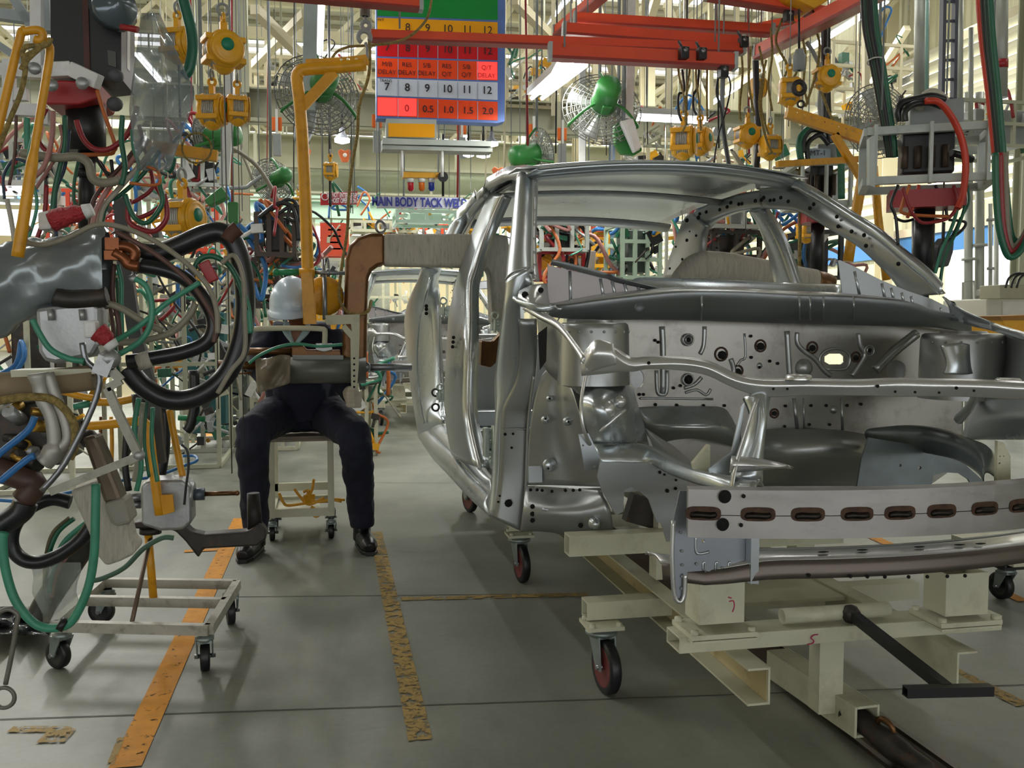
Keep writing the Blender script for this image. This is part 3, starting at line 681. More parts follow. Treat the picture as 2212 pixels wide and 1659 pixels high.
# --- firewall
YF_ = 3.3
holes = [(1376, 818, 15, 21)]
holes.append([(1790, 764), (1815, 764), (1822, 770), (1822, 781), (1815, 787), (1790, 787), (1780, 781), (1780, 770)])
holes.append(circ(1935, 800, 22, 16))
fw = C(plateY(MB(), [(1225, 672), (1600, 672), (2000, 685), (2075, 700), (2075, 1000), (1990, 1060), (1700, 1075), (1420, 1070), (1300, 1010), (1225, 960)], holes, YF_, .008), 'firewall', mat('firewall steel', '96948d', .36, .85, .14, 3, .03, '4a4036', .4, bscale=4))
mb = MB(); mh = MB()
F = lambda l, y=YF_-.004: cr(PYs(l, y), 4)
for l, r in (([(1430, 705), (1432, 760), (1432, 850)], .012), ([(1418, 800), (1420, 845), (1430, 852), (1440, 845), (1441, 800)], .008), ([(1522, 705), (1520, 745), (1512, 765)], .009), ([(1608, 720), (1610, 770), (1600, 778), (1592, 790)], .005),
             ([(1578, 775), (1585, 800), (1578, 830)], .01), ([(1700, 715), (1703, 770), (1706, 812)], .012), ([(1722, 718), (1722, 740), (1735, 757), (1760, 775), (1780, 800), (1795, 812)], .01),
             ([(1775, 790), (1770, 775), (1780, 760), (1800, 753), (1825, 757), (1836, 772), (1832, 790), (1820, 798), (1785, 797)], .006),
             ([(1855, 720), (1858, 745), (1868, 765), (1855, 790), (1840, 812)], .012), ([(1478, 838), (1500, 830), (1515, 815)], .008), ([(1480, 848), (1505, 842), (1525, 853), (1535, 840)], .006),
             ([(1382, 862), (1400, 860), (1540, 862)], .005), ([(1715, 860), (1722, 925)], .008), ([(1736, 860), (1737, 925)], .004), ([(1818, 860), (1820, 930)], .006), ([(1980, 720), (1930, 760), (1890, 800)], .02)):
    mb.tube(F(l), r, 6)
for q in ((1735, 795, 22, .03), (1487, 734, 13, .012), (1878, 757, 12, .01), (1470, 890, 14, .014), (1640, 790, 8, .008), (1800, 885, 10, .012)): bump(mb, q[0], q[1], YF_-.002, q[2], q[3], 16)
for q in ((1487, 734, 12), (1878, 757, 12), (1470, 890, 13), (1487, 820, 12)): ringh(mb, mh, q[0], q[1], YF_-.014, q[2], .45)
mb.build('pressed_relief', GALVD, fw)
for q in ((1415, 735), (1422, 739), (1622, 726), (1623, 772), (1640, 793), (1663, 780), (1680, 785), (1416, 874), (1462, 875), (1520, 876), (1565, 876), (1456, 915), (1500, 915), (1580, 920), (1752, 876), (1785, 876), (1830, 876), (1860, 873), (1748, 917), (1792, 917), (1697, 877), (1695, 921), (1381, 852), (1390, 852), (1455, 838), (1470, 833), (1745, 757)):
    dot(mh, PY(q[0], q[1], YF_-.008), (0, -1, 0), .006)
for q in ((1560, 767, 10), (1643, 748, 9), (1594, 803, 8), (1755, 752, 8), (1849, 773, 7), (1673, 893, 6), (1487, 820, 10), (1470, 892, 5), (1485, 734, 6)):  # dark discs on solid sheet in place of see-through holes
    c = PY(q[0], q[1], YF_-.007); dot(mh, c, (0, -1, 0), q[2]*c.y/FPX)
mh.build('painted_stud_hole', HOLE_SHADE, fw)
RUSTM = mat('weld scorch', '4a3626', .6, .4, .3, 30)
mr = MB()
for q in ((1558, 765, 14), (1643, 747, 12), (1594, 801, 11), (1755, 751, 12), (1849, 771, 10), (1673, 893, 9)):
    c = PY(q[0], q[1], YF_-.006); mr.torus(c, (0, -1, 0), (q[2]+1)*c.y/FPX, .004, 14, 5)
mr.build('scorched_ring', RUSTM, fw)
# padded lower tunnel pressing
mb = MB(); mb.grid([P3([(1380, 880, 3.29), (1430, 878, 3.27), (1500, 878, 3.27), (1560, 880, 3.27), (1580, 900, 3.29)], 'y'), P3([(1385, 905, 3.27), (1440, 905, 3.2), (1510, 905, 3.18), (1560, 905, 3.2), (1590, 920, 3.27)], 'y'), P3([(1395, 930, 3.27), (1450, 925, 3.15), (1510, 925, 3.12), (1565, 928, 3.16), (1600, 940, 3.26)], 'y'), P3([(1420, 960, 3.3), (1460, 950, 3.24), (1510, 948, 3.22), (1570, 960, 3.24), (1600, 970, 3.3)], 'y')], .006, (0, 1, 0), n=4)
C(mb, 'footwell_pressing', GALV)
C(MB().grid([P3([(1620, 930, 3.29), (1700, 928, 3.2), (1800, 928, 3.18), (1880, 940, 3.2), (1960, 960, 3.29)], 'y'), P3([(1620, 980, 3.25), (1700, 975, 3.1), (1800, 970, 3.05), (1880, 985, 3.1), (1960, 1000, 3.25)], 'y'), P3([(1620, 1050, 3.3), (1700, 1050, 3.2), (1800, 1050, 3.2), (1880, 1050, 3.25), (1960, 1050, 3.3)], 'y')], .006, (0, 1, 0), n=4), 'footwell_pressing', GALVD)
# --- strut towers
def tower(px, ytop, ybot, r, y, flat):
    top = PY(px, ytop, y); bot = PY(px, ybot, y); mb = MB()
    mb.lathe((top.x, y, bot.z), (0, 0, 1), [(0, r*1.04), ((top.z-bot.z)*.9, r), (top.z-bot.z-.006, r*.97), (top.z-bot.z, r*.9), (top.z-bot.z, r*.55), (top.z-bot.z+.008, r*.52), (top.z-bot.z+.008, r*.3), (top.z-bot.z-.03, r*.3), (top.z-bot.z-.03, 0)], 28)
    o = C(mb, 'strut_tower', GALVD); mh = MB()
    for k in range(9):
        a = pi*1.05+pi*.9*k/8; dot(mh, (top.x+cos(a)*r*1.0, y+sin(a)*r*1.0, top.z-.03), (cos(a), sin(a), 0), .005)
    mh.build('spot_weld', GREYP, o)
    return o
tower(1283, 697, 830, .118, 3.02, 0); t2 = tower(2082, 720, 860, .145, 2.98, 0)
c = PY(2075, 770, 2.83); mb = MB(); mb.band([c+V((-.06, .02, .04)), c+V((-.05, .0, -.02)), c+V((-.06, 0, -.06))], [c+V((.05, .02, .04)), c+V((.04, 0, -.02)), c+V((.05, 0, -.06))], .02, .01, 5, (0, -1, 0)); mb.build('tower_bracket', GALV, t2)
# inner apron panels beside the towers
C(MB().grid([P3([(1160, 680, 3.12), (1190, 690, 3.05), (1225, 705, 2.98)], 'y'), P3([(1165, 730, 3.12), (1200, 745, 3.05), (1240, 780, 2.95)], 'y'), P3([(1172, 790, 3.14), (1215, 800, 3.04), (1258, 835, 2.95)], 'y'), P3([(1235, 850, 3.16), (1250, 850, 3.04), (1262, 870, 2.96)], 'y')], .006, (0, 1, 0), n=3), 'apron_panel', GALVD)
C(MB().grid([P3([(2160, 720, 2.95), (2200, 720, 2.7), (2260, 722, 2.4)], 'y'), P3([(2160, 780, 2.95), (2200, 790, 2.7), (2260, 800, 2.4)], 'y'), P3([(2130, 880, 2.95), (2180, 890, 2.7), (2260, 900, 2.4)], 'y')], .006, (0, 1, 0), n=3), 'apron_panel', GALVD)
# dark sheet painted in for the triangular opening under the fender rail
C(MB().add(P3([(1162, 720, 3.09), (1182, 705, 3.05), (1180, 780, 3.06), (1166, 800, 3.09)], 'y'), [(0, 1, 2, 3)]), 'painted_opening', HOLE_SHADE)
# fender rails: left diagonal, right top
C(MB().band(P3([(1128, 668, 3.1), (1160, 682, 3.0), (1200, 705, 2.85), (1235, 748, 2.66), (1256, 782, 2.52)], 'y'), P3([(1150, 660, 3.06), (1182, 678, 2.98), (1215, 702, 2.83), (1245, 740, 2.66), (1266, 770, 2.52)], 'y'), .006, .012, 4, (-.3, -1, .5)), 'fender_rail', GALVL)
C(MB().band(P3([(2040, 640, 3.15), (2080, 668, 3.05), (2150, 698, 2.75), (2230, 722, 2.4)], 'y'), P3([(2056, 690, 3.12), (2100, 702, 2.98), (2150, 716, 2.72), (2230, 740, 2.36)], 'y'), .015, .012, 5, (0, -.5, 1)), 'fender_rail', GALV)
# --- wheelhouse, lower front corner
wh = C(MB().grid([P3([(1262, 838, 2.95), (1290, 818, 2.97), (1325, 815, 3.0), (1352, 822, 3.05), (1368, 838, 3.12)], 'y'), P3([(1252, 870, 2.9), (1285, 862, 2.84), (1325, 858, 2.86), (1360, 862, 2.95), (1380, 880, 3.1)], 'y'), P3([(1262, 910, 2.9), (1295, 905, 2.82), (1335, 905, 2.84), (1370, 910, 2.94), (1392, 920, 3.1)], 'y'), P3([(1282, 958, 2.95), (1310, 958, 2.88), (1345, 958, 2.9), (1380, 958, 2.97), (1402, 962, 3.1)], 'y')], .006, (0, 1, 0), n=5), 'wheelhouse', GALV)
mb = MB(); mb.tube(PYs([(1296, 933), (1315, 915), (1335, 897), (1352, 885)], 2.83), [.004, .008, .008, .004], 8); bump(mb, 1310, 885, 2.845, 22, .03, 18); bump(mb, 1340, 868, 2.86, 14, .02, 14)
mb.build('pressed_rib', GALVL, wh)
C(MB().tube(cr(P3([(1268, 800, 2.85), (1258, 850, 2.84), (1256, 890, 2.82), (1262, 930, 2.82), (1275, 960, 2.85)], 'y'), 4), .006, 6), 'weld_flange', GALVL)
ap = C(MB().grid([P3([(1170, 812, 3.22), (1190, 792, 3.2), (1215, 800, 3.16), (1235, 830, 3.1)], 'y'), P3([(1152, 880, 3.25), (1180, 870, 3.2), (1215, 872, 3.15), (1250, 880, 3.0)], 'y'), P3([(1142, 960, 3.28), (1180, 955, 3.22), (1225, 955, 3.16), (1275, 965, 3.0)], 'y'), P3([(1138, 1048, 3.3), (1190, 1048, 3.22), (1250, 1050, 3.15), (1308, 1052, 3.05)], 'y')], .006, (0, 1, 0), n=5), 'front_apron_closing', GALVD)
mb = MB(); mh = MB()
for q in ((1187, 861, 7, 3.17), (1178, 907, 9, 3.17), (1226, 910, 10, 3.12), (1187, 1005, 15, 3.19)): bump(mb, q[0], q[1], q[3], q[2], .014, 16)
for q in ((1187, 861, 3.15), (1178, 905, 3.15), (1228, 911, 3.1), (1184, 1012, 3.17)): dot(mh, PY(*q), (0, -1, 0), .004)
c = PY(1156, 1024, 3.24); mb.box(c, (.05, .012, .06)); mb.build('pressed_dimple', GALV, ap); mh.build('painted_stud_hole', HOLE_SHADE, ap)
lo = C(MB().grid([P3([(1138, 1050, 3.3), (1190, 1052, 3.24), (1245, 1056, 3.18), (1300, 1060, 3.1)], 'y'), P3([(1134, 1068, 3.26), (1190, 1074, 3.2), (1250, 1072, 3.13), (1304, 1070, 3.05)], 'y'), P3([(1131, 1100, 3.22), (1190, 1104, 3.14), (1250, 1106, 3.08), (1318, 1100, 3.02)], 'y'), P3([(1128, 1138, 3.24), (1190, 1142, 3.18), (1250, 1152, 3.12), (1325, 1142, 3.05)], 'y'), P3([(1128, 1148, 3.34), (1190, 1150, 3.3), (1250, 1162, 3.25), (1325, 1150, 3.2)], 'y')], .006, (0, 1, 0), n=4), 'lower_front_corner', GALVD)
mb = MB(); mh = MB()
for x, y in ((1146, 1058), (1160, 1058), (1171, 1059), (1192, 1061), (1221, 1059), (1238, 1059), (1252, 1058), (1150, 1094), (1150, 1110), (1150, 1124), (1265, 1112), (1254, 1135), (1310, 1137), (1278, 1100)): dot(mh, PY(x, y, 3.19 if x < 1200 else 3.08), (0, -1, 0), .006 if y < 1070 else .009)
mb.tube(PYs([(1170, 1100), (1222, 1104)], 3.155), .006, 6); bump(mb, 1284, 1130, 3.05, 14, .03, 14); mb.build('pressed_dimple', GALV, lo); mh.build('painted_bolt_hole', HOLE_SHADE, lo)
# gusset plate
gp = C(plateY(MB(), [(1249, 938), (1271, 936), (1301, 1000), (1298, 1012), (1264, 1016)], [(1259, 962, 2.5), (1283, 1007, 3)], 2.86, .006), 'gusset_plate', GALV)
# --- left frame rail
C(MB().band(P3([(1272, 958, 2.95), (1330, 957, 2.92), (1400, 962, 2.88), (1450, 985, 2.7), (1500, 1010, 2.5), (1560, 1030, 2.35), (1650, 1048, 2.24)], 'y'), P3([(1296, 998, 2.85), (1340, 998, 2.82), (1400, 1000, 2.78), (1440, 1018, 2.62), (1500, 1040, 2.42), (1560, 1052, 2.28), (1630, 1056, 2.2)], 'y'), .02, .01, 6, (0, -.3, 1)), 'frame_rail', GALV)
fr = C(plateY(MB(), [(1296, 998), (1400, 1000), (1445, 1020), (1484, 1036), (1480, 1165), (1440, 1170), (1428, 1130), (1418, 1128), (1400, 1078), (1380, 1060), (1362, 1052), (1348, 1058), (1345, 1105), (1330, 1112), (1300, 1060), (1290, 1030)], [], 2.72, .008), 'frame_rail_side', GALVD)
mh = MB()
for q in ((1425, 1020, 4), (1435, 1025, 3), (1441, 1060, 5), (1460, 1010+27, 3), (1462, 1090, 3), (1459, 1055, 4)):
    c = PY(q[0], q[1], 2.715); dot(mh, c, (0, -1, 0), q[2]*.0013)
mh.build('painted_bolt_hole', HOLE_SHADE, fr)
C(MB().box(PY(1335, 1060, 2.95), (.03, .03, .14)).box(PY(1395, 1105, 3.1), (.14, .05, .1), ry=.3), 'subframe_bracket', DSTEEL)
# bulky crossing between rail and tunnel
C(MB().grid([P3([(1395, 925, 3.1), (1425, 945, 3.0), (1450, 960, 2.9)], 'y'), P3([(1410, 960, 3.0), (1445, 975, 2.86), (1480, 985, 2.8)], 'y'), P3([(1420, 985, 2.9), (1460, 1000, 2.76), (1500, 1012, 2.65)], 'y')], .008, (0, 1, 0), n=4), 'rail_reinforcement', GALVL)
# --- radiator support
US = [(1275, 745, 2.52), (1320, 750, 2.48), (1360, 778, 2.44), (1400, 777, 2.42), (1470, 776, 2.4), (1530, 785, 2.38), (1590, 812, 2.36), (1650, 822, 2.34), (1740, 822, 2.32), (1850, 824, 2.3), (1930, 820, 2.3), (2010, 822, 2.28), (2110, 824, 2.25), (2240, 830, 2.2)]
LS = [(1257, 812, 2.54), (1320, 806, 2.5), (1370, 797, 2.46), (1400, 790, 2.44), (1470, 796, 2.42), (1530, 808, 2.4), (1590, 836, 2.38), (1650, 856, 2.36), (1740, 852, 2.34), (1850, 852, 2.32), (1930, 856, 2.32), (2010, 854, 2.3), (2110, 856, 2.27), (2240, 862, 2.22)]
us = C(MB().band(P3(US, 'y'), P3(LS, 'y'), .016, .012, 12, (0, -1, .3), n=4, power=7), 'radiator_upper_support', GALVL)
mh = MB()
for q in ((1670, 840, 3), (1700, 840, 3), (1895, 834, 4), (1933, 846, 3), (1976, 847, 3), (2028, 848, 3), (2065, 838, 4), (2103, 844, 3), (1401, 784, 4)):
    t = min(range(len(US)), key=lambda i: abs(US[i][0]-q[0])); c = PY(q[0], q[1], US[t][2]-.012); dot(mh, c, (0, -1, 0), q[2]*.0012)
mh.build('painted_bolt_hole', HOLE_SHADE, us)
mb = MB()
for x in (1725, 2178):
    c = PY(x, 812 if x < 2000 else 820, 2.32); mb.lathe(c, (0, 0, 1), [(-.01, .035), (.0, .035), (.004, .03), (.004, .012), (-.01, .012)], 16)
mb.build('locating_boss', GALVL, us)
C(MB().grid([P3([(1255, 775, 2.56), (1285, 735, 2.5), (1325, 742, 2.48)], 'y'), P3([(1256, 795, 2.54), (1280, 765, 2.47), (1330, 762, 2.46)], 'y'), P3([(1258, 812, 2.56), (1285, 800, 2.5), (1340, 785, 2.46)], 'y')], .01, (0, 1, 0), n=4), 'support_corner', GALVL)
ls = C(MB().band(P3([(1608, 858, 2.36), (1622, 900, 2.33), (1610, 960, 2.32), (1580, 1040, 2.3)], 'y'), P3([(1665, 856, 2.36), (1658, 900, 2.33), (1652, 960, 2.32), (1648, 1040, 2.3)], 'y'), .03, .012, 6, (0, -1, 0)), 'hood_latch_stay', GALV)
MB().band(P3([(1580, 985, 2.28), (1630, 990, 2.25), (1680, 1000, 2.2), (1712, 1008, 2.16)], 'y'), P3([(1575, 1022, 2.28), (1630, 1018, 2.25), (1680, 1012, 2.2), (1710, 1012, 2.16)], 'y'), .02, .01, 5, (0, -1, .5)).build('latch_bracket', GALVL, ls)
MB().band(P3([(1632, 862, 2.31), (1610, 930, 2.29), (1585, 1010, 2.26), (1578, 1060, 2.25)], 'y'), P3([(1640, 862, 2.31), (1618, 930, 2.29), (1593, 1010, 2.26), (1584, 1060, 2.25)], 'y'), .008, .01, 3, (0, -1, 0)).build('stay_edge', GALVL, ls)
C(plateY(MB(), [(1530, 1012), (1580, 975), (1600, 880), (1608, 870), (1585, 1040), (1580, 1052), (1535, 1050)], [], 2.36, .006), 'stay_gusset', GALV)
# right wheelhouse, rail
C(MB().grid([P3([(2120, 860, 2.9), (2160, 858, 2.7), (2250, 860, 2.4)], 'y'), P3([(2090, 910, 2.95), (2150, 900, 2.66), (2250, 900, 2.35)], 'y'), P3([(2080, 950, 3.0), (2150, 950, 2.7), (2250, 950, 2.4)], 'y')], .006, (0, 1, 0), n=4), 'wheelhouse', GALV)
C(MB().band(P3([(1880, 925, 3.1), (1960, 918, 3.0), (2030, 925, 2.9), (2090, 945, 2.7), (2140, 970, 2.5), (2150, 1030, 2.36)], 'y'), P3([(1872, 950, 3.1), (1940, 965, 3.0), (2000, 975, 2.88), (2060, 990, 2.7), (2110, 1020, 2.45), (2125, 1048, 2.36)], 'y'), .04, .012, 7, (-.3, -1, .3)), 'frame_rail', mat('darker body steel', '7b8385', .36, .85, .2, 8))  # darker grey than the left rail steel
C(plateY(MB(), [(1875, 945), (2000, 965), (2080, 1000), (2130, 1045), (2100, 1052), (2090, 1035), (2070, 1022), (2040, 1020), (2015, 1026), (2010, 1052), (1850, 1052), (1860, 990)], [(1943, 1005, 3), (1985, 1010, 4)], 2.9, .008), 'inner_wheelhouse', mat('darker body steel', '5a6264'))
C(MB().band(P3([(2105, 850, 2.3), (2085, 880, 2.36), (2060, 905, 2.45)], 'y'), P3([(2118, 852, 2.3), (2100, 890, 2.36), (2078, 915, 2.45)], 'y'), .008, .01, 3, (0, -1, 0)), 'diagonal_stay', GALV)
# --- front bumper beam
zt = PY(1484, 1054, 2.13).z; zb = PY(1480, 1157, 2.13).z
def by(x): u = (x-1.45)/.64; return 2.13-.12*(1-u*u)
xs = [PY(1480, 1100, 2.13).x + 1.3*k/20 for k in range(21)]
zm = (zt+zb)/2-.003
for nm, z0, z1 in (('front_bumper_beam', zm+.001, zt), ):
    mb = MB()
    mb.band([V((x, by(x), zt)) for x in xs], [V((x, by(x), zm+.001)) for x in xs], 0, .05, 2, (0, -1, 0), n=1)
    mb.band([V((x, by(x), zm-.001)) for x in xs], [V((x, by(x), zb)) for x in xs], 0, .05, 2, (0, -1, 0), n=1)
    mb.sm = [False]*len(mb.sm); bb = C(mb, nm, mat('mill finish beam steel', 'a2a09c', .4, .75, .12, 4, 0, '6d655a', .25, stretch=(1, 1, 3)))
mh = MB(); WBM = mat('weld bead', '2e2a26', .35, .8, .3, 60); WSM = mat('scorched brown steel', '4a3424', .6, .4, .5, 60)
for px in (1537, 1643, 1740, 1837, 1924, 2012, 2108, 2195, 2290):
    X = PY(px, 1105, 2.05).x; mw = MB(); ms = MB()
    mw.tube([V((X+q, by(X+q)-.001, zm+.001*sin(q*300))) for q in (-.031, -.028, -.015, 0, .015, .028, .031)], [.003, .0075, .0085, .008, .0085, .0075, .003], 8)
    ms.add([V((X+ex, by(X+ex)-.0012, zm+.004+ez)) for ex, ez in [(.041*abs(cos(a))**.45*(1 if cos(a) > 0 else -1), .0175*abs(sin(a))**.7*(1 if sin(a) > 0 else -1)) for a in [2*pi*k/20 for k in range(20)]]], [list(range(20))])
    mw.build('weld_bead', WBM, bb); ms.build('heat_scorch', WSM, bb)
for (px, py, r) in ((1573, 1076, .0165), (1569, 1137, .016), (1609, 1073, .005), (1604, 1136, .005)):
    c = PY(px, py, 2.06); c.y = by(c.x)-.006; mh.lathe(c, (0, -1, 0), [(0, r), (.0015, r), (.0015, 0)], 16)
mh.build('painted_beam_hole', HOLE_SHADE, bb)
MAG = mat('magenta marker', 'b02a5a', .6, 0, 0)
# --- left bracket under the beam and lower radiator support
lb = C(plateY(MB(), [(1455, 1118), (1468, 1060), (1484, 1060), (1484, 1155), (1640, 1155), (1638, 1262), (1600, 1255), (1560, 1240), (1520, 1232), (1484, 1235), (1480, 1290), (1466, 1302), (1456, 1285), (1452, 1200)], [(1518, 1168, 4)], 2.2, .006), 'lamp_bracket', mat('satin grey steel', '9499a0', .42, .8, .08, 4))
MB().tube(cr(PYs([(1455, 1125), (1452, 1200), (1456, 1280), (1466, 1300), (1478, 1288), (1480, 1240)], 2.19), 5), .006, 7).build('rolled_edge', GALVL, lb)
mb = MB(); mb.tube(cr(PYs([(1503, 1158), (1503, 1190), (1512, 1196), (1532, 1192)], 2.197), 4), .004, 6)
for x in (1521, 1548, 1576): mb.tube(cr(PYs([(x-3, 1232), (x-2, 1216), (x+2, 1216), (x+3, 1236)], 2.196), 3), .0025, 5)
mb.box(PY(1625, 1208, 2.18), (.022, .03, .12)); mb.build('pressed_rib', GALV, lb)
mh = MB()
for x, y in ((1473, 1190), (1474, 1220), (1473, 1245), (1472, 1271), (1470, 1150), (1505, 1218), (1592, 1237), (1560, 1227)): dot(mh, PY(x, y, 2.195), (0, -1, 0), .004)
mh.build('rivet_hole', GREYP, lb)
z1 = PY(1640, 1200, 2.3).z; 
def lowsup(zo, yo): return [V((x, yo-.1*(1-((x-1.45)/.62)**2), zo(x))) for x in [.84+1.22*k/24 for k in range(25)]]
za = PY(1700, 1198, 2.2).z; zb_ = PY(1700, 1218, 2.12).z; zc = PY(1700, 1258, 2.12).z
def wob(x): return -.03*max(0, 1-abs(x-.95)/.16)
zbk = PY(1700, 1178, 2.34).z
C(MB().band(lowsup(lambda x: zbk+.5*wob(x), 2.36), lowsup(lambda x: za+wob(x), 2.33), .003, .006, 3, (0, -1, .3), n=1), 'radiator_lower_support_back', GALVD)
C(MB().band(lowsup(lambda x: za+wob(x), 2.33), lowsup(lambda x: zb_+wob(x), 2.24), .008, .006, 5, (0, -.5, 1), n=1), 'radiator_lower_support', GALVL)
o = C(MB().band(lowsup(lambda x: zb_+wob(x)-.001, 2.235), lowsup(lambda x: zc+wob(x)*.6, 2.225), .002, .006, 3, (0, -1, 0), n=1), 'radiator_lower_support_front', mat('brownish steel sheet', '6f6760', .45, .75, .1, 4))
mh = MB()
for px in (1750, 1835, 1870, 1907, 1958, 1999, 2044, 2085): c = PY(px, 1244, 2.13); c.y = 2.225-.1*(1-((c.x-1.45)/.62)**2)-.003; dot(mh, c, (0, -1, 0), .005)
mh.build('painted_bolt_hole', HOLE_SHADE, o)
mh = MB()
for px in (1765, 1848, 1970, 2055, 2100): c = PY(px, 1218, 2.2); mh.ball((c.x, c.y-.03, zb_+.012), .012, 10, (1.4, .5, .15))
mh.build('slot', HOLE_SHADE, o)  # flattened dark balls standing in for shaded slots
# ================= dolly under the car body =================
dl = thing('body_dolly', 'cream welded steel dolly on red-rimmed casters carrying the bare car body', 'dolly', (1.41, 3, 0))
D = lambda mb, n, m=CREAM, **k: mb.build(n, m, dl, **k)
def crail(x, s):
    return MB().box((x, 4.2, .25), (.006, 4, .1)).box((x+s*.03, 4.2, .297), (.06, 4, .006)).box((x+s*.03, 4.2, .203), (.06, 4, .006))
D(crail(1.13, -1), 'side_rail')
D(MB().box((1.1255, 4.2, .25), (.002, 3.99, .085)), 'side_rail_web', mat('rust stained cream paint', 'b4a67c', .6, 0, .15, 4, 0, '5f4524', .6))
D(crail(1.69, 1), 'side_rail')
D(MB().box((1.5, 3.1, .29), (.36, .7, .012)), 'deck_plate')
D(MB().channel((.935, 2.39, .322), (1.94, 2.39, .322), .1, .045, .005, up=V((0, 0, 1))), 'front_cross_member', bevel=.002)
for y in (2.92, 4.26, 5.9): D(MB().channel((.83, y, .255), (2.05, y, .255), .07, .06, .005, up=V((0, 0, 1))), 'axle_tube')
D(MB().channel((.79, 3.0, .455), (1.8, 3.0, .455), .07, .07, .005, up=V((0, 0, 1))), 'upper_cross_member')
D(MB().box((1.15, 3.05, .37), (.07, .07, .12)).box((1.68, 3.05, .37), (.07, .07, .12)), 'upright')
D(MB().channel((.79, 5.2, .455), (2.1, 5.2, .455), .07, .07, .005, up=V((0, 0, 1))), 'upper_cross_member')
def post(pxl, pxr, yt, yb, y):
    a = PY(pxl, yb, y); b = PY(pxr, yb, y); t = PY(pxl, yt, y); c = (a+b)/2
    D(MB().channel((c.x, y+.04, a.z), (c.x, y+.04, t.z), b.x-a.x, .1, .006, up=V((0, 1, 0))), 'support_post')
    bw = b.x-a.x+.06
    bpz = .352; bp = D(MB().box((c.x, y+.04, bpz), (bw, .15, .014)).box((c.x, y+.04, bpz-.013), (bw*.98, .15, .008)), 'post_base_plate', bevel=.0015)
    mb = MB()
    for sx in (-1, 1):
        for sy in (-1, 1): mb.lathe((c.x+sx*bw*.43, y+.04+sy*.06, bpz+.007), (0, 0, 1), [(0, .012), (.01, .012), (.01, 0)], 6)
    mb.build('bolt', CREAM, bp)
post(1507, 1604, 1252, 1348, 2.34); post(2037, 2128, 1240, 1330, 2.3)
D(MB().bar(PY(1495, 1030, 2.6), PY(1528, 1030, 2.6), .02, .02), 'locator_block')
D(plateY(MB(), [(1495, 1000), (1528, 960), (1531, 960), (1531, 1022), (1500, 1022)], [], 2.45, .02), 'locator_fin')
D(plateY(MB(), [(2150, 1045), (2152, 952), (2165, 955), (2180, 985), (2180, 1045)], [(2157, 985, 1.5), (2165, 985, 1.5), (2156, 1000, 2)], 2.35, .012), 'locator_fin')
for s in (1.15, 1.72): D(MB().box((s, 3.05, .52), (.05, .05, .14)), 'body_rest')
# pull handle: pivot pipe and black T bar
pv = PY(1708, 1335, 2.33); pe = PY(1940, 1322, 2.33); z = .372
pp = D(MB().pipe((pv.x, 2.38, z), (pe.x, 2.38, z), .022, .003), 'pivot_pipe')
hb = PY(1838, 1330, 2.36); he = PY(2045, 1488, 1.95)
hd = D(MB().channel(V((hb.x, 2.35, z)), he, .026, .026, .003), 'pull_bar', BLACKP)
ta = PY(1955, 1494, 1.95); tb = PY(2141, 1490, 1.93)
MB().channel(ta, tb, .026, .024, .003).build('cross_grip', BLACKP, hd)
MB().ball(V((hb.x, 2.36, z)), .028, 10, (1, 1, 1)).build('burnt_weld', DSTEEL, hd)
# tow leg and hook block running over the floor slot
D(MB().channel((1.41, 2.4, .3), (1.41, 2.4, .08), .075, .06, .005, up=V((0, 1, 0))), 'tow_leg')
D(MB().channel((1.44, 2.75, .09), (1.47, 2.28, .09), .08, .09, .008, 'tube', up=V((0, 0, 1))), 'tow_block', bevel=.002)
tl = D(MB().tube(cr([V((1.45, 2.36, .09)), V((1.48, 2.28, .07)), V((1.5, 2.2, .05)), V((1.53, 2.12, .03)), V((1.55, 2.08, .012))], 4), [.03, .032, .036, .03, .014], 10), 'tow_hook', DSTEEL)
MB().torus((1.5, 2.24, .085), (1, .3, .2), .028, .008, 16, 6).build('hook_eye', COPPER, tl)
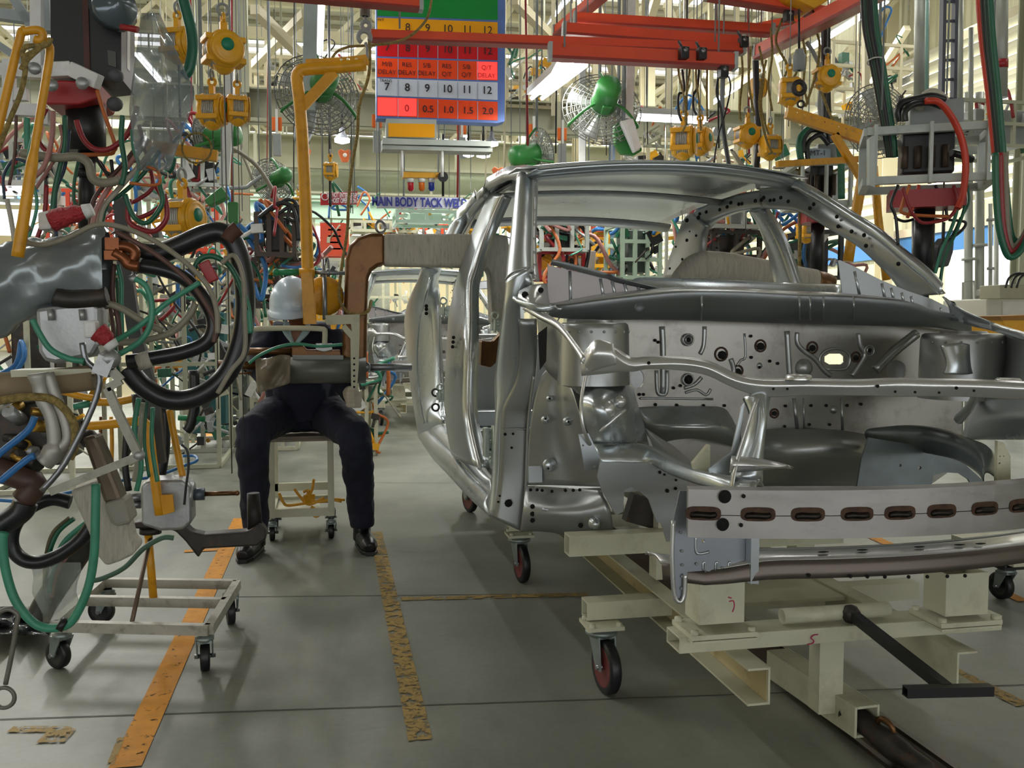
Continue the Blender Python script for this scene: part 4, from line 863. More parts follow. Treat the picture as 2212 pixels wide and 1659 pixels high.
# casters
def caster(root, x, y, ztop, r, w_, rim, yaw=.0, plate=True, pm=CREAM, name='caster'):
    D_ = Matrix.Rotation(yaw, 3, 'Z'); c0 = V((x, y, 0)); off = D_ @ V((0, r*.45, 0)); c = c0+off+V((0, 0, r)); ax = D_ @ V((1, 0, 0))
    h = MB(); h.lathe(V((x, y, ztop-.03)), (0, 0, 1), [(0, r*.5), (.008, r*.62), (.02, r*.62), (.024, r*.4), (.03, r*.4)], 16)
    for s in (-1, 1):
        a = ax*s*(w_/2+.008); fw = D_ @ V((0, 1, 0))
        p = [c0+a+fw*(-r*.5)+V((0, 0, ztop-.02)), c0+a+fw*(r*.5)+V((0, 0, ztop-.02)), c+a+fw*r*.22+V((0, 0, -r*.1)), c+a-fw*r*.22+V((0, 0, -r*.1))]
        h.prism(p, ax*.005*s)
    h.bar(c0+ax*(w_/2+.01)+V((0, 0, ztop-.025)), c0-ax*(w_/2+.01)+V((0, 0, ztop-.025)), r, .01)
    fork = h.build(name, mat('zinc fork', '8f9a97', .45, .75, .2, 20), root)
    if plate:
        mb = MB(); mb.box((x, y, ztop+.006), (.12, .12, .012)); 
        for sx in (-1, 1):
            for sy in (-1, 1): mb.lathe((x+sx*.045, y+sy*.045, ztop+.012), (0, 0, 1), [(0, .01), (.01, .01), (.01, 0)], 6)
        mb.build('mount_plate', pm, fork)
    MB().lathe(c-ax*w_/2, ax, [(0, r*.72), (0, r*.94), (w_*.15, r), (w_*.85, r), (w_, r*.94), (w_, r*.72)], 30).build('wheel', BLACKR, fork)
    MB().lathe(c-ax*(w_/2-.001), ax, [(0, 0), (0, r*.25), (w_*.1, r*.6), (-.002, r*.72), (w_*.02+.001, r*.8), (w_-.003, r*.8), (w_, r*.72), (w_*.9, r*.6), (w_-.002, r*.25), (w_-.002, 0)], 24).build('wheel_rim', rim, fork)
    MB().cyl(c-ax*(w_/2+.02), c+ax*(w_/2+.02), .008, 8).build('axle_bolt', STEEL, fork)
    return fork
RIMR = mat('dark red wheel rim', '6d2b2b', .45, .1, .1, 10)
for (x, y, yw) in ((.875, 2.87, .12), (.875, 4.2, .1), (1.98, 5.84, .1), (.875, 5.84, .3)): caster(dl, x, y, .21, .088, .035, RIMR, yw+pi, True)
for (x, y) in ((1.98, 2.87), ): pass
# marker pen signs on the dolly
def pen(pts, y, w_=.0018): return MB().tube(cr(PYs(pts, y), 4), w_, 5)
D(pen([(1767, 1371), (1758, 1372), (1752, 1378), (1758, 1384), (1755, 1390), (1744, 1392)], 2.336), 'marker_pen_sign', MAG)
D(pen([(1573, 1290), (1580, 1292)], 2.285).tube(cr(PYs([(1575, 1299), (1584, 1298), (1586, 1310), (1582, 1322)], 2.287), 4), .0018, 5), 'marker_pen_sign', MAG)
D(pen([(2110, 1345), (2122, 1352), (2104, 1348)], 2.336), 'marker_pen_sign', MAG)
# ================= seated worker, trolley seat, suspended welding gun =================
def soft(mb, name, m, parent, vox=.008, it=6, disp=0):
    o = mb.build(name, m, parent, fix=False)
    r = o.modifiers.new('remesh', 'REMESH'); r.mode = 'VOXEL'; r.voxel_size = vox; r.use_smooth_shade = True
    s = o.modifiers.new('smooth', 'SMOOTH'); s.iterations = it; s.factor = .5
    if disp:
        tx = bpy.data.textures.get('folds') or bpy.data.textures.new('folds', 'CLOUDS'); tx.noise_scale = .07; tx.noise_depth = 1
        d = o.modifiers.new('folds', 'DISPLACE'); d.texture = tx; d.strength = disp; d.mid_level = .5; d.texture_coords = 'LOCAL'
    return o
NAVY = mat('navy work cloth', '171a2c', .85, 0, .25, 5, .5, bscale=14)
SKIN = mat('brown skin', '8a5a3c', .5, 0, .08, 8)
wk = thing('person', 'person in navy work clothes and pale blue hard hat, seated behind the suspended welding gun', 'person', PZ(660, 1140, 0))
Yh = 5.3
hip = PY(655, 885, Yh); neck = PY(645, 700, 5.12); head = PY(634, 655, 5.03)
kL = PY(545, 935, 4.88); kR = PY(768, 945, 4.88); aL = PY(552, 1128, 4.95); aR = PY(782, 1125, 4.98)
hL = hip+V((-.09, 0, -.0)); hR = hip+V((.1, 0, 0))
chest = PY(648, 770, 5.22); shL = PY(580, 725, 5.15); shR = PY(722, 725, 5.15)
b = MB()
b.tube([hip+V((0, 0, -.02)), chest, neck+V((0, .04, -.06))], [.13, .13, .06], 12)
b.tube([neck+V((0, .05, -.08)), neck+V((0, .03, .0)), head+V((0, .02, -.02))], [.05, .048, .05], 12)
hc = head+V((0, 0, .015))
b.ball(hc, .098, 20, (.8, .95, 1.15)); b.ball(hc+V((0, -.03, -.06)), .06, 14, (.9, .9, .9))
b.tube([hc+V((0, -.085, .0)), hc+V((0, -.112, -.035))], [.008, .015], 8)          # nose
b.tube([hc+V((-.02, -.083, -.065)), hc+V((0, -.09, -.066)), hc+V((.02, -.083, -.065))], .006, 6)  # lips
for s in (-1, 1):
    b.ball(hc+V((.078*s, .01, -.01)), .03, 10, (.35, .7, 1)); b.tube([hc+V((.012*s, -.088, .015)), hc+V((.045*s, -.078, .018))], .007, 6)
for h, k, a in ((hL, kL, aL), (hR, kR, aR)): b.tube([h, k, a, a+V((0, 0, -.04))], [.075, .052, .04, .036], 10)
eR = PY(742, 825, 5.0); wR = PY(757, 862, 4.86); hdR = PY(766, 855, 4.82)
eL = PY(560, 800, 5.0); wL = PY(584, 828, 4.9)
b.tube([shR, eR, wR, hdR], [.05, .04, .03, .025], 10); b.tube([shL, eL, wL], [.05, .04, .03], 10)
# left hand resting on the gun cylinder: palm and curled fingers
def hand(mb, w_, d, up, side, curl=1):
    """palm at w_, fingers along d, curling towards -up"""
    d = V(d).normalized(); up = V(up).normalized(); s = d.cross(up).normalized()*side
    mb.tube([w_, w_+d*.05, w_+d*.085], [.027, .034, .03], 8)
    for k, L in enumerate((.9, 1.0, .95, .78)):
        p = w_+d*.085+s*(-.03+.02*k); pts = [p-d*.02, p+d*.03*L, p+d*.052*L-up*.018*curl, p+d*.055*L-up*.042*curl, p+d*.04*L-up*.058*curl]
        mb.tube(pts, [.0105, .0095, .009, .0085, .008], 7)
    p = w_+d*.03-s*.028; mb.tube([p, p-s*.022+d*.02-up*.012*curl, p-s*.026+d*.045-up*.035*curl, p-s*.012+d*.06-up*.05*curl], [.014, .012, .01, .009], 7)
hand(b, wL, (.3, -.2, .9), (0, 1, .1), 1)
body = soft(b, 'body', SKIN, wk, .009, 4)
mb = MB()
for s in (-1, 1): mb.ball(hc+V((.028*s, -.086, .004)), .009, 8, (1.3, .6, .7))
mb.build('eyes', mat('eye', 'd8d2c8', .3, 0, 0), body)
MB().ball(hc+V((0, .02, .0)), .1, 16, (.84, .95, .9)).build('hair', mat('black hair', '0e0c0b', .6, 0, .2, 60), wk)
# trousers, jacket, collar
t = MB()
t.ball(hip+V((0, .0, -.02)), .155, 14, (1.25, .9, .75))
for h, k, a in ((hL, kL, aL), (hR, kR, aR)):
    mid = h.lerp(k, .5); sh = k.lerp(a, .5)
    t.tube([h, mid+V((0, 0, .01)), k+V((0, -.01, .01)), k+V((0, -.015, -.06)), sh+V((0, .0, 0)), a+V((0, 0, 0)), a+V((0, 0, -.035))], [.12, .105, .092, .088, .078, .07, .068], 14)
soft(t, 'trousers', NAVY, wk, .012, 5, .022)
j = MB()
j.tube([hip+V((0, -.02, .0)), hip.lerp(chest, .5)+V((0, -.03, 0)), chest+V((0, -.02, .02)), chest.lerp(neck, .6)], [.165, .17, .165, .12], 16)
for x in (-.08, .08): j.tube([hip+V((x, 0, .02)), chest+V((x*1.1, 0, .03))], [.12, .125], 12)
j.tube([shL+V((.02, 0, 0)), neck+V((0, .05, -.06)), shR+V((-.02, 0, 0))], [.078, .075, .078], 12)
j.tube([shR, PY(738, 770, 5.08), eR, wR+V((0, .03, .01))], [.082, .072, .062, .048], 12); j.tube([shL, PY(565, 760, 5.05), eL, wL+V((-.02, .01, .01))], [.082, .072, .06, .046], 12)
soft(j, 'jacket', NAVY, wk, .012, 5, .018)
cl = MB()
for s, q in ((-1, (612, 712)), (1, (668, 712))):
    p0 = PY(q[0]+(4 if s < 0 else -2), q[1]-24, 5.0); p1 = PY(q[0]+2*s, q[1]+2, 4.965); p2 = PY(636, 742, 4.955); p3 = PY(629 if s < 0 else 645, 742, 4.955); p4 = PY(q[0]-10*s+4, q[1]-12, 4.98)
    cl.band([p0, p1, p3], [p4, PY(q[0]-16*s, q[1]+4, 4.97), p2], .004, .006, 3, (0, -1, 0))
cl.build('collar', mat('pale grey collar', '9db0b0', .8, 0, .08, 20), wk)
# neck opening skin
MB().prism(PYs([(618, 712), (660, 712), (637, 742)], 4.985), (0, .03, 0)).build('throat', SKIN, wk)
# shoes
SHOE = mat('black scuffed leather', '17171a', .35, 0, .2, 12)
for a, dx in ((aR, .02), (aL, -.03)):
    s = MB(); g = V((a.x, a.y, 0)); s.tube([g+V((0, .05, .05)), g+V((dx, -.05, .05)), g+V((dx*1.5, -.14, .042)), g+V((dx*1.8, -.185, .035))], [.046, .05, .047, .03], 12); s.tube([g+V((0, .02, .04)), g+V((0, .01, .12))], [.05, .048], 12)
    o = soft(s, 'shoe', SHOE, wk, .008, 3)
    so = MB(); so.prism([g+V((x, y, .0)) for x, y in ((-.038, .085), (.038, .085), (.046+dx, -.06), (.044+dx*1.5, -.15), (.022+dx*1.8, -.2), (-.022+dx*1.8, -.2), (-.044+dx*1.5, -.15), (-.046+dx, -.06))], (0, 0, .02)); so.build('sole', BLACKR, o, bevel=.003)
# glove gripping the cream bar
gl = MB(); g = PY(764, 862, 4.84)
gl.tube([PY(755, 846, 4.9), g, PY(768, 872, 4.85)], [.04, .046, .036], 10)
for k in range(4):
    z = g.z+.035-.021*k; x = g.x
    gl.tube([V((x-.03, g.y+.0, z)), V((x-.028, g.y-.045, z)), V((x, g.y-.062, z-.002)), V((x+.03, g.y-.045, z-.004)), V((x+.03, g.y-.02, z-.004))], [.013, .013, .0125, .0115, .011], 8)
gl.tube([V((g.x-.03, g.y, g.z+.04)), V((g.x-.02, g.y-.03, g.z+.058)), V((g.x+.008, g.y-.05, g.z+.058))], [.014, .013, .011], 8)
soft(gl, 'glove', mat('off white cotton glove', 'b8b0a0', .9, 0, .1, 15, .3), wk, .005, 2)
# hard hat
hat = MB(); hp = PY(634, 664, 5.03); 
prof = []
hm = Matrix.Translation(hp) @ Matrix.Rotation(R(12), 4, 'X') @ Matrix.Rotation(R(-6), 4, 'Y')
vs = []; fs = []; N = 28; Mr = 9
for i in range(Mr+1):
    t_ = (pi/2)*i/Mr
    for k in range(N):
        p = 2*pi*k/N; r_ = sin(t_); y = sin(p)*r_*.145; x = cos(p)*r_*.124; z = cos(t_)*.165
        if abs(x) < .018: z += .006*r_ if y < .1 else 0
        vs.append(hm @ V((x, y, z)))
for i in range(Mr):
    for k in range(N): fs.append((i*N+k, (i+1)*N+k, (i+1)*N+(k+1) % N, i*N+(k+1) % N))
o = len(vs)
for k in range(N):
    p = 2*pi*k/N; e = .014+.045*max(0, -sin(p))**2; vs.append(hm @ V((cos(p)*(.124+e*.8), sin(p)*(.145+e), -.006-.014*max(0, -sin(p)))))
for k in range(N): fs.append((Mr*N+k, o+k, o+(k+1) % N, Mr*N+(k+1) % N))
hat.add(vs, fs, True)
ho = hat.build('hard_hat', mat('pale blue hard hat shell', 'b4c6d6', .3, 0, .03, 5, coat=.4), wk); ho.modifiers.new('s', 'SOLIDIFY').thickness = .004
mb = MB(); mb.box(hm @ V((.02, -.147, .022)), (.045, .012, .025), rx=.3); mb.build('lamp_clip', mat('pale blue hard hat shell', 'b4c6d6'), ho, bevel=.003)
# trolley used as a seat
ct = thing('tool_trolley', 'cream square-tube trolley the seated person uses as a stool', 'trolley', PZ(650, 1140, 0))
sx0, sx1 = PY(577, 1000, 5.2).x, PY(722, 1000, 5.2).x; y0, y1 = 5.2, 5.62; zs = PY(650, 952, 5.2).z
WD = mat('worn grey board', '8d8474', .7, 0, .25, 6, .2, '3e3a32', .5, stretch=(1, 8, 8))
MB().box(((sx0+sx1)/2, (y0+y1)/2, zs+.012), (sx1-sx0+.03, y1-y0+.04, .03)).build('seat_board', WD, ct, bevel=.004)
for x in (sx0+.02, sx1-.02):
    for y in (y0+.02, y1-.02): MB().bar((x, y, .13), (x, y, zs), .035, .035, V((0, 1, 0))).build('leg', CREAM, ct, bevel=.002)
zl = PY(650, 1108, 5.2).z
for nm, a, b_ in (('lower_rail', (sx0, y0+.02, zl), (sx1, y0+.02, zl)), ('lower_rail', (sx0, y1-.02, zl), (sx1, y1-.02, zl)), ('lower_rail', (sx0+.02, y0, zl), (sx0+.02, y1, zl)), ('lower_rail', (sx1-.02, y0, zl), (sx1-.02, y1, zl)), ('middle_rail', (sx0, y1-.02, zl+.08), (sx1, y1-.02, zl+.08))):
    MB().bar(a, b_, .035, .045).build(nm, CREAM, ct)
MB().box(((sx0+sx1)/2-.03, (y0+y1)/2, zl+.005), ((sx1-sx0)*.7, (y1-y0)*.8, .006)).build('lower_tray', CREAM, ct)
for x in (sx0+.02, sx1-.02):
    for y in (y0+.02, y1-.04): caster(ct, x, y, .115, .045, .028, BLACKP, .1, False)
tl = MB(); yy = 5.22
for l in ([(603, 1065), (612, 1085), (625, 1092), (680, 1084), (715, 1080), (738, 1083)], [(636, 1056), (650, 1075), (668, 1090), (700, 1075)], [(678, 1035), (674, 1058), (668, 1072), (678, 1082)], [(670, 1105), (682, 1116), (692, 1108), (672, 1094)], [(655, 1063), (668, 1060), (660, 1080), (690, 1084), (720, 1079), (745, 1080)]):
    tl.tube(cr(PYs(l, yy), 4), .008, 7)
tl.box(PY(668, 1078, yy), (.06, .02, .05), rz=.4)
tl.build('clamp_tool', YEL, None, label='yellow bent steel clamp tool lying in the lower tray of the cream trolley', cat='tool')
# ---------------- big suspended C gun ----------------
YG = 4.95
gun = thing('welding_gun', 'large C-shaped copper spot welding gun with tape-wrapped arm reaching into the car door opening', 'welding gun', PY(765, 700, YG))
G = lambda mb, n, m, **k: mb.build(n, m, gun, **k)
def slab(poly, y, d, n=3, closed_s=False): return MB().prism(PYs(poly, y), (0, d, 0))
G(slab([(832, 503), (800, 503), (772, 512), (754, 530), (746, 560), (744, 640), (738, 775), (792, 795), (795, 640), (797, 600), (804, 585), (818, 575), (832, 573)], YG-.06, .12), 'copper_yoke', COPPER, bevel=.022)
arm = G(MB().tube([PY(829, 539, YG), PY(834, 539, YG), PY(960, 541, YG), PY(1090, 543, YG+.0)], [.08, .094, .094, .094], 4), 'arm_core', WRAP)
arm.hide_render = False
ad = arm.data; arm.name = 'wrapped_arm'
arm2 = MB().prism(PYs([(830, 504), (1062, 505), (1098, 508), (1104, 560), (1098, 700), (1064, 700), (1060, 590), (1050, 577), (830, 573)], YG-.075), (0, .15, 0))
bpy.data.objects.remove(arm); arm = G(arm2, 'wrapped_arm', WRAP, bevel=.035)
G(slab([(1040, 735), (1064, 738), (1100, 700), (1098, 760), (1060, 795), (1038, 790)], YG-.04, .08), 'copper_tip', COPPER, bevel=.01)
mb = MB(); e = PY(822, 490, YG); mb.torus(e, (.6, -1, 0), .03, .0075, 18, 7); mb.cyl(e-V((0, 0, .03)), e-V((0, 0, .07)), .008, 8); G(mb, 'eye_bolt', STEEL)
c0, c1 = PY(628, 800, YG-.06), PY(790, 800, YG-.06); r_ = (PY(700, 772, YG).z-PY(700, 828, YG).z)/2
G(MB().lathe(c0, c1-c0, [(0, 0), (0, r_), ((c1-c0).length, r_), ((c1-c0).length, 0)], 24), 'air_cylinder', mat('dark grey cylinder paint', '64675f', .4, .2, .15, 8))
G(slab([(632, 768), (742, 768), (742, 777), (632, 777)], YG-.1, .08), 'cylinder_cap', GREYP, bevel=.003)
G(MB().cyl(PY(788, 793, YG-.05), PY(888, 793, YG+.0), .019, 14).ball(PY(792, 793, YG-.05), .026, 10), 'piston_rod', STEEL)
G(slab([(630, 748), (655, 746), (662, 755), (735, 756), (740, 772), (630, 772)], YG-.03, .1), 'copper_bus_bar', COPPER, bevel=.006)
G(MB().cyl(PY(528, 760, YG), PY(632, 758, YG), .02, 12), 'copper_rod', COPPER)
G(MB().cyl(PY(470, 788, YG), PY(560, 790, YG), .022, 12).cyl(PY(500, 807, YG), PY(560, 805, YG), .006, 8), 'feed_tube', COPPER)
sh = MB(); rows = []
for j in range(7):
    row = []
    for i in range(9):
        u = i/8; v = j/6; px = 551+76*u+4*v*(1-u); py = 770+(80-22*u)*v+4*sin(u*6)*(1-v); row.append(PY(px, py, YG-.15+.02*sin(u*9+v*4)+.015*cos(v*7+u*3)))
    rows.append(row)
PLAST = mat('clear crinkled polythene', 'a8b0a8', .12, 0, .1, 20, .3, alpha=.42, bscale=10)
PLASTB = mat('brownish smeared polythene', '8a7f6b', .18, 0, .2, 12, .3, alpha=.75, bscale=10)
G(sh.grid(rows, .003, (0, 1, 0), n=2), 'plastic_cover', PLASTB)
br = G(slab([(701, 692), (703, 681), (777, 679), (777, 722), (775, 790), (771, 847), (759, 847), (757, 740), (757, 732), (742, 715), (738, 706), (746, 700), (760, 716), (758, 700), (706, 702)], YG-.16, .025), 'operating_handle', CREAM, bevel=.002)
mh = MB()
for y in (774, 787, 800, 812, 824, 836): c = PY(765, y, YG-.163); dot(mh, c, (0, -1, 0), .0055)
mh.build('painted_adjuster_hole', HOLE_SHADE, br)
G(MB().tube(cr(PYs([(543, 711), (600, 709), (660, 709), (696, 711), (702, 716), (701, 748)], YG-.14), 3), .0135, 12), 'grab_bar', CREAM)
G(slab([(682, 742), (718, 742), (718, 756), (700, 760), (682, 756)], YG-.16, .05), 'grab_bar_clamp', ALU, bevel=.003)
G(MB().tube(cr(PYs([(538, 785), (560, 768), (600, 750), (640, 743), (690, 748), (740, 744)], YG-.17), 6), .008, 8), 'green_air_hose', GREENH)
G(MB().cyl(PY(701, 600, YG-.1), PY(702, 690, YG-.15), .012, 10).cyl(PY(698, 560, YG-.1), PY(701, 620, YG-.1), .009, 8), 'hanger_rod', STEEL)
RT_ = lambda nm, lb, pts, r=.012: MB().tube(cr(pts, 8), r, 7).build(nm, ROPE, None, label=lb, cat='rope')
RT_('rope', 'manila rope hanging from the yellow hanger arm and looped under the copper yoke', PYs([(797, 78, 4.9), (799, 130, 4.85), (795, 170, 4.85), (776, 230, 4.85), (772, 290, 4.85), (762, 350, 4.85), (754, 420, 4.85), (750, 500, 4.84), (738, 580, 4.83), (733, 640, 4.83), (745, 668, 4.83), (770, 680, 4.83), (795, 672, 4.84), (802, 650, 4.9)], 4.85), .0085)
RT_('rope', 'slack grey brown rope draped from the red beam end across to the yellow hanger', PYs([(932, 0), (922, 40), (890, 75), (850, 92), (800, 98), (750, 102), (722, 118), (712, 150)], 4.9), .007)
# yellow perforated hanger with post
hg = thing('tool_hanger', 'yellow tubular hanger with perforated top plate, post passing in front of the hard hat', 'hanger', PY(660, 400, 4.75))
H = lambda mb, n, m=YEL: mb.build(n, m, hg)
YH = 4.75
p = H(MB().tube(cr(PYs([(668, 700), (662, 500), (655, 330), (648, 230), (641, 168)], YH), 3) + cr(PYs([(641, 168), (646, 155), (660, 150), (720, 146), (790, 140)], YH), 4)[1:], .03, 14), 'post')
H(plateY(MB(), [(660, 128), (740, 124), (790, 118), (797, 132), (797, 141), (660, 146)], [(737, 129, 3), (752, 128.5, 4), (770, 128, 3.5)], YH, .008), 'perforated_plate')
H(MB().bar(PY(652, 232, YH), PY(722, 156, YH), .03, .05), 'diagonal_brace')
H(MB().bar(PY(662, 590, YH-.03), PY(670, 700, YH-.03), .055, .05).bar(PY(677, 634, YH-.02), PY(679, 700, YH-.02), .02, .04), 'post_sleeve')
H(MB().cyl(PY(646, 588, YH-.02), PY(680, 588, YH-.02), .02, 12), 'cross_sleeve')
H(MB().cyl(PY(600, 588, YH-.02), PY(646, 588, YH-.02), .016, 12).ball(PY(597, 588, YH-.02), .02, 8), 'green_cross_bar', mat('hanger green', '1f8050', .4))
H(MB().cyl(PY(680, 589, YH-.02), PY(745, 590, YH-.02), .01, 10).cyl(PY(705, 589, YH-.02), PY(712, 589, YH-.02), .02, 8), 'clamp_screw', STEEL)
H(MB().lathe(PY(690, 640, 4.95), (.5, -1, 0), [(0, .08), (.03, .1), (.08, .1), (.1, .06), (.1, 0)], 18), 'winch_drum', YEL)
sw = thing('swivel_hook', 'grey steel swivel hook block hanging on its cable above the yellow hanger', 'hook', PY(790, 60, 4.8))
MB().cyl(PY(788, -40, 4.8), PY(788, 8, 4.8), .008, 6).build('cable', BLACKP, sw); MB().lathe(PY(789, 35, 4.8), (0, 0, 1), [(0, .015), (0, .026), (.07, .026), (.08, .01)], 14).build('socket', GREYP, sw)
mb = MB(); mb.torus(PY(790, 55, 4.8), (0, 1, 0), .02, .011, 14, 7); mb.torus(PY(787, 80, 4.8), (0, 1, 0), .03, .012, 18, 7, -pi*.2, pi*1.35); mb.cyl(PY(789, 34, 4.8), PY(790, 50, 4.8), .008, 7); mb.build('hook', GREYP, sw)
MB().tube(cr(PYs([(789, 92), (793, 105), (792, 130)], 4.79), 3), .008, 6).build('shackle', STEEL, sw)
# second wrapped gun seen through the right side window
g2 = thing('welding_gun', 'tape-wrapped welding gun arm with copper end lying beyond the dash inside the car', 'welding gun', PY(1600, 590, 4.9))
MB().tube(cr(PYs([(1470, 640), (1478, 605), (1510, 577), (1560, 575), (1640, 588), (1760, 608)], 4.9), 5), [.06, .075, .082, .08, .078, .07], 14).build('wrapped_arm', WRAP, g2)
MB().tube(cr(PYs([(1760, 608), (1785, 612), (1808, 632)], 4.9), 4), [.068, .06, .03], 12).build('copper_end', COPPER, g2)
# ================= overhead: hoists, fans, beams, board =================
# balancer hoist prototype at origin, drum axis along Y, face towards -Y
def make_hoist(name, label, loc, rz, s=1, hang=.6, wire=.5, green=True):
    t = thing(name, label, 'hoist', (0, 0, 0), None)
    MB().lathe((0, -.075, 0), (0, 1, 0), [(0, 0), (0, .06), (.006, .085), (.02, .1), (.035, .1), (.038, .092), (.045, .09), (.105, .09), (.11, .098), (.13, .1), (.145, .085), (.15, .05), (.15, 0)], 28).build('housing', YELH, t)
    f = MB().lathe((0, -.074, 0), (0, -1, 0), [(0, .088), (.008, .086), (.01, .07), (.008, .062), (.012, .055), (.012, 0)], 28).build('spring_cover', YELH, t)
    if green: MB().lathe((0, -.087, .015), (0, -1, 0), [(-.002, .034), (.004, .033), (.004, 0)], 20).build('cover_badge', mat('badge green', '12785a', .5), f)
    d = MB()
    for k in range(7): d.torus((0, -.03+.011*k, 0), (0, 1, 0), .093, .0055, 26, 6)
    d.build('cable_drum', mat('wound wire rope', 'a9a8a0', .45, .5, .15, 40), t)
    for gx, gz in ((.075, .055), (.075, -.055), (-.075, .055), (-.075, -.055)): MB().box((gx, .005, gz), (.06, .13, .03)).build('guard', YELH, t, bevel=.004)
    MB().lathe((0, 0, -.075), (0, 0, -1), [(0, .06), (.025, .05), (.045, .025), (.05, 0)], 14).build('wire_guide', YELH, t)
    l = MB(); l.bar((0, 0, .08), (0, 0, .15), .035, .03); l.torus((0, 0, .17), (1, 0, 0), .022, .01, 14, 7); l.build('lug', YELH, t)
    h = MB(); h.torus((0, 0, .215), (0, 1, 0), .03, .008, 14, 6); h.cyl((0, 0, .24), (0, 0, .24+hang), .004, 6); h.build('suspension_hook', GREYP, t)
    if wire: MB().cyl((0, 0, -.12), (0, 0, -.12-wire), .0035, 5).build('wire_rope', mat('wire rope', '4a4844', .5, .5), t)
    return place(t, loc, rz, s, new=False)
def hoist(px, py, r_px, y, rz, lb, hang=.6, wire=.5, green=True, grp=None):
    c = PY(px, py, y); s = r_px*c.y*1.03/FPX/.1
    return make_hoist('spring_balancer', lb, c, rz, s, hang/s, wire/s, green)
hoist(483, 110, 37, 3.9, .35, 'yellow balancer hoist with green badge, upper of the three left of the green fan', .35, 1.6)
hoist(459, 238, 32, 4.2, 1.35, 'yellow wire balancer hoist, left one of the touching pair below', .5, 1.2)
hoist(513, 235, 28, 4.2, 1.75, 'yellow wire balancer hoist, right one of the touching pair below', .5, 1.4)
hoist(395, 472, 40, 4.3, 1.1, 'big yellow balancer with wide silver cable drum above the black hose arch', .4, .3)
hoist(384, 95, 32, 3.8, 1.2, 'yellow balancer half hidden behind the dark green hose', .4, .2)
hoist(714, 368, 17, 6.5, 1.4, 'small dirty yellow balancer on a wire loop right of the yellow post', .25, .4, False)
hoist(1476, 305, 34, 5.5, 1.05, 'yellow balancer on ropes, front one of the pair under the red beams', .6, .5)
hoist(1512, 303, 28, 5.7, .8, 'yellow balancer on ropes, rear one of the pair under the red beams', .6, .5)
hoist(1614, 292, 25, 5.3, .05, 'yellow balancer disc with green badge right of the rope pair', .4, .5)
hoist(1663, 316, 26, 5.2, 1.5, 'yellow balancer beside the dark cable column above the car roof', .4, .4)
hoist(1705, 196, 30, 4.6, 1.25, 'yellow balancer with white plate just above the perforated yellow hanger', .5, .1)
hoist(1786, 168, 27, 4.8, -.1, 'round yellow balancer with green badge right of the hanger ropes', .5, .2)
hoist(1742, 498, 24, 6.0, 1.45, 'yellow balancer seen through the car right front window', .5, .4)
hoist(1684, 520, 18, 6.4, 1.3, 'shadowed yellow balancer behind the right middle pillar', .4, .2)
hoist(1017, 488, 14, 8, .1, 'small yellow balancer disc seen through the left rear window opening', .3, .2)
hoist(1104, 481, 18, 8, .1, 'yellow balancer disc seen through the left front window opening', .3, .2)
hoist(645, 440, 15, 8, 1.2, 'small yellow balancer left of the yellow post near the red warning sign', .4, .3)
hoist(1636, 190, 22, 5.6, 1.4, 'yellow hoist under the black trolley block below the red beams', .3, .3)
# ---------------- fans ----------------
CAGE = mat('fan guard wire', '8d8f88', .4, .5, .1, 20)
def make_fan(px, py, rpx, y, rz, rx, lb, motor=True, arms=True, mr=.07, back=True):
    c = PY(px, py, y); r = rpx*c.y*1.05/FPX; t = thing('industrial_fan', lb, 'fan', (0, 0, 0))
    mb = MB(); n = 9
    for sgn in ((-1, 1) if back else (-1,)):
        for k in range(1, n+1):
            q = k/n; mb.torus((0, sgn*r*.28*(1-q*q), 0), (0, 1, 0), r*q, .0036, 30, 4)
        for k in range(28):
            a = 2*pi*k/28; mb.tube([V((cos(a)*r*q, sgn*r*.28*(1-q*q), sin(a)*r*q)) for q in (.12, .4, .7, .9, 1)], .0028, 4, caps=False)
    mb.build('guard_cage', CAGE, t)
    for k in range(4):
        a = pi/2*k+.4; ca, sa = cos(a), sin(a); b_ = MB()
        b_.grid([[V((ca*q*r-sa*w_*r, w_*.12*r*(1-q*.5), sa*q*r+ca*w_*r)) for w_ in (-.18*q-.03, 0, .18*q+.03)] for q in (.12, .4, .7, .88)], .004, (0, 1, 0))
        b_.build('blade', mat('fan blade', 'b9bdb6', .4, .3, .08, 5, alpha=1), t)
    if motor:
        m_ = MB().lathe((0, .02, 0), (0, 1, 0), [(0, 0), (0, mr*.8), (.02, mr), (mr*2.6, mr), (mr*3, mr*.85), (mr*3.15, mr*.4), (mr*3.15, 0)], 20).build('motor', GREEN, t)
        MB().box((0, mr*1.5, -mr*.9), (mr*.7, mr, mr*.5)).build('terminal_box', GREEN, m_, bevel=.005)
    if arms:
        for k in range(3):
            a = pi/2+2*pi*k/3; MB().tube(cr([V((0, mr*1.2, 0)), V((cos(a)*r*.5, mr*1.4, sin(a)*r*.5)), V((cos(a)*r*.95, r*.12, sin(a)*r*.95)), V((cos(a)*r, 0, sin(a)*r))], 4), .01, 6).build('guard_arm', GREEN, t)
    t.rotation_euler = (rx, 0, rz); t.location = c
    return t
make_fan(686, 205, 85, 5.6, pi+.25, .25, 'large green motor fan with wire cage directly behind the yellow hanger arm', mr=.075)
make_fan(1300, 236, 84, 6.0, pi-.1, .35, 'large green motor fan with wire cage under the red crane beams', mr=.085)
make_fan(590, 392, 46, 7.5, pi+.6, .2, 'small green motor fan left of the yellow post above the helmet', mr=.06)
make_fan(1168, 330, 50, 8.0, pi-1.25, -.2, 'green motor fan seen edge on above the car roof', mr=.09)
make_fan(1896, 262, 82, 6.0, 0, 0, 'unpainted wire cage fan behind the right hanging transformer', False, False)
make_fan(440, 300, 42, 6.0, pi+1.2, .1, 'plastic wrapped green fan behind the left pair of balancers', mr=.07)
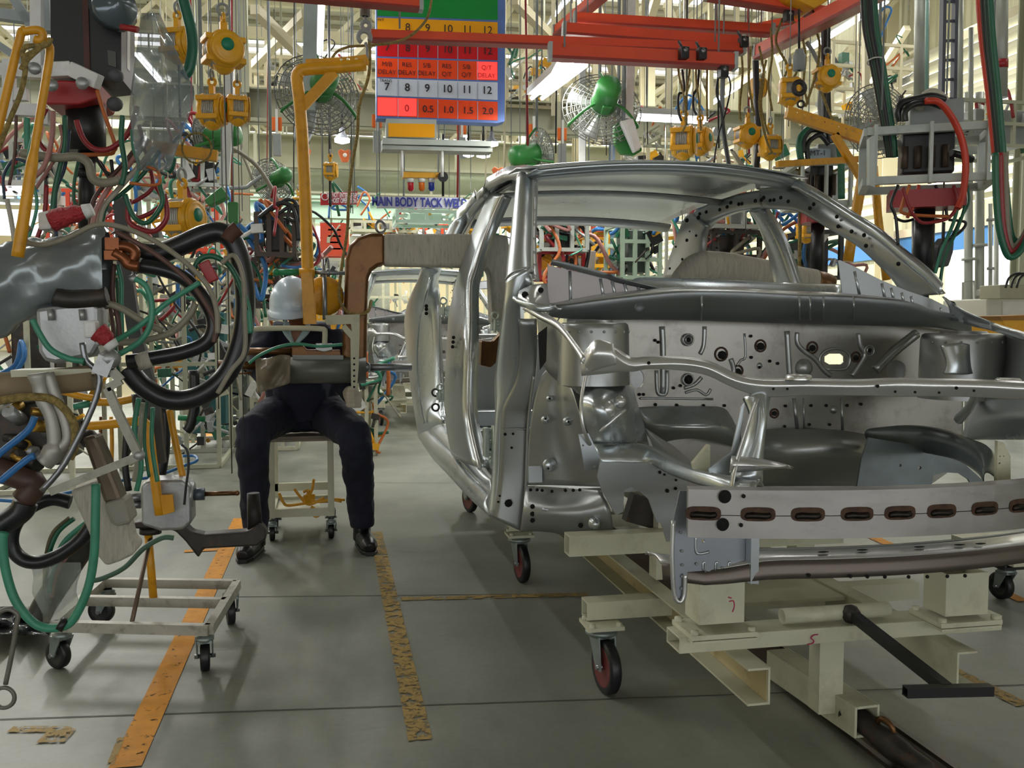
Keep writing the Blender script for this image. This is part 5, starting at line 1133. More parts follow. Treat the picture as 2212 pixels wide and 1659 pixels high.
# fan posts / elbows
def pole(nm, lb, pts, w_, m, cat='pole', h=None):
    mb = MB(); P_ = [PY(*q) for q in pts]
    for a, b_ in zip(P_, P_[1:]): mb.bar(a, b_, w_, h or w_)
    return mb.build(nm, m, None, label=lb, cat=cat)
pole('fan_post', 'pale grey drop post holding the large green fan behind the yellow hanger', [(672, -10, 5.5), (668, 180, 5.5), (666, 240, 5.5)], .075, mat('pale grey drop post', 'a8b8b5', .5))
pole('fan_post', 'bent white drop post holding the large green fan under the red beams', [(1363, -10, 5.9), (1360, 130, 5.9), (1357, 258, 5.9), (1376, 322, 5.9)], .05, WHITEP)
pole('fan_post', 'thin white drop post left of the large green fan', [(1257, 130, 7.5), (1257, 370, 7.5)], .045, WHITEP)
pole('fan_post', 'long white drop post between the left balancers and the grey column', [(496, 90, 5.8), (494, 250, 5.8), (484, 400, 5.8)], .055, WHITEP)
pole('support_post', 'blue grey conduit pole seen through the windscreen opening', [(1322, 300, 9), (1322, 600, 9)], .05, mat('blue grey pipe', '4f6478', .5))
def swbox(nm, lb, poly, y, d, m, cat='switch box'):
    return MB().prism(PYs(poly, y), (0, d, 0)).build(nm, m, None, label=lb, cat=cat, bevel=.008)
swbox('fan_bracket', 'green and white angled fan bracket beneath the large green fan', [(1328, 270), (1350, 262), (1385, 310), (1388, 325), (1372, 335), (1345, 332), (1330, 310)], 5.95, .06, GREEN, 'bracket')
swbox('fan_bracket', 'white channel bracket in front of the green fan elbow', [(1340, 262), (1358, 256), (1384, 322), (1370, 330)], 5.88, .04, WHITEP, 'bracket')
swbox('junction_box', 'long white junction box with green back below the left large fan', [(640, 235), (685, 232), (680, 275), (666, 302), (634, 298)], 5.55, .1, mat('pale box', 'c2ccd0', .5, 0, .05), 'box')
swbox('junction_box', 'green angled switch box with white front above the hose arch', [(440, 432), (478, 402), (495, 425), (452, 446)], 5.5, .1, GREEN, 'box')
swbox('junction_box', 'green hanging switch box left of the dark hanging transformer', [(491, 436), (515, 436), (514, 480), (500, 486), (492, 478)], 5.6, .08, GREEN, 'box')
hose('wall_bracket', 'curved grey arm of the small green fan', PYs([(496, 406, 7.4), (530, 405, 7.4), (545, 395, 7.4), (565, 380, 7.4)], 7.4), .015, GREYP, 'bracket')
# ---------------- red track beams ----------------
def beam(nm, lb, a, b_, h, m=RED, w_=.05, cap=True):
    h *= .92
    a = V(a); b_ = V(b_); t = thing(nm, lb, 'crane beam', a)
    mb = MB(); mb.bar(a, b_, w_, h*.78); s, u = frame(b_-a); mb.bar(a+u*h*.4, b_+u*h*.4, w_*.9, h*.2); mb.build('track', m, t); MB().bar(a-u*h*.42, b_-u*h*.42, w_*1.5, h*.2).build('lower_lip', mat('shaded crane red', '8f2415', .45), t)  # shade of the beam's lower edge put into the lip's darker red
    if cap:
        for e, d in ((a, -1), (b_, 1)):
            dd = (b_-a).normalized()*d; mb = MB(); mb.bar(e, e+dd*.02, w_*1.25, h*1.15); mb.build('end_cap', mat('zinc end plate', 'a9b0ac', .5, .5), t)
    return t
yb_ = 5.2
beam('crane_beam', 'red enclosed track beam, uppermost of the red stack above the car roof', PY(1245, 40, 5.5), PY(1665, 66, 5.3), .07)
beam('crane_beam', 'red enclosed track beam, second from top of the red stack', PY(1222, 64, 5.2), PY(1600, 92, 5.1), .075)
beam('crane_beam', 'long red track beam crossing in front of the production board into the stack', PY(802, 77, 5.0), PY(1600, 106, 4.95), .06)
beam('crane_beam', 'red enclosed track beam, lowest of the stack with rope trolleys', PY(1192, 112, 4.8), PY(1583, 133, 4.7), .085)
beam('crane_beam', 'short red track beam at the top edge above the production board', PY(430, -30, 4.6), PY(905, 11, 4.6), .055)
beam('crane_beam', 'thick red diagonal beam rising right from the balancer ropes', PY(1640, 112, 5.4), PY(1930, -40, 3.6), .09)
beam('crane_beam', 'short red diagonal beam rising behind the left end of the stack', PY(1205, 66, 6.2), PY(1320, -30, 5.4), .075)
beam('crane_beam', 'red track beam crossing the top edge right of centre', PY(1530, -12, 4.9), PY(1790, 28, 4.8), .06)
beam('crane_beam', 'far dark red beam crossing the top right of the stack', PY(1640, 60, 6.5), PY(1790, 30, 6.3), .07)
for (px, py, y, lb) in ((1477, 115, 4.75, 'left black trolley'), (1515, 117, 4.75, 'right black trolley'), (1562, 156, 4.75, 'grey cable trolley'), (1703, 35, 4.9, 'upper right black trolley'), (1767, 45, 4.8, 'black trolley on the diagonal red beam'), (1605, 92, 5.0, 'black trolley at the right end of the stack')):
    t = thing('beam_trolley', lb+' running on the red track beams' if 'diagonal' not in lb else lb, 'trolley', PY(px, py, y)); c = PY(px, py, y-.07)
    MB().box(c, (.045, .05, .06)).build('block', BLACKP, t, bevel=.004); MB().lathe(c+V((0, -.025, .01)), (0, -1, 0), [(0, .012), (.006, .012), (.006, 0)], 12).build('roller', STEEL, t)
    MB().cyl(c+V((0, .02, .03)), c+V((0, .07, .08)), .008, 6).build('hanger', BLACKP, t)
# ropes and cables of the right balancers
def rp(lb, pts, y, r=.006, m=ROPE, nm='rope', cat='rope'): return MB().tube(cr(PYs(pts, y), 6), r, 6).build(nm, m, None, fix=False, label=lb, cat=cat)
rp('yellow brown rope loop from the left black trolley to the balancer pair', [(1466, 120), (1466, 160), (1478, 210), (1482, 262), (1474, 285)], 4.9)
rp('second yellow brown rope strand of the left black trolley', [(1488, 122), (1490, 150), (1484, 190), (1480, 262)], 4.92)
rp('yellow brown rope from the right black trolley to the rear balancer', [(1504, 120), (1504, 170), (1510, 220), (1512, 250), (1514, 282)], 4.9)
rp('second rope strand right of the right black trolley', [(1528, 125), (1527, 200), (1528, 262)], 4.92)
rp('dark grey hose loop over the front balancer of the pair', [(1474, 150), (1478, 195), (1466, 205), (1466, 240), (1472, 262)], 4.95, .008, HOSEB, 'hose', 'hose')
rp('dark grey hose loop over the rear balancer of the pair', [(1510, 150), (1506, 190), (1498, 205), (1498, 232), (1505, 248)], 4.95, .008, HOSEB, 'hose', 'hose')
rp('grey cable dropping from the cable trolley into the car roof region', [(1562, 160), (1560, 220), (1562, 280), (1572, 340), (1576, 372)], 4.8, .014, mat('grey cable', '7d8388', .5), 'cable', 'cable')
rp('black cable crossing over the grey drop cable', [(1552, 165), (1548, 200), (1558, 240), (1570, 330), (1577, 368)], 4.78, .007, HOSEB, 'cable', 'cable')
rp('thin black looped wire beside the grey drop cable', [(1574, 165), (1578, 190), (1568, 240), (1555, 280), (1545, 330), (1542, 372)], 4.79, .005, HOSEB, 'cable', 'cable')
ropes = [((1600, 90), (1604, 160), (1598, 230), (1600, 262)), ((1640, 100), (1650, 160), (1644, 230), (1660, 290)), ((1665, 60), (1668, 120), (1660, 180), (1668, 240)), ((1690, 40), (1676, 90), (1700, 140), (1695, 165)), ((1712, 40), (1726, 90), (1722, 150), (1712, 170)), ((1750, 40), (1770, 90), (1765, 150), (1755, 185), (1740, 230)), ((1728, 60), (1740, 120), (1736, 180), (1745, 225)), ((1655, 130), (1640, 220), (1655, 300), (1668, 330)), ((1775, 200), (1790, 240), (1800, 262)), ((1622, 100), (1618, 180), (1630, 250)), ((1728, 340), (1729, 440), (1727, 560), (1728, 590)), ((1692, 350), (1720, 366), (1760, 374), (1800, 370), (1830, 355))]
names = ['at the right end of the red stack', 'left of the dark cable column', 'tied near the upper red diagonal', 'left strand above the perforated hanger', 'right strand above the perforated hanger', 'knotted beside the round balancer', 'running to the swivel above the hanger', 'sagging behind the dark cable column', 'from the round balancer to the hanger plate', 'thin one above the shadowed balancer', 'hanging down through the right window opening', 'sagging under the yellow hanger tube']
for k, (r_, nm) in enumerate(zip(ropes, names)): rp('yellow brown rope ' + nm, r_, 5.0 - .04*k if k < 10 else 5.2, .007 if k != 10 else .012)
hb = [((1478, 30), (1474, 60)), ((1635, 90), (1633, 200), (1636, 330), (1630, 372)), ((1750, 120), (1740, 230), (1738, 330), (1733, 400))]
rp('thick black cable column left of the perforated hanger', [(1632, 100), (1634, 200), (1638, 300), (1632, 380)], 5.5, .022, HOSEB, 'cable', 'cable')
rp('pair of black hoses rising from the red diagonal beam', [(1784, 50), (1784, 150), (1786, 260), (1790, 300)], 5.0, .03, HOSEB, 'hose', 'hose')
rp('grey cable rising beside the round balancer', [(1742, 90), (1760, 120), (1775, 160), (1770, 230), (1782, 300)], 4.9, .012, GREYP, 'cable', 'cable')
# right yellow hanger
hg = thing('tool_hanger', 'yellow tubular hanger with perforated plate, right of the car windscreen top', 'hanger', PY(1780, 300, 4.3)); y = 4.3
MB().bar(PY(1698, 247, y), PY(1868, 305, y), .035, .035).build('top_tube', YEL, hg)
plateY(MB(), [(1703, 228), (1776, 252), (1865, 282), (1864, 298), (1702, 240)], [(x, 229+(x-1703)*.335+8, 1.8) for x in range(1722, 1860, 15)], y, .006).build('perforated_plate', YEL, hg)
MB().bar(PY(1802, 290, y), PY(1862, 388, y), .035, .03).build('diagonal_brace', YEL, hg)
MB().tube(cr(PYs([(1872, 312), (1860, 400), (1842, 500), (1832, 565)], y), 2), .026, 12).build('post', YEL, hg)
MB().bar(PY(1678, 355, y+.02), PY(1858, 344, y+.02), .03, .03).build('cross_tube', YEL, hg)
MB().tube(PYs([(1887, 360), (1898, 480), (1915, 605)], 5.2), .025, 10).build('post', YEL, None, label='second yellow post slanting behind the car windscreen pillar', cat='post')
sw = thing('swivel_hook', 'grey cylinder swivel and hook hanging above the right perforated hanger', 'hook', PY(1726, 140, 4.3))
MB().cyl(PY(1726, 20, 4.3), PY(1726, 112, 4.3), .006, 6).build('cable', BLACKP, sw); MB().lathe(PY(1726, 152, 4.3), (0, 0, 1), [(0, .01), (0, .03), (.075, .03), (.08, .024), (.1, .02), (.105, 0)], 14).build('socket', GREYP, sw)
MB().torus(PY(1726, 190, 4.3), (0, 1, 0), .03, .013, 16, 7).torus(PY(1730, 225, 4.3), (.3, 1, 0), .016, .006, 12, 6).build('hook', DSTEEL, sw)
# yellow hopper-like block at the top edge
MB().prism(PYs([(1690, -30), (1800, -30), (1790, 0), (1760, 18), (1735, 5), (1715, -5)], 4.7), (0, .2, 0)).build('chain_hoist_body', YELH, None, label='big yellow chain hoist body cut by the top edge above the red beams', cat='hoist', bevel=.01)
# ---------------- production board ----------------
yB = 7.0
bd = thing('production_board', 'large hanging production board with green, orange, red and white rows of numbers', 'board', PY(950, 130, yB))
BL = mat('board blue frame', '5a78b8', .5)
def quad(poly, y, m, nm, d=.01, par=bd, kind=None): return MB().prism(PYs(poly, y), (0, d, 0)).build(nm, m, par, kind=kind)
top = -60
quad([(812, top), (1092, top), (1090, 262), (1075, 266), (813, 256)], yB, BL, 'frame', .12)
def row(y0l, y0r, y1l, y1r, m, nm, x0=815, x1=1075, dy=.004): return quad([(x0, y0l), (x1, y0r), (x1, y1r), (x0, y1l)], yB-dy, m, nm, dy)
row(-60, -60, 34, 43, mat('board green', '128a3c', .25, 0, .1, 2), 'green_row')
row(38, 48, 82, 90, mat('board amber', 'f0a50f', .25, 0, .05, 2), 'amber_row')
row(86, 90, 121, 130, mat('board red', 'c9101c', .25, 0, .08, 3), 'red_row')
row(125, 134, 166, 174, mat('board orange red', 'ee4a1a', .25, 0, .06, 3), 'orange_row')
row(169, 178, 206, 216, mat('board pale grey', 'c9d0dc', .3, 0, .03, 3), 'white_row')
row(209, 220, 250, 260, mat('board orange red', 'ee4a1a'), 'orange_row')
LIT = mat('lit red panel', 'ff4a44', .4, 0, 0, emit=.9)
for (a, b_, c_, d_) in ((858, 212, 900, 251), (1030, 133, 1074, 172)): quad([(a, b_), (c_, b_+1), (c_, d_), (a, d_-1)], yB-.006, LIT, 'lit_panel', .002)
quad([(816, 211), (857, 212), (857, 250), (816, 249)], yB-.006, LIT, 'lit_panel', .002)
for (x, yb0) in ((859, 0), (902, 0), (945, 0), (988, 0), (1031, 0)):
    s_ = (x-815)*.036
    for (p, q) in ((88, 122), (126, 167), (171, 207), (212, 252)): quad([(x, p+s_), (x+1.5, p+s_), (x+1.5, q+s_), (x, q+s_)], yB-.007, mat('cell divider', '9aa4b8', .5), 'divider', .001)
INK = mat('black lettering', '1c1820', .5, 0, 0); INKR = mat('dark red lettering', '3c0a12', .5, 0, 0); INKL = mat('red lettering', 'b81820', .5, 0, 0)
px2m = lambda n, y=yB: n*y*1.02/FPX
def T(s, px, py, hpx, m=INK, y=yB-.009, par=bd, sx=1, bold=.0): return text(s, px2m(hpx, y)*1.38, PY(px, py, y), m, par, th=.0005, sx=sx, bold=bold)
for k, s_ in enumerate(('7', '8', '9', '10', '11', '12')):
    x = 837+43*k+(1 if k else 0); o_ = (x-815)*.036
    if k: T(s_, x, 58+o_-1, 16, INK)
    T(s_, x, 102+o_, 15, INKR, bold=.001)
    T(s_, x-1, 187+o_, 16, INK, bold=.001)
for k, (a, b_) in enumerate((('M/B', 'DELAY'), ('RES', 'DELAY'), ('S/B', 'DELAY'), ('RES', 'Q/T'), ('S/B', 'Q/T'), ('Q/T', 'DELAY'))):
    x = 836+43*k; o_ = (x-815)*.036; m_ = INKR if k < 5 else INKL; T(a, x, 138+o_, 9.5, m_); T(b_, x, 155+o_, 9.5, m_, sx=.95)
T('TRANS', 833, 174, 6); T('M/T', 823, 43, 6)
for k, (s_, m_) in enumerate((('0', INKL), ('0.5', INKR), ('1.0', INKR), ('1.5', INKR), ('2.0', INKR))): x = 879+43*k+(3 if k else 0); T(s_, x, 231+(x-815)*.036+1, 14, m_, bold=.0008)
# tray under the board
quad([(834, 256), (943, 258), (944, 298), (940, 300), (834, 296)], yB-.02, mat('pale tray', 'a9b0a8', .5), 'under_tray', .12)
quad([(839, 266), (939, 268), (939, 297), (839, 295)], yB-.03, mat('board amber', 'f0a50f'), 'amber_plate', .006)
quad([(826, 298), (1062, 305), (1062, 316), (826, 311)], yB-.04, mat('pale tray', 'a9b0a8'), 'ledge', .16)
quad([(826, 313), (1064, 320), (1064, 328), (826, 322)], yB-.02, mat('pale tray', 'a9b0a8'), 'ledge', .16)
for x in (820, 1085): MB().bar(PY(x, -60, yB+.05), PY(x, -400, yB+.05), .04).build('hanger_strut', GREYP, bd)
for x in (868, 955):
    o = MB().cyl(PY(x, 325, yB), PY(x, 382, yB), .012, 6).build('drop_rod', WHITEP, bd)
# lamp bar with three beacons
lb_ = thing('beacon_bar', 'yellow bar with red, amber and blue beacon lamps above the blue lettered sign', 'warning light', PY(910, 380, 7.2))
quad([(870, 371), (952, 373), (952, 384), (870, 383)], 7.2, YELH, 'bar', .08, lb_)
for x, cl_ in ((887, 'a81828'), (911, 'd06a18'), (932, '1e3a9a')):
    c = PY(x, 386, 7.22); MB().cyl(c, c-V((0, 0, .03)), .028, 12).build('cap', WHITEP, lb_); MB().lathe(c-V((0, 0, .03)), (0, 0, -1), [(0, .024), (.05, .024), (.065, .012), (.065, 0)], 12).build('beacon_lens', mat('beacon '+cl_, cl_, .2), lb_)
MB().cyl(PY(957, 382, 7.2), PY(957, 382, 7.12), .04, 14).build('buzzer', BLACKP, lb_); MB().cyl(PY(957, 290, 7.2), PY(957, 424, 7.2), .01, 6).build('drop_cable', BLACKP, lb_)
# signs
sg = thing('hanging_sign', 'white hanging sign with blue letters MAIN BODY TACK WELD', 'sign', PY(908, 437, 7.5))
quad([(814, 424), (1000, 427), (1000, 451), (814, 449)], 7.5, mat('sign white', 'c8ccd6', .4, 0, .03), 'panel', .03, sg)
text('MAIN BODY TACK WELD', .098, PY(907, 438, 7.49), mat('sign blue', '27338c', .5, 0, 0), sg, sx=.68, bold=.003)
sg = thing('warning_sign', 'red warning sign with white letters about hoist operation, left of the blue lettered sign', 'sign', PY(735, 428, 8.0))
quad([(692, 418), (772, 413), (772, 441), (692, 443)], 8.0, mat('sign red', 'c8242c', .4, 0, .05), 'panel', .02, sg)
WI = mat('white lettering', 'f0ecea', .5, 0, 0)
text('DO NOT ENTER AFTER', .055, PY(739, 422, 7.99), WI, sg, sx=.44, bold=.002); text('A HOIST OPERATION', .055, PY(740, 434, 7.99), WI, sg, sx=.44, bold=.002)
MB().torus(PY(702, 425, 7.99), (0, 1, 0), .028, .005, 14, 5).build('symbol', WI, sg)
# bell lamps
for (px, py, y, lb, s_) in ((739, 300, 9, 'small bell lamp glowing white right of the yellow post', 1), (1062, 308, 10, 'small bell lamp glowing under the production board right end', 1), (1012, 330, 9.5, 'left of two round lamps under the board ledge', .8), (1044, 332, 9.5, 'right of two round lamps under the board ledge', 1)):
    t = thing('bell_lamp', lb, 'lamp', PY(px, py, y)); c = PY(px, py, y)
    MB().lathe(c, (0, 0, -1), [(-.12, .02), (-.05, .03), (-.03, .05), (0, .075*s_)], 16).build('shade', mat('lamp shade grey', '6c7078', .5), t); MB().lathe(c, (0, 0, -1), [(0, .072*s_), (.03, .07*s_), (.05, .0)], 16).build('bulb', TUBE, t); MB().cyl(c+V((0, 0, .1)), c+V((0, 0, .35)), .012, 6).build('stem', BLACKP, t)
# orange pulley blocks on girders
for k, (px, py, y) in enumerate(((598, 268, 11.7), (814, 262, 11.7), (997, 276, 11.7), (1152, 282, 11.7), (1214, 290, 11.7))):
    t = thing('rail_hanger', 'orange and grey rail hanger, %s along the girder under the board' % ('leftmost', 'second from left', 'middle', 'second from right', 'rightmost')[k], 'hanger', PY(px, py, y)); c = PY(px, py, y-.1)
    MB().box(c, (.12, .04, .16)).build('clip', ORANGEP, t, bevel=.01); MB().box(c+V((0, -.03, .02)), (.03, .03, .3)).build('strap', WHITEP, t); MB().box(c+V((.0, 0, -.25)), (.09, .1, .25)).build('bracket', GREYP, t)
for k, (px, py, y) in enumerate(((745, 335, 14), (1077, 373, 13.8), (657, 332, 14), (1350, 395, 14.4))):
    t = thing('girder_trolley', 'orange heart-shaped girder trolley, %s' % ('right of the yellow post', 'just left of the car roof front', 'hidden partly by the yellow post', 'above the car roof middle')[k], 'trolley', PY(px, py, y)); c = PY(px, py, y)
    MB().prism([c+V((x, 0, z)) for x, z in ((-.1, .05), (-.06, .09), (0, .06), (.06, .09), (.1, .05), (.06, -.06), (.04, -.1), (-.04, -.1), (-.06, -.06))], (0, .05, 0)).build('side_plate', mat('faded orange', 'd0693a', .5), t, bevel=.01); MB().lathe(c, (0, -1, 0), [(0, .03), (.006, .025), (.006, 0)], 12).build('badge', WHITEP, t)
# ================= left foreground: suspended portable guns, transformer, hoses =================
YL_ = 2.6
def H_(nm, lb, pts, r, m, y=YL_, n=10, sm=7, cat='hose', parent=None, grp=None):
    """pts px,py or px,py,depth; r in image pixels at that depth"""
    return MB().tube(cr(PYs(pts, y), sm), r*y/FPX, n).build(nm, m, parent, fix=False, label=lb, cat=cat if lb else None, group=grp)
def pxr(n, y=YL_): return n*y/FPX
# --- first gun under a grey plastic cover
g = thing('portable_gun', 'suspended portable welding gun under a shiny grey plastic cover, left edge', 'welding gun', PY(120, 640, YL_))
SHEET = mat('shiny grey plastic sheet', '7f8788', .22, .35, .15, 6, .35, bscale=7)
ax = cr(PYs([(-80, 640), (0, 622), (80, 598), (160, 582), (232, 578)], YL_), 6); rad = [88, 84, 76, 70, 72, 80]; vs = []; N = 26
mb = MB(); n_ = len(ax); rows = []
for i, p in enumerate(ax):
    t_ = i/(n_-1); r0 = rad[min(int(t_*5), 4)]+(rad[min(int(t_*5)+1, 5)]-rad[min(int(t_*5), 4)])*(t_*5-int(t_*5)); r0 = pxr(r0); row = []
    for k in range(N):
        a = 2*pi*k/N; w_ = 1+.09*sin(a*5+i*.6)+.05*sin(a*9-i*1.1)
        sag = .18*max(0, -sin(a))*(1-t_)
        row.append(p+V((0, cos(a)*r0*.7*w_, sin(a)*r0*w_*(1+sag))))
    row.append(row[0]); rows.append(row)
mb.grid(rows, 0); mb.build('plastic_cover', SHEET, g, fix=False)
MB().prism(PYs([(75, 665), (120, 660), (195, 650), (212, 660), (214, 745), (200, 770), (120, 786), (95, 780), (82, 760)], YL_-.06), (0, .12, 0)).build('cast_housing', ALU, g, bevel=.012)
mb = MB()
for x in (108, 176): mb.cyl(PY(x, 668, YL_-.07), PY(x+3, 692, YL_-.07), pxr(6), 8)
mb.build('housing_bolt', ALU, g)
MB().tube(cr(PYs([(120, 640), (150, 648), (200, 645), (232, 640)], YL_-.05), 3), pxr(20), 8).build('dark_collar', DSTEEL, g)
c = MB(); c.box(PY(246, 528, YL_-.02), (pxr(26), .05, pxr(24))).box(PY(250, 553, YL_-.02), (pxr(34), .06, pxr(18)))
c.tube(cr(PYs([(236, 536), (262, 532), (284, 537), (292, 548), (285, 562)], YL_-.03), 4), pxr(11), 8).tube(cr(PYs([(246, 545), (270, 560), (278, 572), (300, 576)], YL_-.04), 4), pxr(11), 8)
c.build('copper_clamp', mat('oxidised copper', '8a5232', .4, .7, .25, 15), g)
MB().cyl(PY(280, 605, YL_), PY(296, 598, YL_), pxr(9), 10).build('hose_fitting', ALU, g)
MB().tube(PYs([(268, 500), (270, 520)], YL_), pxr(14), 8).build('lug_bolt', DSTEEL, g)
# red-white grips
def grip(lb, a, b_, c_, d_, y=YL_-.1, k=1.0):
    t = thing('trigger_handle', lb, 'handle', PY(*a, y))
    MB().prism(PYs([(c_[0]-14*k, c_[1]-19*k), (c_[0]+14*k, c_[1]-22*k), (c_[0]+18*k, c_[1]+17*k), (c_[0]-12*k, c_[1]+20*k)], y-.02), (0, .045, 0)).build('white_switch_block', WHITEP, t, bevel=.006)
    m = mat('knurled red grip', 'a3242c', .4, 0, .1, 60, .8, bscale=120)
    MB().tube(cr(PYs([a, ((a[0]+b_[0])/2, (a[1]+b_[1])/2-2), b_], y), 4), [pxr(21*k), pxr(20*k), pxr(17*k), pxr(13*k)], 12).build('red_grip', m, t)
    MB().tube(PYs([b_, d_], y), [pxr(15*k), pxr(12*k)], 10).build('white_end_cap', WHITEP, t)
    return t
grip('red knurled handle with white switch block above the grey plastic cover', (110, 478), (182, 458), (94, 477), (200, 452))
gt = grip('red and white handle with its trigger block below the cast housing', (212, 716), (236, 740), (192, 712), (246, 752), YL_-.2, .95)
# zigzag flat bar lever
FLAT = mat('worn zinc flat bar', '9a998d', .5, .4, .2, 15, 0, '5c5444', .4)
lv = thing('lever_linkage', 'bent flat metal bar linkage hanging below the red and white handle', 'lever', PY(250, 850, YL_-.15))
mb = MB(); y = YL_-.15
for a, b_ in zip([(222, 745), (240, 800), (262, 822), (232, 838), (250, 880), (300, 985)], [(240, 800), (262, 822), (232, 838), (250, 880), (300, 985)]): mb.bar(PY(*a, y), PY(*b_, y), pxr(15), .02, V((0, 1, 0)))
mb.build('zigzag_bar', FLAT, lv)
MB().bar(PY(300, 985, y), PY(110, 1062, y+.02), .02, pxr(15), V((0, 0, 1))).build('cross_bar', FLAT, lv)
MB().ball(PY(300, 983, y), pxr(12), 10).build('pivot', ALU, lv)
MB().tube(cr(PYs([(178, 740), (186, 778), (215, 812), (200, 880), (140, 1000), (90, 1060)], y+.03), 4), pxr(6), 7).build('wire_rod', STEEL, lv)
MB().ball(PY(236, 775, y), pxr(22), 12, (1, .8, .9)).box(PY(226, 790, y), (pxr(30), .04, pxr(36)), ry=.4).build('cast_joint', ALU, lv)
# mechanism at the left edge: hoses, brass, blue cable, aluminium lever
mc = thing('gun_mechanism', 'oily gun mechanism with brass fittings and aluminium Y lever at the left edge', 'machinery', PY(60, 930, YL_))
MB().tube(cr(PYs([(-40, 836), (60, 828), (140, 822), (205, 815)], YL_), 4), pxr(27), 10).build('wrapped_arm', mat('dirty brown tape wrap', '8b7a60', .8, 0, .25, 8, .5, bscale=25), mc)
MB().prism(PYs([(22, 800), (205, 796), (205, 808), (24, 815)], YL_-.03), (0, .1, 0)).build('cream_bracket', CREAM, mc)
al = MB(); al.tube(cr(PYs([(82, 806), (92, 860), (110, 900), (118, 950), (112, 980), (95, 1000)], YL_-.08), 4), [pxr(20), pxr(15), pxr(13), pxr(14), pxr(20), pxr(18)], 8)
al.tube(cr(PYs([(104, 806), (122, 860), (140, 905), (146, 950), (120, 975)], YL_-.08), 4), pxr(11), 8); al.build('aluminium_lever', mat('cast aluminium lever', 'b0aea6', .5, .5, .15, 10), mc)
mb = MB(); rr_ = random.Random(3)
for k in range(16):
    x, yy = rr_.uniform(-20, 110), rr_.uniform(880, 1000); l = rr_.uniform(14, 40); a = rr_.uniform(-.6, .6)
    MB().cyl(PY(x, yy, YL_+rr_.uniform(-.05, .05)), PY(x+l*cos(a), yy+l*sin(a), YL_), pxr(rr_.uniform(8, 15)), 10).build('fitting', rr_.choice([DSTEEL, DSTEEL, mat('brass fitting', 'a8853c', .35, .8, .1), ALU]), mc)
MB().prism(PYs([(-30, 870), (90, 862), (118, 900), (110, 985), (60, 1020), (-30, 1010)], YL_+.03), (0, .12, 0)).build('oily_block', DSTEEL, mc, bevel=.015)
H_('blue_cable', None, [(-20, 1000), (5, 975), (60, 930), (75, 900)], 7, BLUEH, YL_-.1, parent=mc); H_('blue_cable', None, [(0, 1040), (30, 1015), (62, 990), (75, 985)], 7, BLUEH, YL_-.1, parent=mc)
MB().tube(cr(PYs([(-20, 1010), (40, 1030), (75, 1045), (50, 1080)], YL_), 4), pxr(24), 10).build('brown_hose_socket', mat('brown rubber sleeve', '4a342a', .5), mc)
H_('hose', 'thick black power hose ending in a brown sleeve at the left edge', [(-30, 1150), (10, 1130), (45, 1105), (55, 1085)], 24, HOSEB, YL_)
rp2 = MB().tube(cr(PYs([(-10, 868), (50, 858), (110, 862), (145, 890), (162, 925), (160, 970), (150, 990)], YL_-.1), 5), pxr(8), 8).build('rope', ROPE, None, label='frayed manila rope tied round the oily gun mechanism', cat='rope')
# tape wrapped gun shank hanging down, copper arm
ws = thing('gun_shank', 'grey tape-wrapped gun shank hanging diagonally behind the cross bar', 'welding gun', PY(230, 1100, YL_+.1)); y = YL_+.1
MB().prism(PYs([(150, 1060), (205, 1040), (262, 1080), (282, 1170), (296, 1182), (290, 1198), (258, 1214), (228, 1224), (208, 1200), (190, 1150)], y-.05), (0, .1, 0)).build('wrapped_block', WRAP, ws, bevel=.025)
MB().prism(PYs([(175, 945), (205, 938), (222, 975), (262, 1075), (265, 1085), (225, 1090), (205, 1030)], y-.06), (0, .08, 0)).build('copper_arm', mat('dull bronze arm', '655849', .4, .6, .15, 10), ws, bevel=.012)
MB().ball(PY(192, 948, y-.03), pxr(20), 10).build('hinge_bolt', DSTEEL, ws)
MB().prism(PYs([(222, 1088), (268, 1075), (284, 1130), (250, 1140), (238, 1130)], y-.075), (0, .1, 0)).build('leather_patch', mat('grey leather patch', '8f8b80', .7, 0, .1, 8), ws, bevel=.01)
# --- big black hose loops
H_('hose', 'outer thick black hose arch looping from the copper clamp far round to the right', [(292, 545), (340, 548), (395, 528), (440, 508), (478, 503), (508, 530), (524, 590), (530, 660), (522, 730), (498, 795), (460, 838), (410, 862), (360, 862), (310, 835), (275, 795)], 21, HOSEB, YL_+.05, 14)
H_('hose', 'inner thick black hose with grey tape, looping below the outer arch', [(290, 574), (330, 578), (380, 592), (420, 620), (452, 665), (462, 705), (445, 740), (400, 760), (340, 772), (275, 782)], 15, HOSEB, YL_-.0, 14)
for (a, b_, r_, m_, n_) in (((298, 783), (326, 774), 18, WRAP, 'tape_band'), ((295, 572), (303, 575), 17, ALU, 'hose_clamp')):
    MB().cyl(PY(*a, YL_), PY(*b_, YL_), pxr(r_), 14).build('tape_band', m_, None, label='grey tape band on the inner black hose' if n_ == 'tape_band' else 'metal clamp ring on the inner black hose by the copper clamp', cat='tape' if n_ == 'tape_band' else 'clamp')
MB().tube(cr(PYs([(490, 520), (500, 505), (515, 492)], YL_+.03), 3), pxr(16), 8).build('hose_strap', mat('brown strap', '4b2c22', .7), None, label='brown strap tied round the top of the outer hose arch', cat='strap')
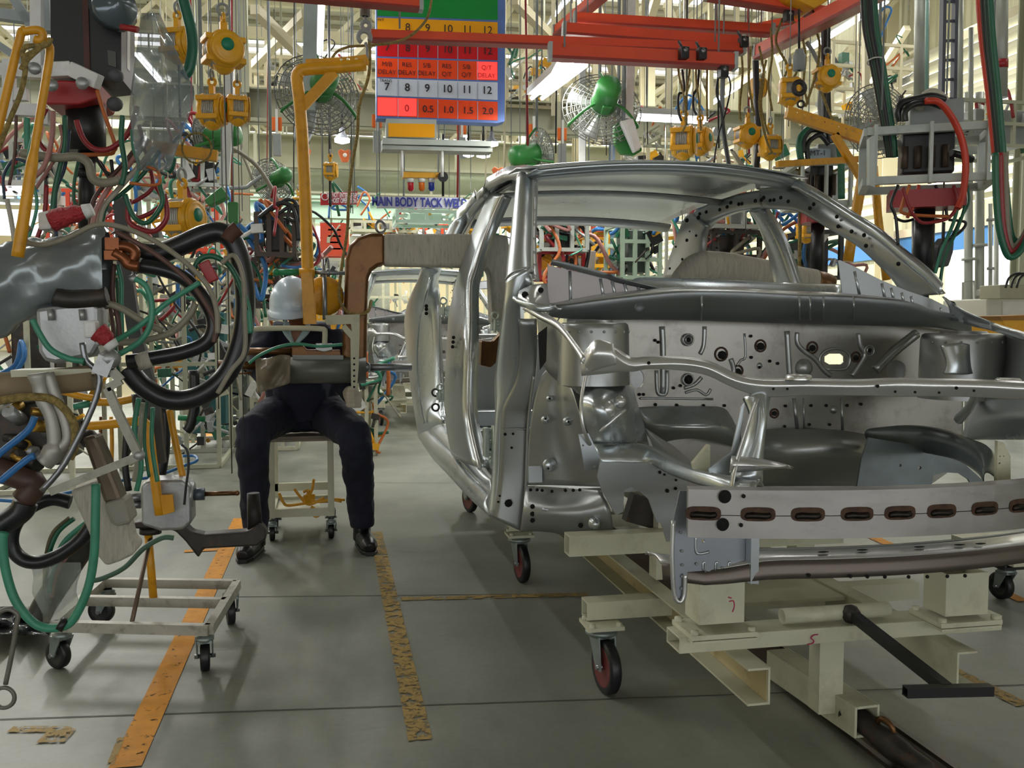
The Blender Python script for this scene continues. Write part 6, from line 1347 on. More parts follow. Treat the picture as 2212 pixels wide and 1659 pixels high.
GY = [('grey cable sagging from the red handle and arching right to the hose loops', [(66, 490), (52, 505), (60, 524), (100, 528), (150, 512), (200, 488), (240, 486), (290, 500), (350, 530), (410, 575), (450, 620), (468, 670), (470, 720)], 5.5, YL_-.12, GREYH),
 ('brown grey cable following the inside of the black arch', [(250, 500), (330, 545), (400, 600), (440, 650), (466, 700), (462, 740)], 5, YL_-.1, mat('brown cable', '5b3d35', .5)),
 ('pale green hose from the cast housing curving below it to the handle', [(70, 690), (85, 720), (110, 755), (150, 775), (182, 780)], 6, YL_-.13, GREENH),
 ('pale green hose loop right of the cast fitting', [(292, 602), (315, 618), (328, 655), (325, 700), (305, 735), (270, 758), (248, 770)], 6, YL_-.12, GREENH),
 ('straight pale green hose running up to the red valve', [(252, 735), (300, 705), (360, 655), (432, 610)], 5.5, YL_-.11, GREENH),
 ('grey hose drooping from the plastic cover toward the lower right', [(220, 652), (260, 665), (310, 695), (350, 715)], 7, YL_-.05, GREYH),
 ('grey hose curving up behind the inner loop', [(248, 742), (310, 735), (370, 718), (410, 680), (422, 655)], 7, YL_-.05, GREYH),
 ('dark green hose arching behind the red valve', [(420, 580), (432, 560), (455, 553), (480, 562), (500, 580), (520, 620), (530, 670)], 6, YL_-.02, DGREENH),
 ('grey hose doubling the right side of the outer arch', [(478, 570), (505, 552), (525, 600), (528, 680), (528, 760), (500, 800), (470, 850)], 5, YL_-.06, GREYH),
 ('pale green hose following the outer arch lower right', [(515, 610), (535, 660), (541, 720)], 6, YL_-.0, GREENH),
 ('brown cable hanging beside the pale green hose strand', [(246, 570), (243, 640), (255, 690), (262, 760)], 5, YL_+.02, mat('brown cable', '5b3d35')),
 ('pale green strand hanging straight behind the brown cable', [(254, 572), (262, 610), (262, 660), (264, 730)], 4.5, YL_+.03, GREENH)]
for lb, p, r_, y, m_ in GY: H_('hose', lb, p, r_, m_, y)
rv = thing('air_valve', 'small bright red valve held inside the black hose arch', 'valve', PY(455, 590, YL_-.05))
MB().bar(PY(440, 566, YL_-.05), PY(462, 608, YL_-.05), pxr(16), .03).build('valve_body', DRED, rv, bevel=.003); MB().cyl(PY(428, 578, YL_-.05), PY(470, 575, YL_-.05), pxr(7), 8).build('valve_spool', STEEL, rv)
# --- C gun on the caster frame
tg = thing('gun_stand', 'four-wheeled grey frame trolley with yellow post carrying a dark jawed gun', 'trolley', PZ(310, 1380, 0))
fz = .16; FR = mat('scuffed white frame paint', 'a9a698', .5, .1, .15, 12, 0, '4c4236', .5)
c1, c2, c3, c4 = PZ(115, 1352, fz), PZ(452, 1360, fz), PZ(512, 1262, fz), PZ(222, 1258, fz)
for a, b_ in ((c1, c2), (c2, c3), (c3, c4), (c4, c1), (c1.lerp(c4, .55), c2.lerp(c3, .55))): MB().bar(a, b_, .03, .035).build('frame_rail', FR, tg)
for k, (c, yw) in enumerate(((c1, .9), (c2, 0.1), (c3, .2), (c4, 1.3))):
    q = c.lerp((c1+c3)/2, .08); caster(tg, q.x, q.y, fz-.02, .052, .03, mat('dark wheel centre', '2c2c2a', .5), yw, False)
pb = (c1.lerp(c4, .55)).lerp(c2.lerp(c3, .55), .5); pt = PY(320, 1150, pb.y); pb2 = V((pb.x, pb.y, fz))
MB().tube([pb2, pt], pxr(9, 3.3), 12).build('yellow_post', YEL, tg)
rb = c1.lerp(c2, .5); MB().cyl(V((rb.x, rb.y, fz)), PY(325, 1160, pb.y), .008, 8).build('brace_rod', mat('rusty rod', '6a5848', .5, .4, .3, 20), tg)
yt = pb.y
MB().prism(PYs([(303, 1050), (315, 1038), (395, 1036), (412, 1050), (414, 1130), (395, 1146), (345, 1148), (305, 1135)], yt-.05), (0, .13, 0)).build('motor_body', ALU, tg, bevel=.02)
MB().cyl(PY(405, 1068, yt), PY(420, 1068, yt), pxr(26, yt), 14).build('end_boss', ALU, tg); MB().cyl(PY(415, 1068, yt), PY(442, 1067, yt), pxr(13, yt), 12).build('collet', mat('blue grey steel', '56626c', .4, .5), tg)
MB().cyl(PY(440, 1067, yt), PY(512, 1065, yt), pxr(5, yt), 10).ball(PY(512, 1065, yt), pxr(6, yt), 8).build('electrode', COPPER, tg)
MB().cyl(PY(264, 1076, yt), PY(305, 1074, yt), pxr(9, yt), 10).cyl(PY(268, 1090, yt), PY(305, 1090, yt), pxr(8, yt), 10).build('slide_rods', STEEL, tg)
MB().prism(PYs([(285, 1130), (300, 1128), (400, 1135), (415, 1150), (440, 1155), (535, 1148), (560, 1130), (575, 1145), (575, 1165), (555, 1180), (440, 1186), (428, 1206), (400, 1170), (378, 1148), (345, 1142), (290, 1143)], yt-.04), (0, .07, 0)).build('lower_jaw', DSTEEL, tg, bevel=.008)
MB().tube(PYs([(552, 1160), (547, 1065)], yt), [pxr(17, yt), pxr(13, yt)], 12).build('jaw_end', mat('dark grease steel', '25211e', .5, .4), tg)
MB().cyl(PY(325, 1140, yt), PY(325, 1152, yt), pxr(22, yt), 12).build('swivel', DSTEEL, tg)
MB().tube(cr(PYs([(182, 921), (240, 916), (296, 909), (315, 915), (322, 935), (330, 1000), (345, 1112)], yt-.08), 4), pxr(9.5, yt), 10).build('yellow_handle_bar', YEL, tg)
MB().prism(PYs([(345, 1070), (373, 1068), (377, 1106), (348, 1114)], yt-.09), (0, .01, 0)).build('yellow_plate', YEL, tg, bevel=.002)
MB().tube(cr(PYs([(366, 885), (374, 930), (388, 1000), (394, 1040), (366, 1042)], yt+.05), 4), pxr(7, yt), 8).build('yellow_handle_bar', YEL, tg)
H_('hose', 'dark green hose from the dark jaw down to the stand corner', [(375, 1162), (350, 1162), (310, 1185), (270, 1225), (225, 1248), (195, 1255)], 5.5, mat('muted green hose', '4a6a58', .45), 3.2)
H_('hose', 'thin black wire looped over the motor body', [(392, 960), (405, 975), (407, 1010), (402, 1050), (398, 1090)], 2.6, HOSEB, 3.1)
# bottom-left black hose and bundle in clear plastic
H_('hose', 'black hose loop low at the left under the oily mechanism', [(152, 1085), (110, 1078), (60, 1100), (30, 1140), (26, 1180), (48, 1208), (85, 1214), (130, 1198), (175, 1165), (200, 1130)], 14, HOSEB, 2.75, 14)
H_('hose', 'thick dark hose running down from the wrapped shank to the floor', [(225, 1120), (180, 1180), (140, 1240), (100, 1300), (80, 1340)], 24, mat('dark grey corrugated hose', '34332f', .5, 0, .2, 40), 2.9, 12)
bun = [('green hose of the lower bundle, leftmost', [(160, 1120), (125, 1150), (105, 1200), (98, 1260)], 5, DGREENH), ('brown hose of the lower bundle', [(150, 1118), (115, 1150), (100, 1200), (96, 1270)], 4, mat('olive cable', '5a5238', .5)),
       ('green hose of the lower bundle, middle', [(185, 1130), (140, 1170), (118, 1220), (108, 1280)], 6, GREENH), ('faded pink hose of the lower bundle', [(195, 1160), (150, 1195), (122, 1240), (112, 1290)], 4.5, PINKH)]
for lb, p, r_, m_ in bun: H_('hose', lb, p, r_, m_, 2.8)
rows = [[PY(60+u*110+v*30*(1-u)+6*sin(v*9+u*7), 1215+v*130, 2.78+.04*sin(u*8+v*5)) for u in (0, .2, .4, .6, .8, 1)] for v in (0, .15, .3, .5, .7, .85, 1)]
MB().grid(rows, .002, (0, 1, 0), n=2).build('plastic_bag', PLAST, None, label='clear crinkled plastic bag round the lower hose bundle', cat='bag')
rows = [[PZ(px, py, max(.005, .05+.045*sin(px*.13+py*.2))) for px in (-40, -10, 20, 50, 80, 110)] for py in (1310, 1325, 1340, 1355, 1370)]
MB().grid(rows, .003, (0, 0, -1), n=3).build('plastic_bag', mat('black and clear crumpled plastic', '4f5355', .08, .3, .6, 12, .6, bscale=18), None, label='crumpled shiny plastic heaped on the floor at the lower left', cat='bag')
H_('hose', 'long pale green hose loop hanging over the stand corner', [(207, 1045), (206, 1120), (203, 1200), (190, 1270), (160, 1335), (130, 1355), (80, 1350), (35, 1300), (12, 1230), (6, 1170), (10, 1150)], 9, GREENH, 2.55, 12)
MB().tube(PYs([(128, 1346), (142, 1352)], 2.55), pxr(14), 12).build('hose_clamp', BLACKP, None, label='black clamp on the green hose loop at the stand corner', cat='clamp')
wr = thing('wire_hook', 'thin grey steel rod with ring end hanging at the lower left edge', 'hook', PY(20, 1400, 2.3))
MB().tube(cr(PYs([(-14, 1345), (0, 1322), (20, 1316), (38, 1328), (36, 1350), (26, 1410), (12, 1478)], 2.3), 4), pxr(5, 2.3), 8).build('rod', mat('dull steel rod', '77756c', .5, .6, .2), wr)
MB().torus(PY(8, 1507, 2.3), (.1, 1, 0), pxr(21, 2.3), pxr(4.5, 2.3), 24, 8).build('ring', mat('dull steel rod', '77756c'), wr)
# --- big black transformer with white frame, upper left
yT = 3.0
tr = thing('hanging_transformer', 'black hanging welding transformer with red base in a grey frame, upper left', 'transformer', PY(190, 150, yT))
MB().prism(PYs([(108, -60), (262, -60), (262, 170), (215, 175), (110, 165)], yT), (0, .2, 0)).build('black_case', mat('black transformer case', '0f1113', .45, 0, .1), tr)
MB().box(PY(186, 60, yT-.003), (pxr(11, yT), .006, pxr(240, yT))).build('centre_strip', mat('brown copper strip', '4c2a22', .5, .3), tr)
MB().prism(PYs([(232, 108), (250, 112), (251, 146), (234, 140)], yT-.004), (0, .004, 0)).build('rating_plate', mat('small plate', '50504a', .5), tr)
MB().prism(PYs([(98, 225), (98, 180), (128, 172), (215, 178), (212, 212), (170, 226)], yT-.05), (0, .22, 0)).build('red_base', DRED, tr, bevel=.005)
MB().bar(PY(106, 152, yT-.06), PY(155, 150, yT-.06), .03, pxr(28, yT)).bar(PY(155, 150, yT-.06), PY(214, 178, yT-.1), .03, pxr(28, yT)).build('clamp_bar', WHITEP, tr, bevel=.003)
mb = MB()
for a, b_ in (((-20, 150), (100, 158)), ((-20, 205), (60, 205)), ((0, 235), (100, 240)), ((80, -20), (80, 160)), ((20, 130), (20, 260)), ((95, 235), (95, 270))): mb.bar(PY(*a, yT+.05), PY(*b_, yT+.05), .03, pxr(24, yT))
mb.build('support_frame', WHITEP, tr)
mb = MB()
for x, y in ((112, 184), (178, 180), (75, 148)): mb.lathe(PY(x, y, yT-.11), (0, -1, 0), [(0, .018), (.01, .016), (.01, 0)], 12)
mb.build('bolt_head', ALU, tr)
MB().cyl(PY(186, 225, yT+.05), PY(186, 330, yT+.05), pxr(38, yT), 16).build('lower_core', BLACKP, tr)
MB().cyl(PY(188, 330, yT+.05), PY(188, 500, yT+.05), pxr(17, yT), 14).cyl(PY(186, 366, yT+.05), PY(186, 384, yT+.05), pxr(19, yT), 14).build('black_pole', BLACKP, tr)
MB().bar(PY(264, -20, yT+.1), PY(263, 150, yT+.1), .04).build('side_strut', WHITEP, tr)
MB().tube(cr(PYs([(210, 195), (225, 245), (248, 310), (246, 325), (230, 333), (120, 335)], yT-.1), 4), pxr(4, yT), 8).build('orange_guard_wire', ORANGEH, tr)
mb = MB()
for x, y, r_ in ((250, 165, 16), (248, 225, 16)): mb.ball(PY(x, y, yT-.02), pxr(r_, yT), 12, (1, 1, .9))
mb.build('rubber_boot', mat('grey rubber boot', '54575a', .6), tr)
MB().cyl(PY(262, 58, yT-.1), PY(298, 64, yT-.12), pxr(6, yT), 8).build('red_lever', DRED, tr)
MB().lathe(PY(245, 20, yT-.05), (.5, -1, .2), [(0, .0), (.0, .07), (.03, .06), (.05, .0)], 16).build('gauge_dome', mat('smoked gauge', '5a666c', .15, .3), tr)
# second dark pole with brackets
pole('support_post', 'dark leaning post with holes behind the pale green hose loop', [(262, 430, 3.6), (268, 560, 3.6), (292, 720, 3.6), (330, 860, 3.6), (345, 1000, 3.6)], .045, mat('dark grey post', '3c3e3c', .5, 0, .2, 10))
# clear plastic sheet beside the transformer
rows = []
for v in range(9):
    row = []
    for u in range(7):
        vv = v/8; uu = u/6; x0 = 305-45*vv+(90*max(0, vv-.6)); x1 = 345+75*min(1, vv*2)-(60*max(0, vv-.55)*2)
        px = x0+(x1-x0)*uu; py = 28+340*vv-(40*uu*(1-vv)*0); row.append(PY(px, py, yT-.25+.05*sin(uu*7+vv*5)+.03*sin(vv*13-uu*4)))
    rows.append(row)
MB().grid(rows, .002, (0, 1, 0), n=3).build('plastic_sheet', mat('cloudy clear polythene', '8f9c9f', .1, .1, .12, 10, .3, alpha=.55, bscale=6), None, label='cloudy clear plastic sheet draped beside the black transformer', cat='plastic sheet')
mb = MB(); H_('hose', 'thick dark green hose curving down at the top left behind the plastic sheet', [(388, -30), (402, 20), (414, 70), (416, 110), (408, 150), (395, 165)], 11, mat('deep green hose', '17604a', .35, 0, .1), 2.9, 14)
H_('hose', 'dark green hose end emerging below the plastic sheet', [(372, 340), (368, 360), (360, 370)], 9, mat('deep green hose', '17604a'), 2.9, 12)
H_('hose', 'red hose looping under the black transformer', [(165, 260), (180, 300), (205, 322), (240, 320), (275, 290), (292, 250), (296, 230)], 5.5, REDH, 2.85, 10)
MB().bar(PY(300, 312, 3.2), PY(470, 338, 3.2), .035, .035).build('yellow_tube', YEL, None, label='short yellow tube with rope ring behind the plastic sheet tip', cat='tube')
MB().torus(PY(425, 320, 3.15), (.2, 1, 0), pxr(30, 3.15), pxr(2.2, 3.15), 26, 6).build('rope_ring', ROPE, None, label='thin rope ring hanging on the short yellow tube', cat='rope')
# yellow hook frame with rope
yf = thing('hook_frame', 'yellow bent tube hook frame with knotted rope at the upper left', 'hanger', PY(60, 250, 2.4)); y = 2.4
MB().tube(cr(PYs([(-15, 330), (10, 220), (44, 78), (55, 68), (80, 65), (92, 72), (88, 88), (75, 85)], y), 4), pxr(8.5, y), 10).build('hook_tube', YEL, yf)
MB().tube(cr(PYs([(86, 62), (100, 90), (108, 110), (98, 180), (78, 300), (62, 400), (50, 480), (38, 555)], y+.02), 4), [pxr(6, y), pxr(8, y), pxr(8, y), pxr(11, y), pxr(12, y)], 10).build('long_tube', YEL, yf)
MB().tube(cr(PYs([(110, 82), (100, 98), (60, 100), (48, 115), (56, 135), (46, 150), (60, 128), (100, 92), (75, 110), (52, 125), (55, 150), (45, 200), (25, 250), (5, 300), (-10, 340)], y-.02), 6), pxr(5, y), 8).build('rope', ROPE, None, label='knotted manila rope hanging on the yellow hook frame', cat='rope')
# grey steel structure at far left top
mb = MB()
for a, b_, w_ in (((20, -20), (70, 60), 16), ((-10, 30), (95, 45), 20), ((95, -20), (100, 70), 26), ((0, 100), (60, 140), 14)): mb.bar(PY(*a, 3.4), PY(*b_, 3.4), .04, pxr(w_, 3.4))
mb.build('suspension_bracket', mat('grey white bracket', '9ba4a6', .5, 0, .1), None, label='grey and white suspension brackets at the top left corner', cat='bracket')
# tangle of hoses below the transformer: every one its own thing
cols = [(GREENH, 'pale green'), (PINKH, 'faded pink'), (GREYH, 'grey'), (DGREENH, 'dark green'), (REDH, 'dark red'), (HOSEB, 'black'), (mat('navy cable', '1e3450', .4), 'navy'), (ORANGEH, 'orange'), (mat('pale grey hose', 'b0ab9b', .5), 'pale grey'), (mat('brown cable', '5b3d35'), 'brown')]
rt = random.Random(21)
tang = [([(95, 250), (70, 300), (62, 360), (80, 440), (60, 520)], 0), ([(115, 240), (112, 300), (95, 360), (60, 400), (50, 470)], 1), ([(45, 330), (120, 340), (165, 338), (190, 352), (200, 385), (225, 395), (260, 388)], 2), ([(140, 250), (138, 320), (120, 400), (112, 470)], 3), ([(100, 400), (95, 470), (70, 540)], 4), ([(150, 280), (140, 360), (120, 420), (122, 520)], 6),
 ([(320, 300), (280, 355), (240, 400), (210, 450), (200, 490)], 1), ([(335, 318), (300, 360), (255, 410), (222, 450), (212, 500)], 8), ([(345, 325), (310, 375), (262, 420), (232, 440), (215, 500)], 3), ([(312, 296), (270, 350), (225, 400), (200, 440), (195, 500)], 9), ([(240, 345), (250, 400), (265, 360), (300, 345)], 5), ([(95, 345), (60, 350), (30, 345), (8, 380), (10, 430)], 6),
 ([(300, 270), (315, 330), (330, 400), (300, 430), (275, 440)], 4), ([(335, 400), (350, 440), (300, 470), (280, 450)], 4), ([(280, 395), (320, 400), (345, 395), (340, 370), (318, 360)], 7), ([(265, 250), (262, 300), (270, 360), (262, 400)], 3), ([(285, 280), (288, 320), (300, 360), (285, 400)], 0), ([(130, 270), (135, 310), (115, 350), (75, 410)], 1),
 ([(35, 250), (32, 330), (20, 400)], 9), ([(58, 255), (60, 320), (70, 360), (60, 440)], 0), ([(270, 420), (290, 470), (320, 480), (350, 440), (345, 400)], 3), ([(280, 430), (280, 480), (330, 500), (360, 470), (355, 420)], 4), ([(15, 430), (25, 480), (33, 540), (30, 600)], 8), ([(205, 335), (230, 372), (280, 380), (320, 350)], 5), ([(150, 345), (175, 340), (215, 350), (240, 385), (290, 370)], 5),
 ([(100, 235), (80, 290), (105, 330), (150, 333)], 4), ([(170, 345), (160, 400), (165, 450), (200, 480)], 3), ([(225, 440), (215, 520), (205, 560)], 1), ([(240, 560), (236, 640), (245, 720), (240, 800)], 9), ([(252, 600), (256, 680), (250, 760), (262, 830)], 3), ([(300, 860), (290, 930), (305, 1000), (295, 1060)], 0), ([(318, 860), (312, 950), (322, 1030)], 3), ([(308, 870), (302, 960), (290, 1040)], 8), ([(330, 880), (328, 960), (340, 1040)], 0)]
wh_ = ['upper', 'left', 'middle', 'right', 'lower']
for k, (p, ci) in enumerate(tang):
    m_, cn = cols[ci]; x, y_ = p[len(p)//2]
    H_('hose', '%s %s near the %s at %s, %s' % (cn, 'hose' if k % 2 else 'cable', 'far left' if x < 60 else 'left frame' if x < 130 else 'black pole' if x < 230 else 'plastic sheet tip' if x < 320 else 'yellow balancer', 'frame height' if y_ < 330 else 'handle height' if y_ < 430 else 'cover height' if y_ < 600 else 'loop height' if y_ < 850 else 'stand height', ('hanging straight', 'bending right', 'bending left', 'looped', 'slack', 'steep', 'crossing others')[k % 7]), p, rt.uniform(3, 6) if ci != 2 else 9, m_, 2.75+.02*(k % 14), 7)
# yellow frames and green bars in the middle distance left
for lb, pts, y, r_, m_ in (('yellow tube frame with green sleeve behind the lever linkage', [(200, 868), (250, 868), (300, 858)], 4.0, 8, YEL), ('yellow slanting tube behind the cross bar', [(120, 840), (170, 855), (215, 862)], 4.0, 7, YEL), ('green tube crossing behind the stand', [(160, 878), (195, 872)], 4.0, 7, GREENH), ('green cross tube near the dark round hose end', [(385, 902), (443, 905)], 4.6, 6, mat('hanger green', '1f8050')),
    ('thick black hose end standing on the floor behind the stand', [(418, 800), (420, 870), (412, 915), (402, 930)], 4.6, 11, HOSEB), ('black corrugated hose column behind the yellow handle bar', [(300, 850), (305, 900), (300, 940)], 3.9, 15, HOSEB), ('second black hose column behind the stand motor', [(352, 880), (355, 960), (345, 1030)], 3.9, 12, HOSEB),
    ('dark pole standing left of the stand motor', [(275, 920), (270, 1000), (278, 1060)], 3.9, 7, BLACKP), ('yellow and dark pole behind the wrapped shank', [(240, 900), (242, 960), (240, 1030)], 4.1, 4, YEL), ('brown pole behind the wrapped shank', [(218, 900), (216, 970)], 4.1, 3.5, COPPER)):
    MB().tube(cr(PYs(pts, y), 4), r_*y/FPX, 9).build('tube', m_, None, label=lb, cat='tube')
H_('hose', 'blue air hose lying on the floor behind the stand', [(-10, 1080, 3.9), (60, 1082, 3.9), (130, 1068, 3.9), (250, 1040, 4.2), (330, 1030, 4.3), (400, 1005, 4.5), (425, 995, 4.5), (420, 985, 4.6), (395, 985, 4.6)], 3.5, BLUEH, 4.0)
# ================= right side: hanging transformers, cable bundles, pipes, doorway =================
def frame_rack(nm, lb, x0, y0, x1, y1, y, dep, nx, m, w_=.035, skew=18, core=True, cat='transformer', red=True):
    t = thing(nm, lb, cat, PY((x0+x1)/2, (y0+y1)/2, y)); a = PY(x0, y0, y); b = PY(x1, y1, y); zt_, zb_ = a.z, b.z; X0, X1 = a.x, b.x
    def bx(nm_, p, q, ww=w_, hh=w_): MB().bar(p, q, ww, hh).build(nm_, m, t)
    for z in (zt_, zb_):
        for yy in (y, y+dep): bx('frame_bar', V((X0-.0, yy, z)), V((X1, yy, z)))
        for x in (X0, X1): bx('frame_bar', V((x, y, z)), V((x, y+dep, z)))
    for k in range(nx+1):
        x = X0+(X1-X0)*(k+.15)/(nx+.3)
        bx('upright', V((x, y-.02, zt_+.02)), V((x, y-.02, zb_-.02)), .012, .045)
    for x in (X0, X1): bx('upright', V((x, y+dep, zt_)), V((x, y+dep, zb_)))
    if core:
        cx = (X0+X1)/2; MB().box((cx, y+dep*.5, (zt_+zb_)/2+.02), ((X1-X0)*.42, dep*.6, (zt_-zb_)*.9)).build('black_core', BLACKP, t, bevel=.01)
        MB().box((cx+.02, y+dep*.3, zt_+.06), ((X1-X0)*.42, dep*.6, .1)).build('grey_box', GREYP, t, bevel=.006)
        mb = MB(); 
        for k in range(4): mb.cyl((cx-.09+.05*k, y+dep*.12, zt_-.06), (cx-.09+.05*k, y+dep*.12, zb_+.05), .014, 8)
        mb.build('winding_bar', mat('dark copper winding', '4f4238', .5, .4), t)
        if red: MB().box((cx, y+dep*.4, zb_-.07), ((X1-X0)*.6, dep*.6, .07)).build('red_tray', DRED, t); MB().cyl((cx, y+dep*.4, zb_-.1), (cx, y+dep*.4, zb_-.42), .04, 12).build('lower_core', BLACKP, t)
    return t
FRW = mat('grey white frame paint', 'b9c0b8', .5, 0, .06, 8, 0, '7b7c72', .25)
ft = frame_rack('hanging_transformer', 'welding transformer in a white bar frame hanging at the upper right', 1895, 272, 2120, 390, 3.3, .3, 2, FRW, .03); ft.rotation_euler.z = -.5
yR = 3.3
MB().prism(PYs([(1878, 300), (1890, 292), (1890, 405), (1878, 400)], 3.35), (0, .02, 0)).build('frame_side', FRW, None, label='narrow side bracket left of the upper right transformer frame', cat='bracket')
def Hr(lb, pts, r, m, y, n=9, nm='hose', cat='hose'): return MB().tube(cr(PYs(pts, y), 7), r*y/FPX, n).build(nm, m, None, fix=False, label=lb, cat=cat)
Hr('black hose arch rising left over the upper right transformer', [(1945, 262), (1940, 240), (1950, 222), (1975, 215), (2010, 208), (2040, 215)], 9, HOSEB, 3.25)
Hr('second black hose arch over the upper right transformer', [(1955, 262), (1955, 240), (1975, 225), (2010, 222), (2035, 230)], 8, HOSEB, 3.22)
Hr('bright red hose arching right over the transformer and down its side', [(2000, 218), (2030, 222), (2060, 260), (2080, 310), (2086, 360), (2080, 420), (2068, 450)], 8, mat('bright red hose', 'c53a22', .4), 3.2)
Hr('grey wrapped hose hump above the upper right transformer', [(1985, 235), (2000, 205), (2020, 200), (2040, 215), (2045, 240)], 10, mat('pale grey hose', 'b0ab9b'), 3.3)
Hr('dark elbow hose right of the black transformer core', [(2055, 330), (2075, 335), (2100, 345)], 9, HOSEB, 3.25)
# bundle below that transformer
rt2 = random.Random(5); base = [(GREENH, 'green'), (HOSEB, 'black'), (REDH, 'dark red'), (mat('brown cable', '5b3d35'), 'brown'), (DGREENH, 'dark green'), (ORANGEH, 'orange'), (mat('bright red hose', 'c53a22'), 'bright red')]
low_ = [([(1940, 400), (1925, 440), (1935, 470), (1940, 530)], 1), ([(1950, 405), (1965, 450), (1990, 480), (2030, 478)], 2), ([(1965, 400), (1950, 440), (1955, 462), (2050, 468)], 5), ([(2060, 400), (2068, 440), (2050, 470), (2015, 480)], 2), ([(2080, 400), (2085, 440), (2070, 490), (2040, 560), (2030, 620)], 4), ([(2075, 420), (2060, 480), (2035, 540), (2020, 590)], 0),
 ([(2040, 480), (2035, 540), (2010, 600)], 1), ([(2050, 475), (2085, 480), (2075, 500), (2040, 525)], 1), ([(1985, 400), (1975, 440), (1960, 470)], 6), ([(2020, 400), (2040, 440), (2045, 465)], 1), ([(2000, 410), (1995, 450), (2010, 475)], 6), ([(2090, 400), (2092, 440), (2070, 480)], 4), ([(1932, 470), (1955, 478), (1990, 470), (2030, 475)], 1)]
for k, (p, ci) in enumerate(low_):
    x, y_ = p[-1]; Hr('%s cable below the upper right transformer, strand %s' % (base[ci][1], ('one', 'two', 'three', 'four', 'five', 'six', 'seven', 'eight', 'nine', 'ten', 'eleven', 'twelve', 'thirteen')[k]), p, rt2.uniform(2.5, 4.5), base[ci][0], 3.2+.02*k, 7, 'cable', 'cable')
MB().cyl(PY(1988, 470, 3.6), PY(1988, 700, 3.6), .035, 14).build('black_pole', BLACKP, None, label='thick black pole hanging under the upper right transformer', cat='pole')
MB().prism(PYs([(2030, 530), (2045, 512), (2062, 520), (2060, 545), (2050, 575), (2032, 578), (2025, 560)], 3.4), (0, .06, 0)).build('pendant_switch', mat('dark grey pendant', '3f4142', .5), None, label='dark grey pendant switch box hanging in front of the bright doorway', cat='switch', bevel=.006)
Hr('thin wire of the pendant switch', [(2075, 470), (2062, 500), (2050, 518)], 3, HOSEB, 3.4, 6, 'cable', 'cable')
# second transformer behind the perforated hanger
mt1 = frame_rack('hanging_transformer', 'dark transformer with MT-1 plate hanging behind the yellow perforated hanger', 1730, 350, 1835, 440, 5.0, .35, 2, FRW, .03)
MB().prism(PYs([(1752, 318), (1797, 322), (1797, 342), (1752, 340)], 4.96), (0, .01, 0)).build('name_plate', mat('pale plate', '9aa8b0', .5), mt1)
text('MT-1', .042, PY(1774, 330, 4.95), INK, mt1, th=.001); mt1.rotation_euler.z = -.25
for k, (p, m_, r_, lb) in enumerate((([(1735, 330), (1735, 300), (1752, 280), (1785, 285), (1795, 310)], HOSEB, 8, 'black hose arch over the MT-1 transformer'), ([(1730, 345), (1728, 300), (1760, 272), (1800, 285), (1815, 330), (1818, 430)], DGREENH, 8, 'dark green hose arching over the MT-1 transformer'), ([(1745, 345), (1745, 310), (1770, 292), (1790, 312)], HOSEB, 6, 'inner black hose arch over the MT-1 transformer'))): Hr(lb, p, r_, m_, 4.9)
# big cable bundles
for k, (dx, m_, cn) in enumerate(((-10, HOSEB, 'leftmost black'), (-4, mat('green black cable', '173a2c', .4), 'green black'), (3, HOSEB, 'right black'), (10, mat('blue black cable', '18222e', .4), 'blue black'), (16, DGREENH, 'dark green edge'))):
    Hr(cn+' cable of the thick bundle left of the upper right transformer', [(1872+dx, -40), (1878+dx, 60), (1895+dx*.9, 150), (1910+dx*.8, 240), (1920+dx*.7, 300), (1925+dx*.6, 340)], 6, m_, 3.5-.01*k, 8, 'cable', 'cable')
MB().torus(PY(1892, 133, 3.48), (.1, .25, 1), .033, .003, 16, 5).build('cable_tie', WHITEP, None, label='white tie round the thick cable bundle at upper right', cat='cable tie')
for k, (dx, m_, cn) in enumerate(((-6, mat('bright red hose', 'c53a22'), 'red'), (3, HOSEB, 'inner black'), (11, mat('green black cable', '173a2c'), 'green black'), (19, DGREENH, 'dark green'))):
    Hr(cn+' hose of the long bundle down the right side', [(2118+dx, -40), (2126+dx, 80), (2140+dx*.9, 200), (2152+dx*.8, 320), (2160+dx*.8, 420), (2172+dx*.6, 500), (2190+dx*.3, 540-dx), (2215, 520), (2240, 470)], 7, m_, 2.9-.012*k, 10)
for k, (cn, c_, o_) in enumerate((('green', DGREENH, 0), ('red', REDH, 10), ('grey', GREYH, 20))):
    Hr(cn+' hose hanging in a U at the right edge', [(2150+o_, 330), (2152+o_, 420), (2160+o_*.8, 500), (2180+o_*.4, 555-o_), (2212, 530-o_), (2240, 450)], 8, c_, 2.8+.02*k, 10)
# ladder, pipes
ld = thing('ladder', 'dark narrow wall ladder behind the upper right transformer', 'ladder', PY(2052, 130, 7))
for dx in (0, 26): MB().bar(PY(2038+dx, -30, 7), PY(2033+dx, 240, 7), .03, .05).build('stile', mat('dark ladder', '4a4c58', .5), ld)
for k in range(6): MB().bar(PY(2037, 5+k*42, 7), PY(2063, 3+k*42, 7), .02).build('rung', mat('dark ladder', '4a4c58'), ld)
PIPE = mat('grey galvanised pipe', 'a3a59c', .45, .3, .08, 5)
def pipe(lb, pts, y, r, m=PIPE, nm='pipe'): return MB().tube(PYs(pts, y), r*y/FPX, 14).build(nm, m, None, label=lb, cat='pipe')
pipe('wide grey pipe above the upper right transformer', [(1992, -40), (1990, 208)], 6.5, 17); pipe('blue green edged pipe beside the wide grey pipe', [(2003, -40), (2001, 205)], 6.3, 4, mat('mint pipe', '8fb8ac', .4))
rd = pipe('wide cream pipe with a red band at upper right', [(2162, -60), (2160, 212)], 5.5, 17)
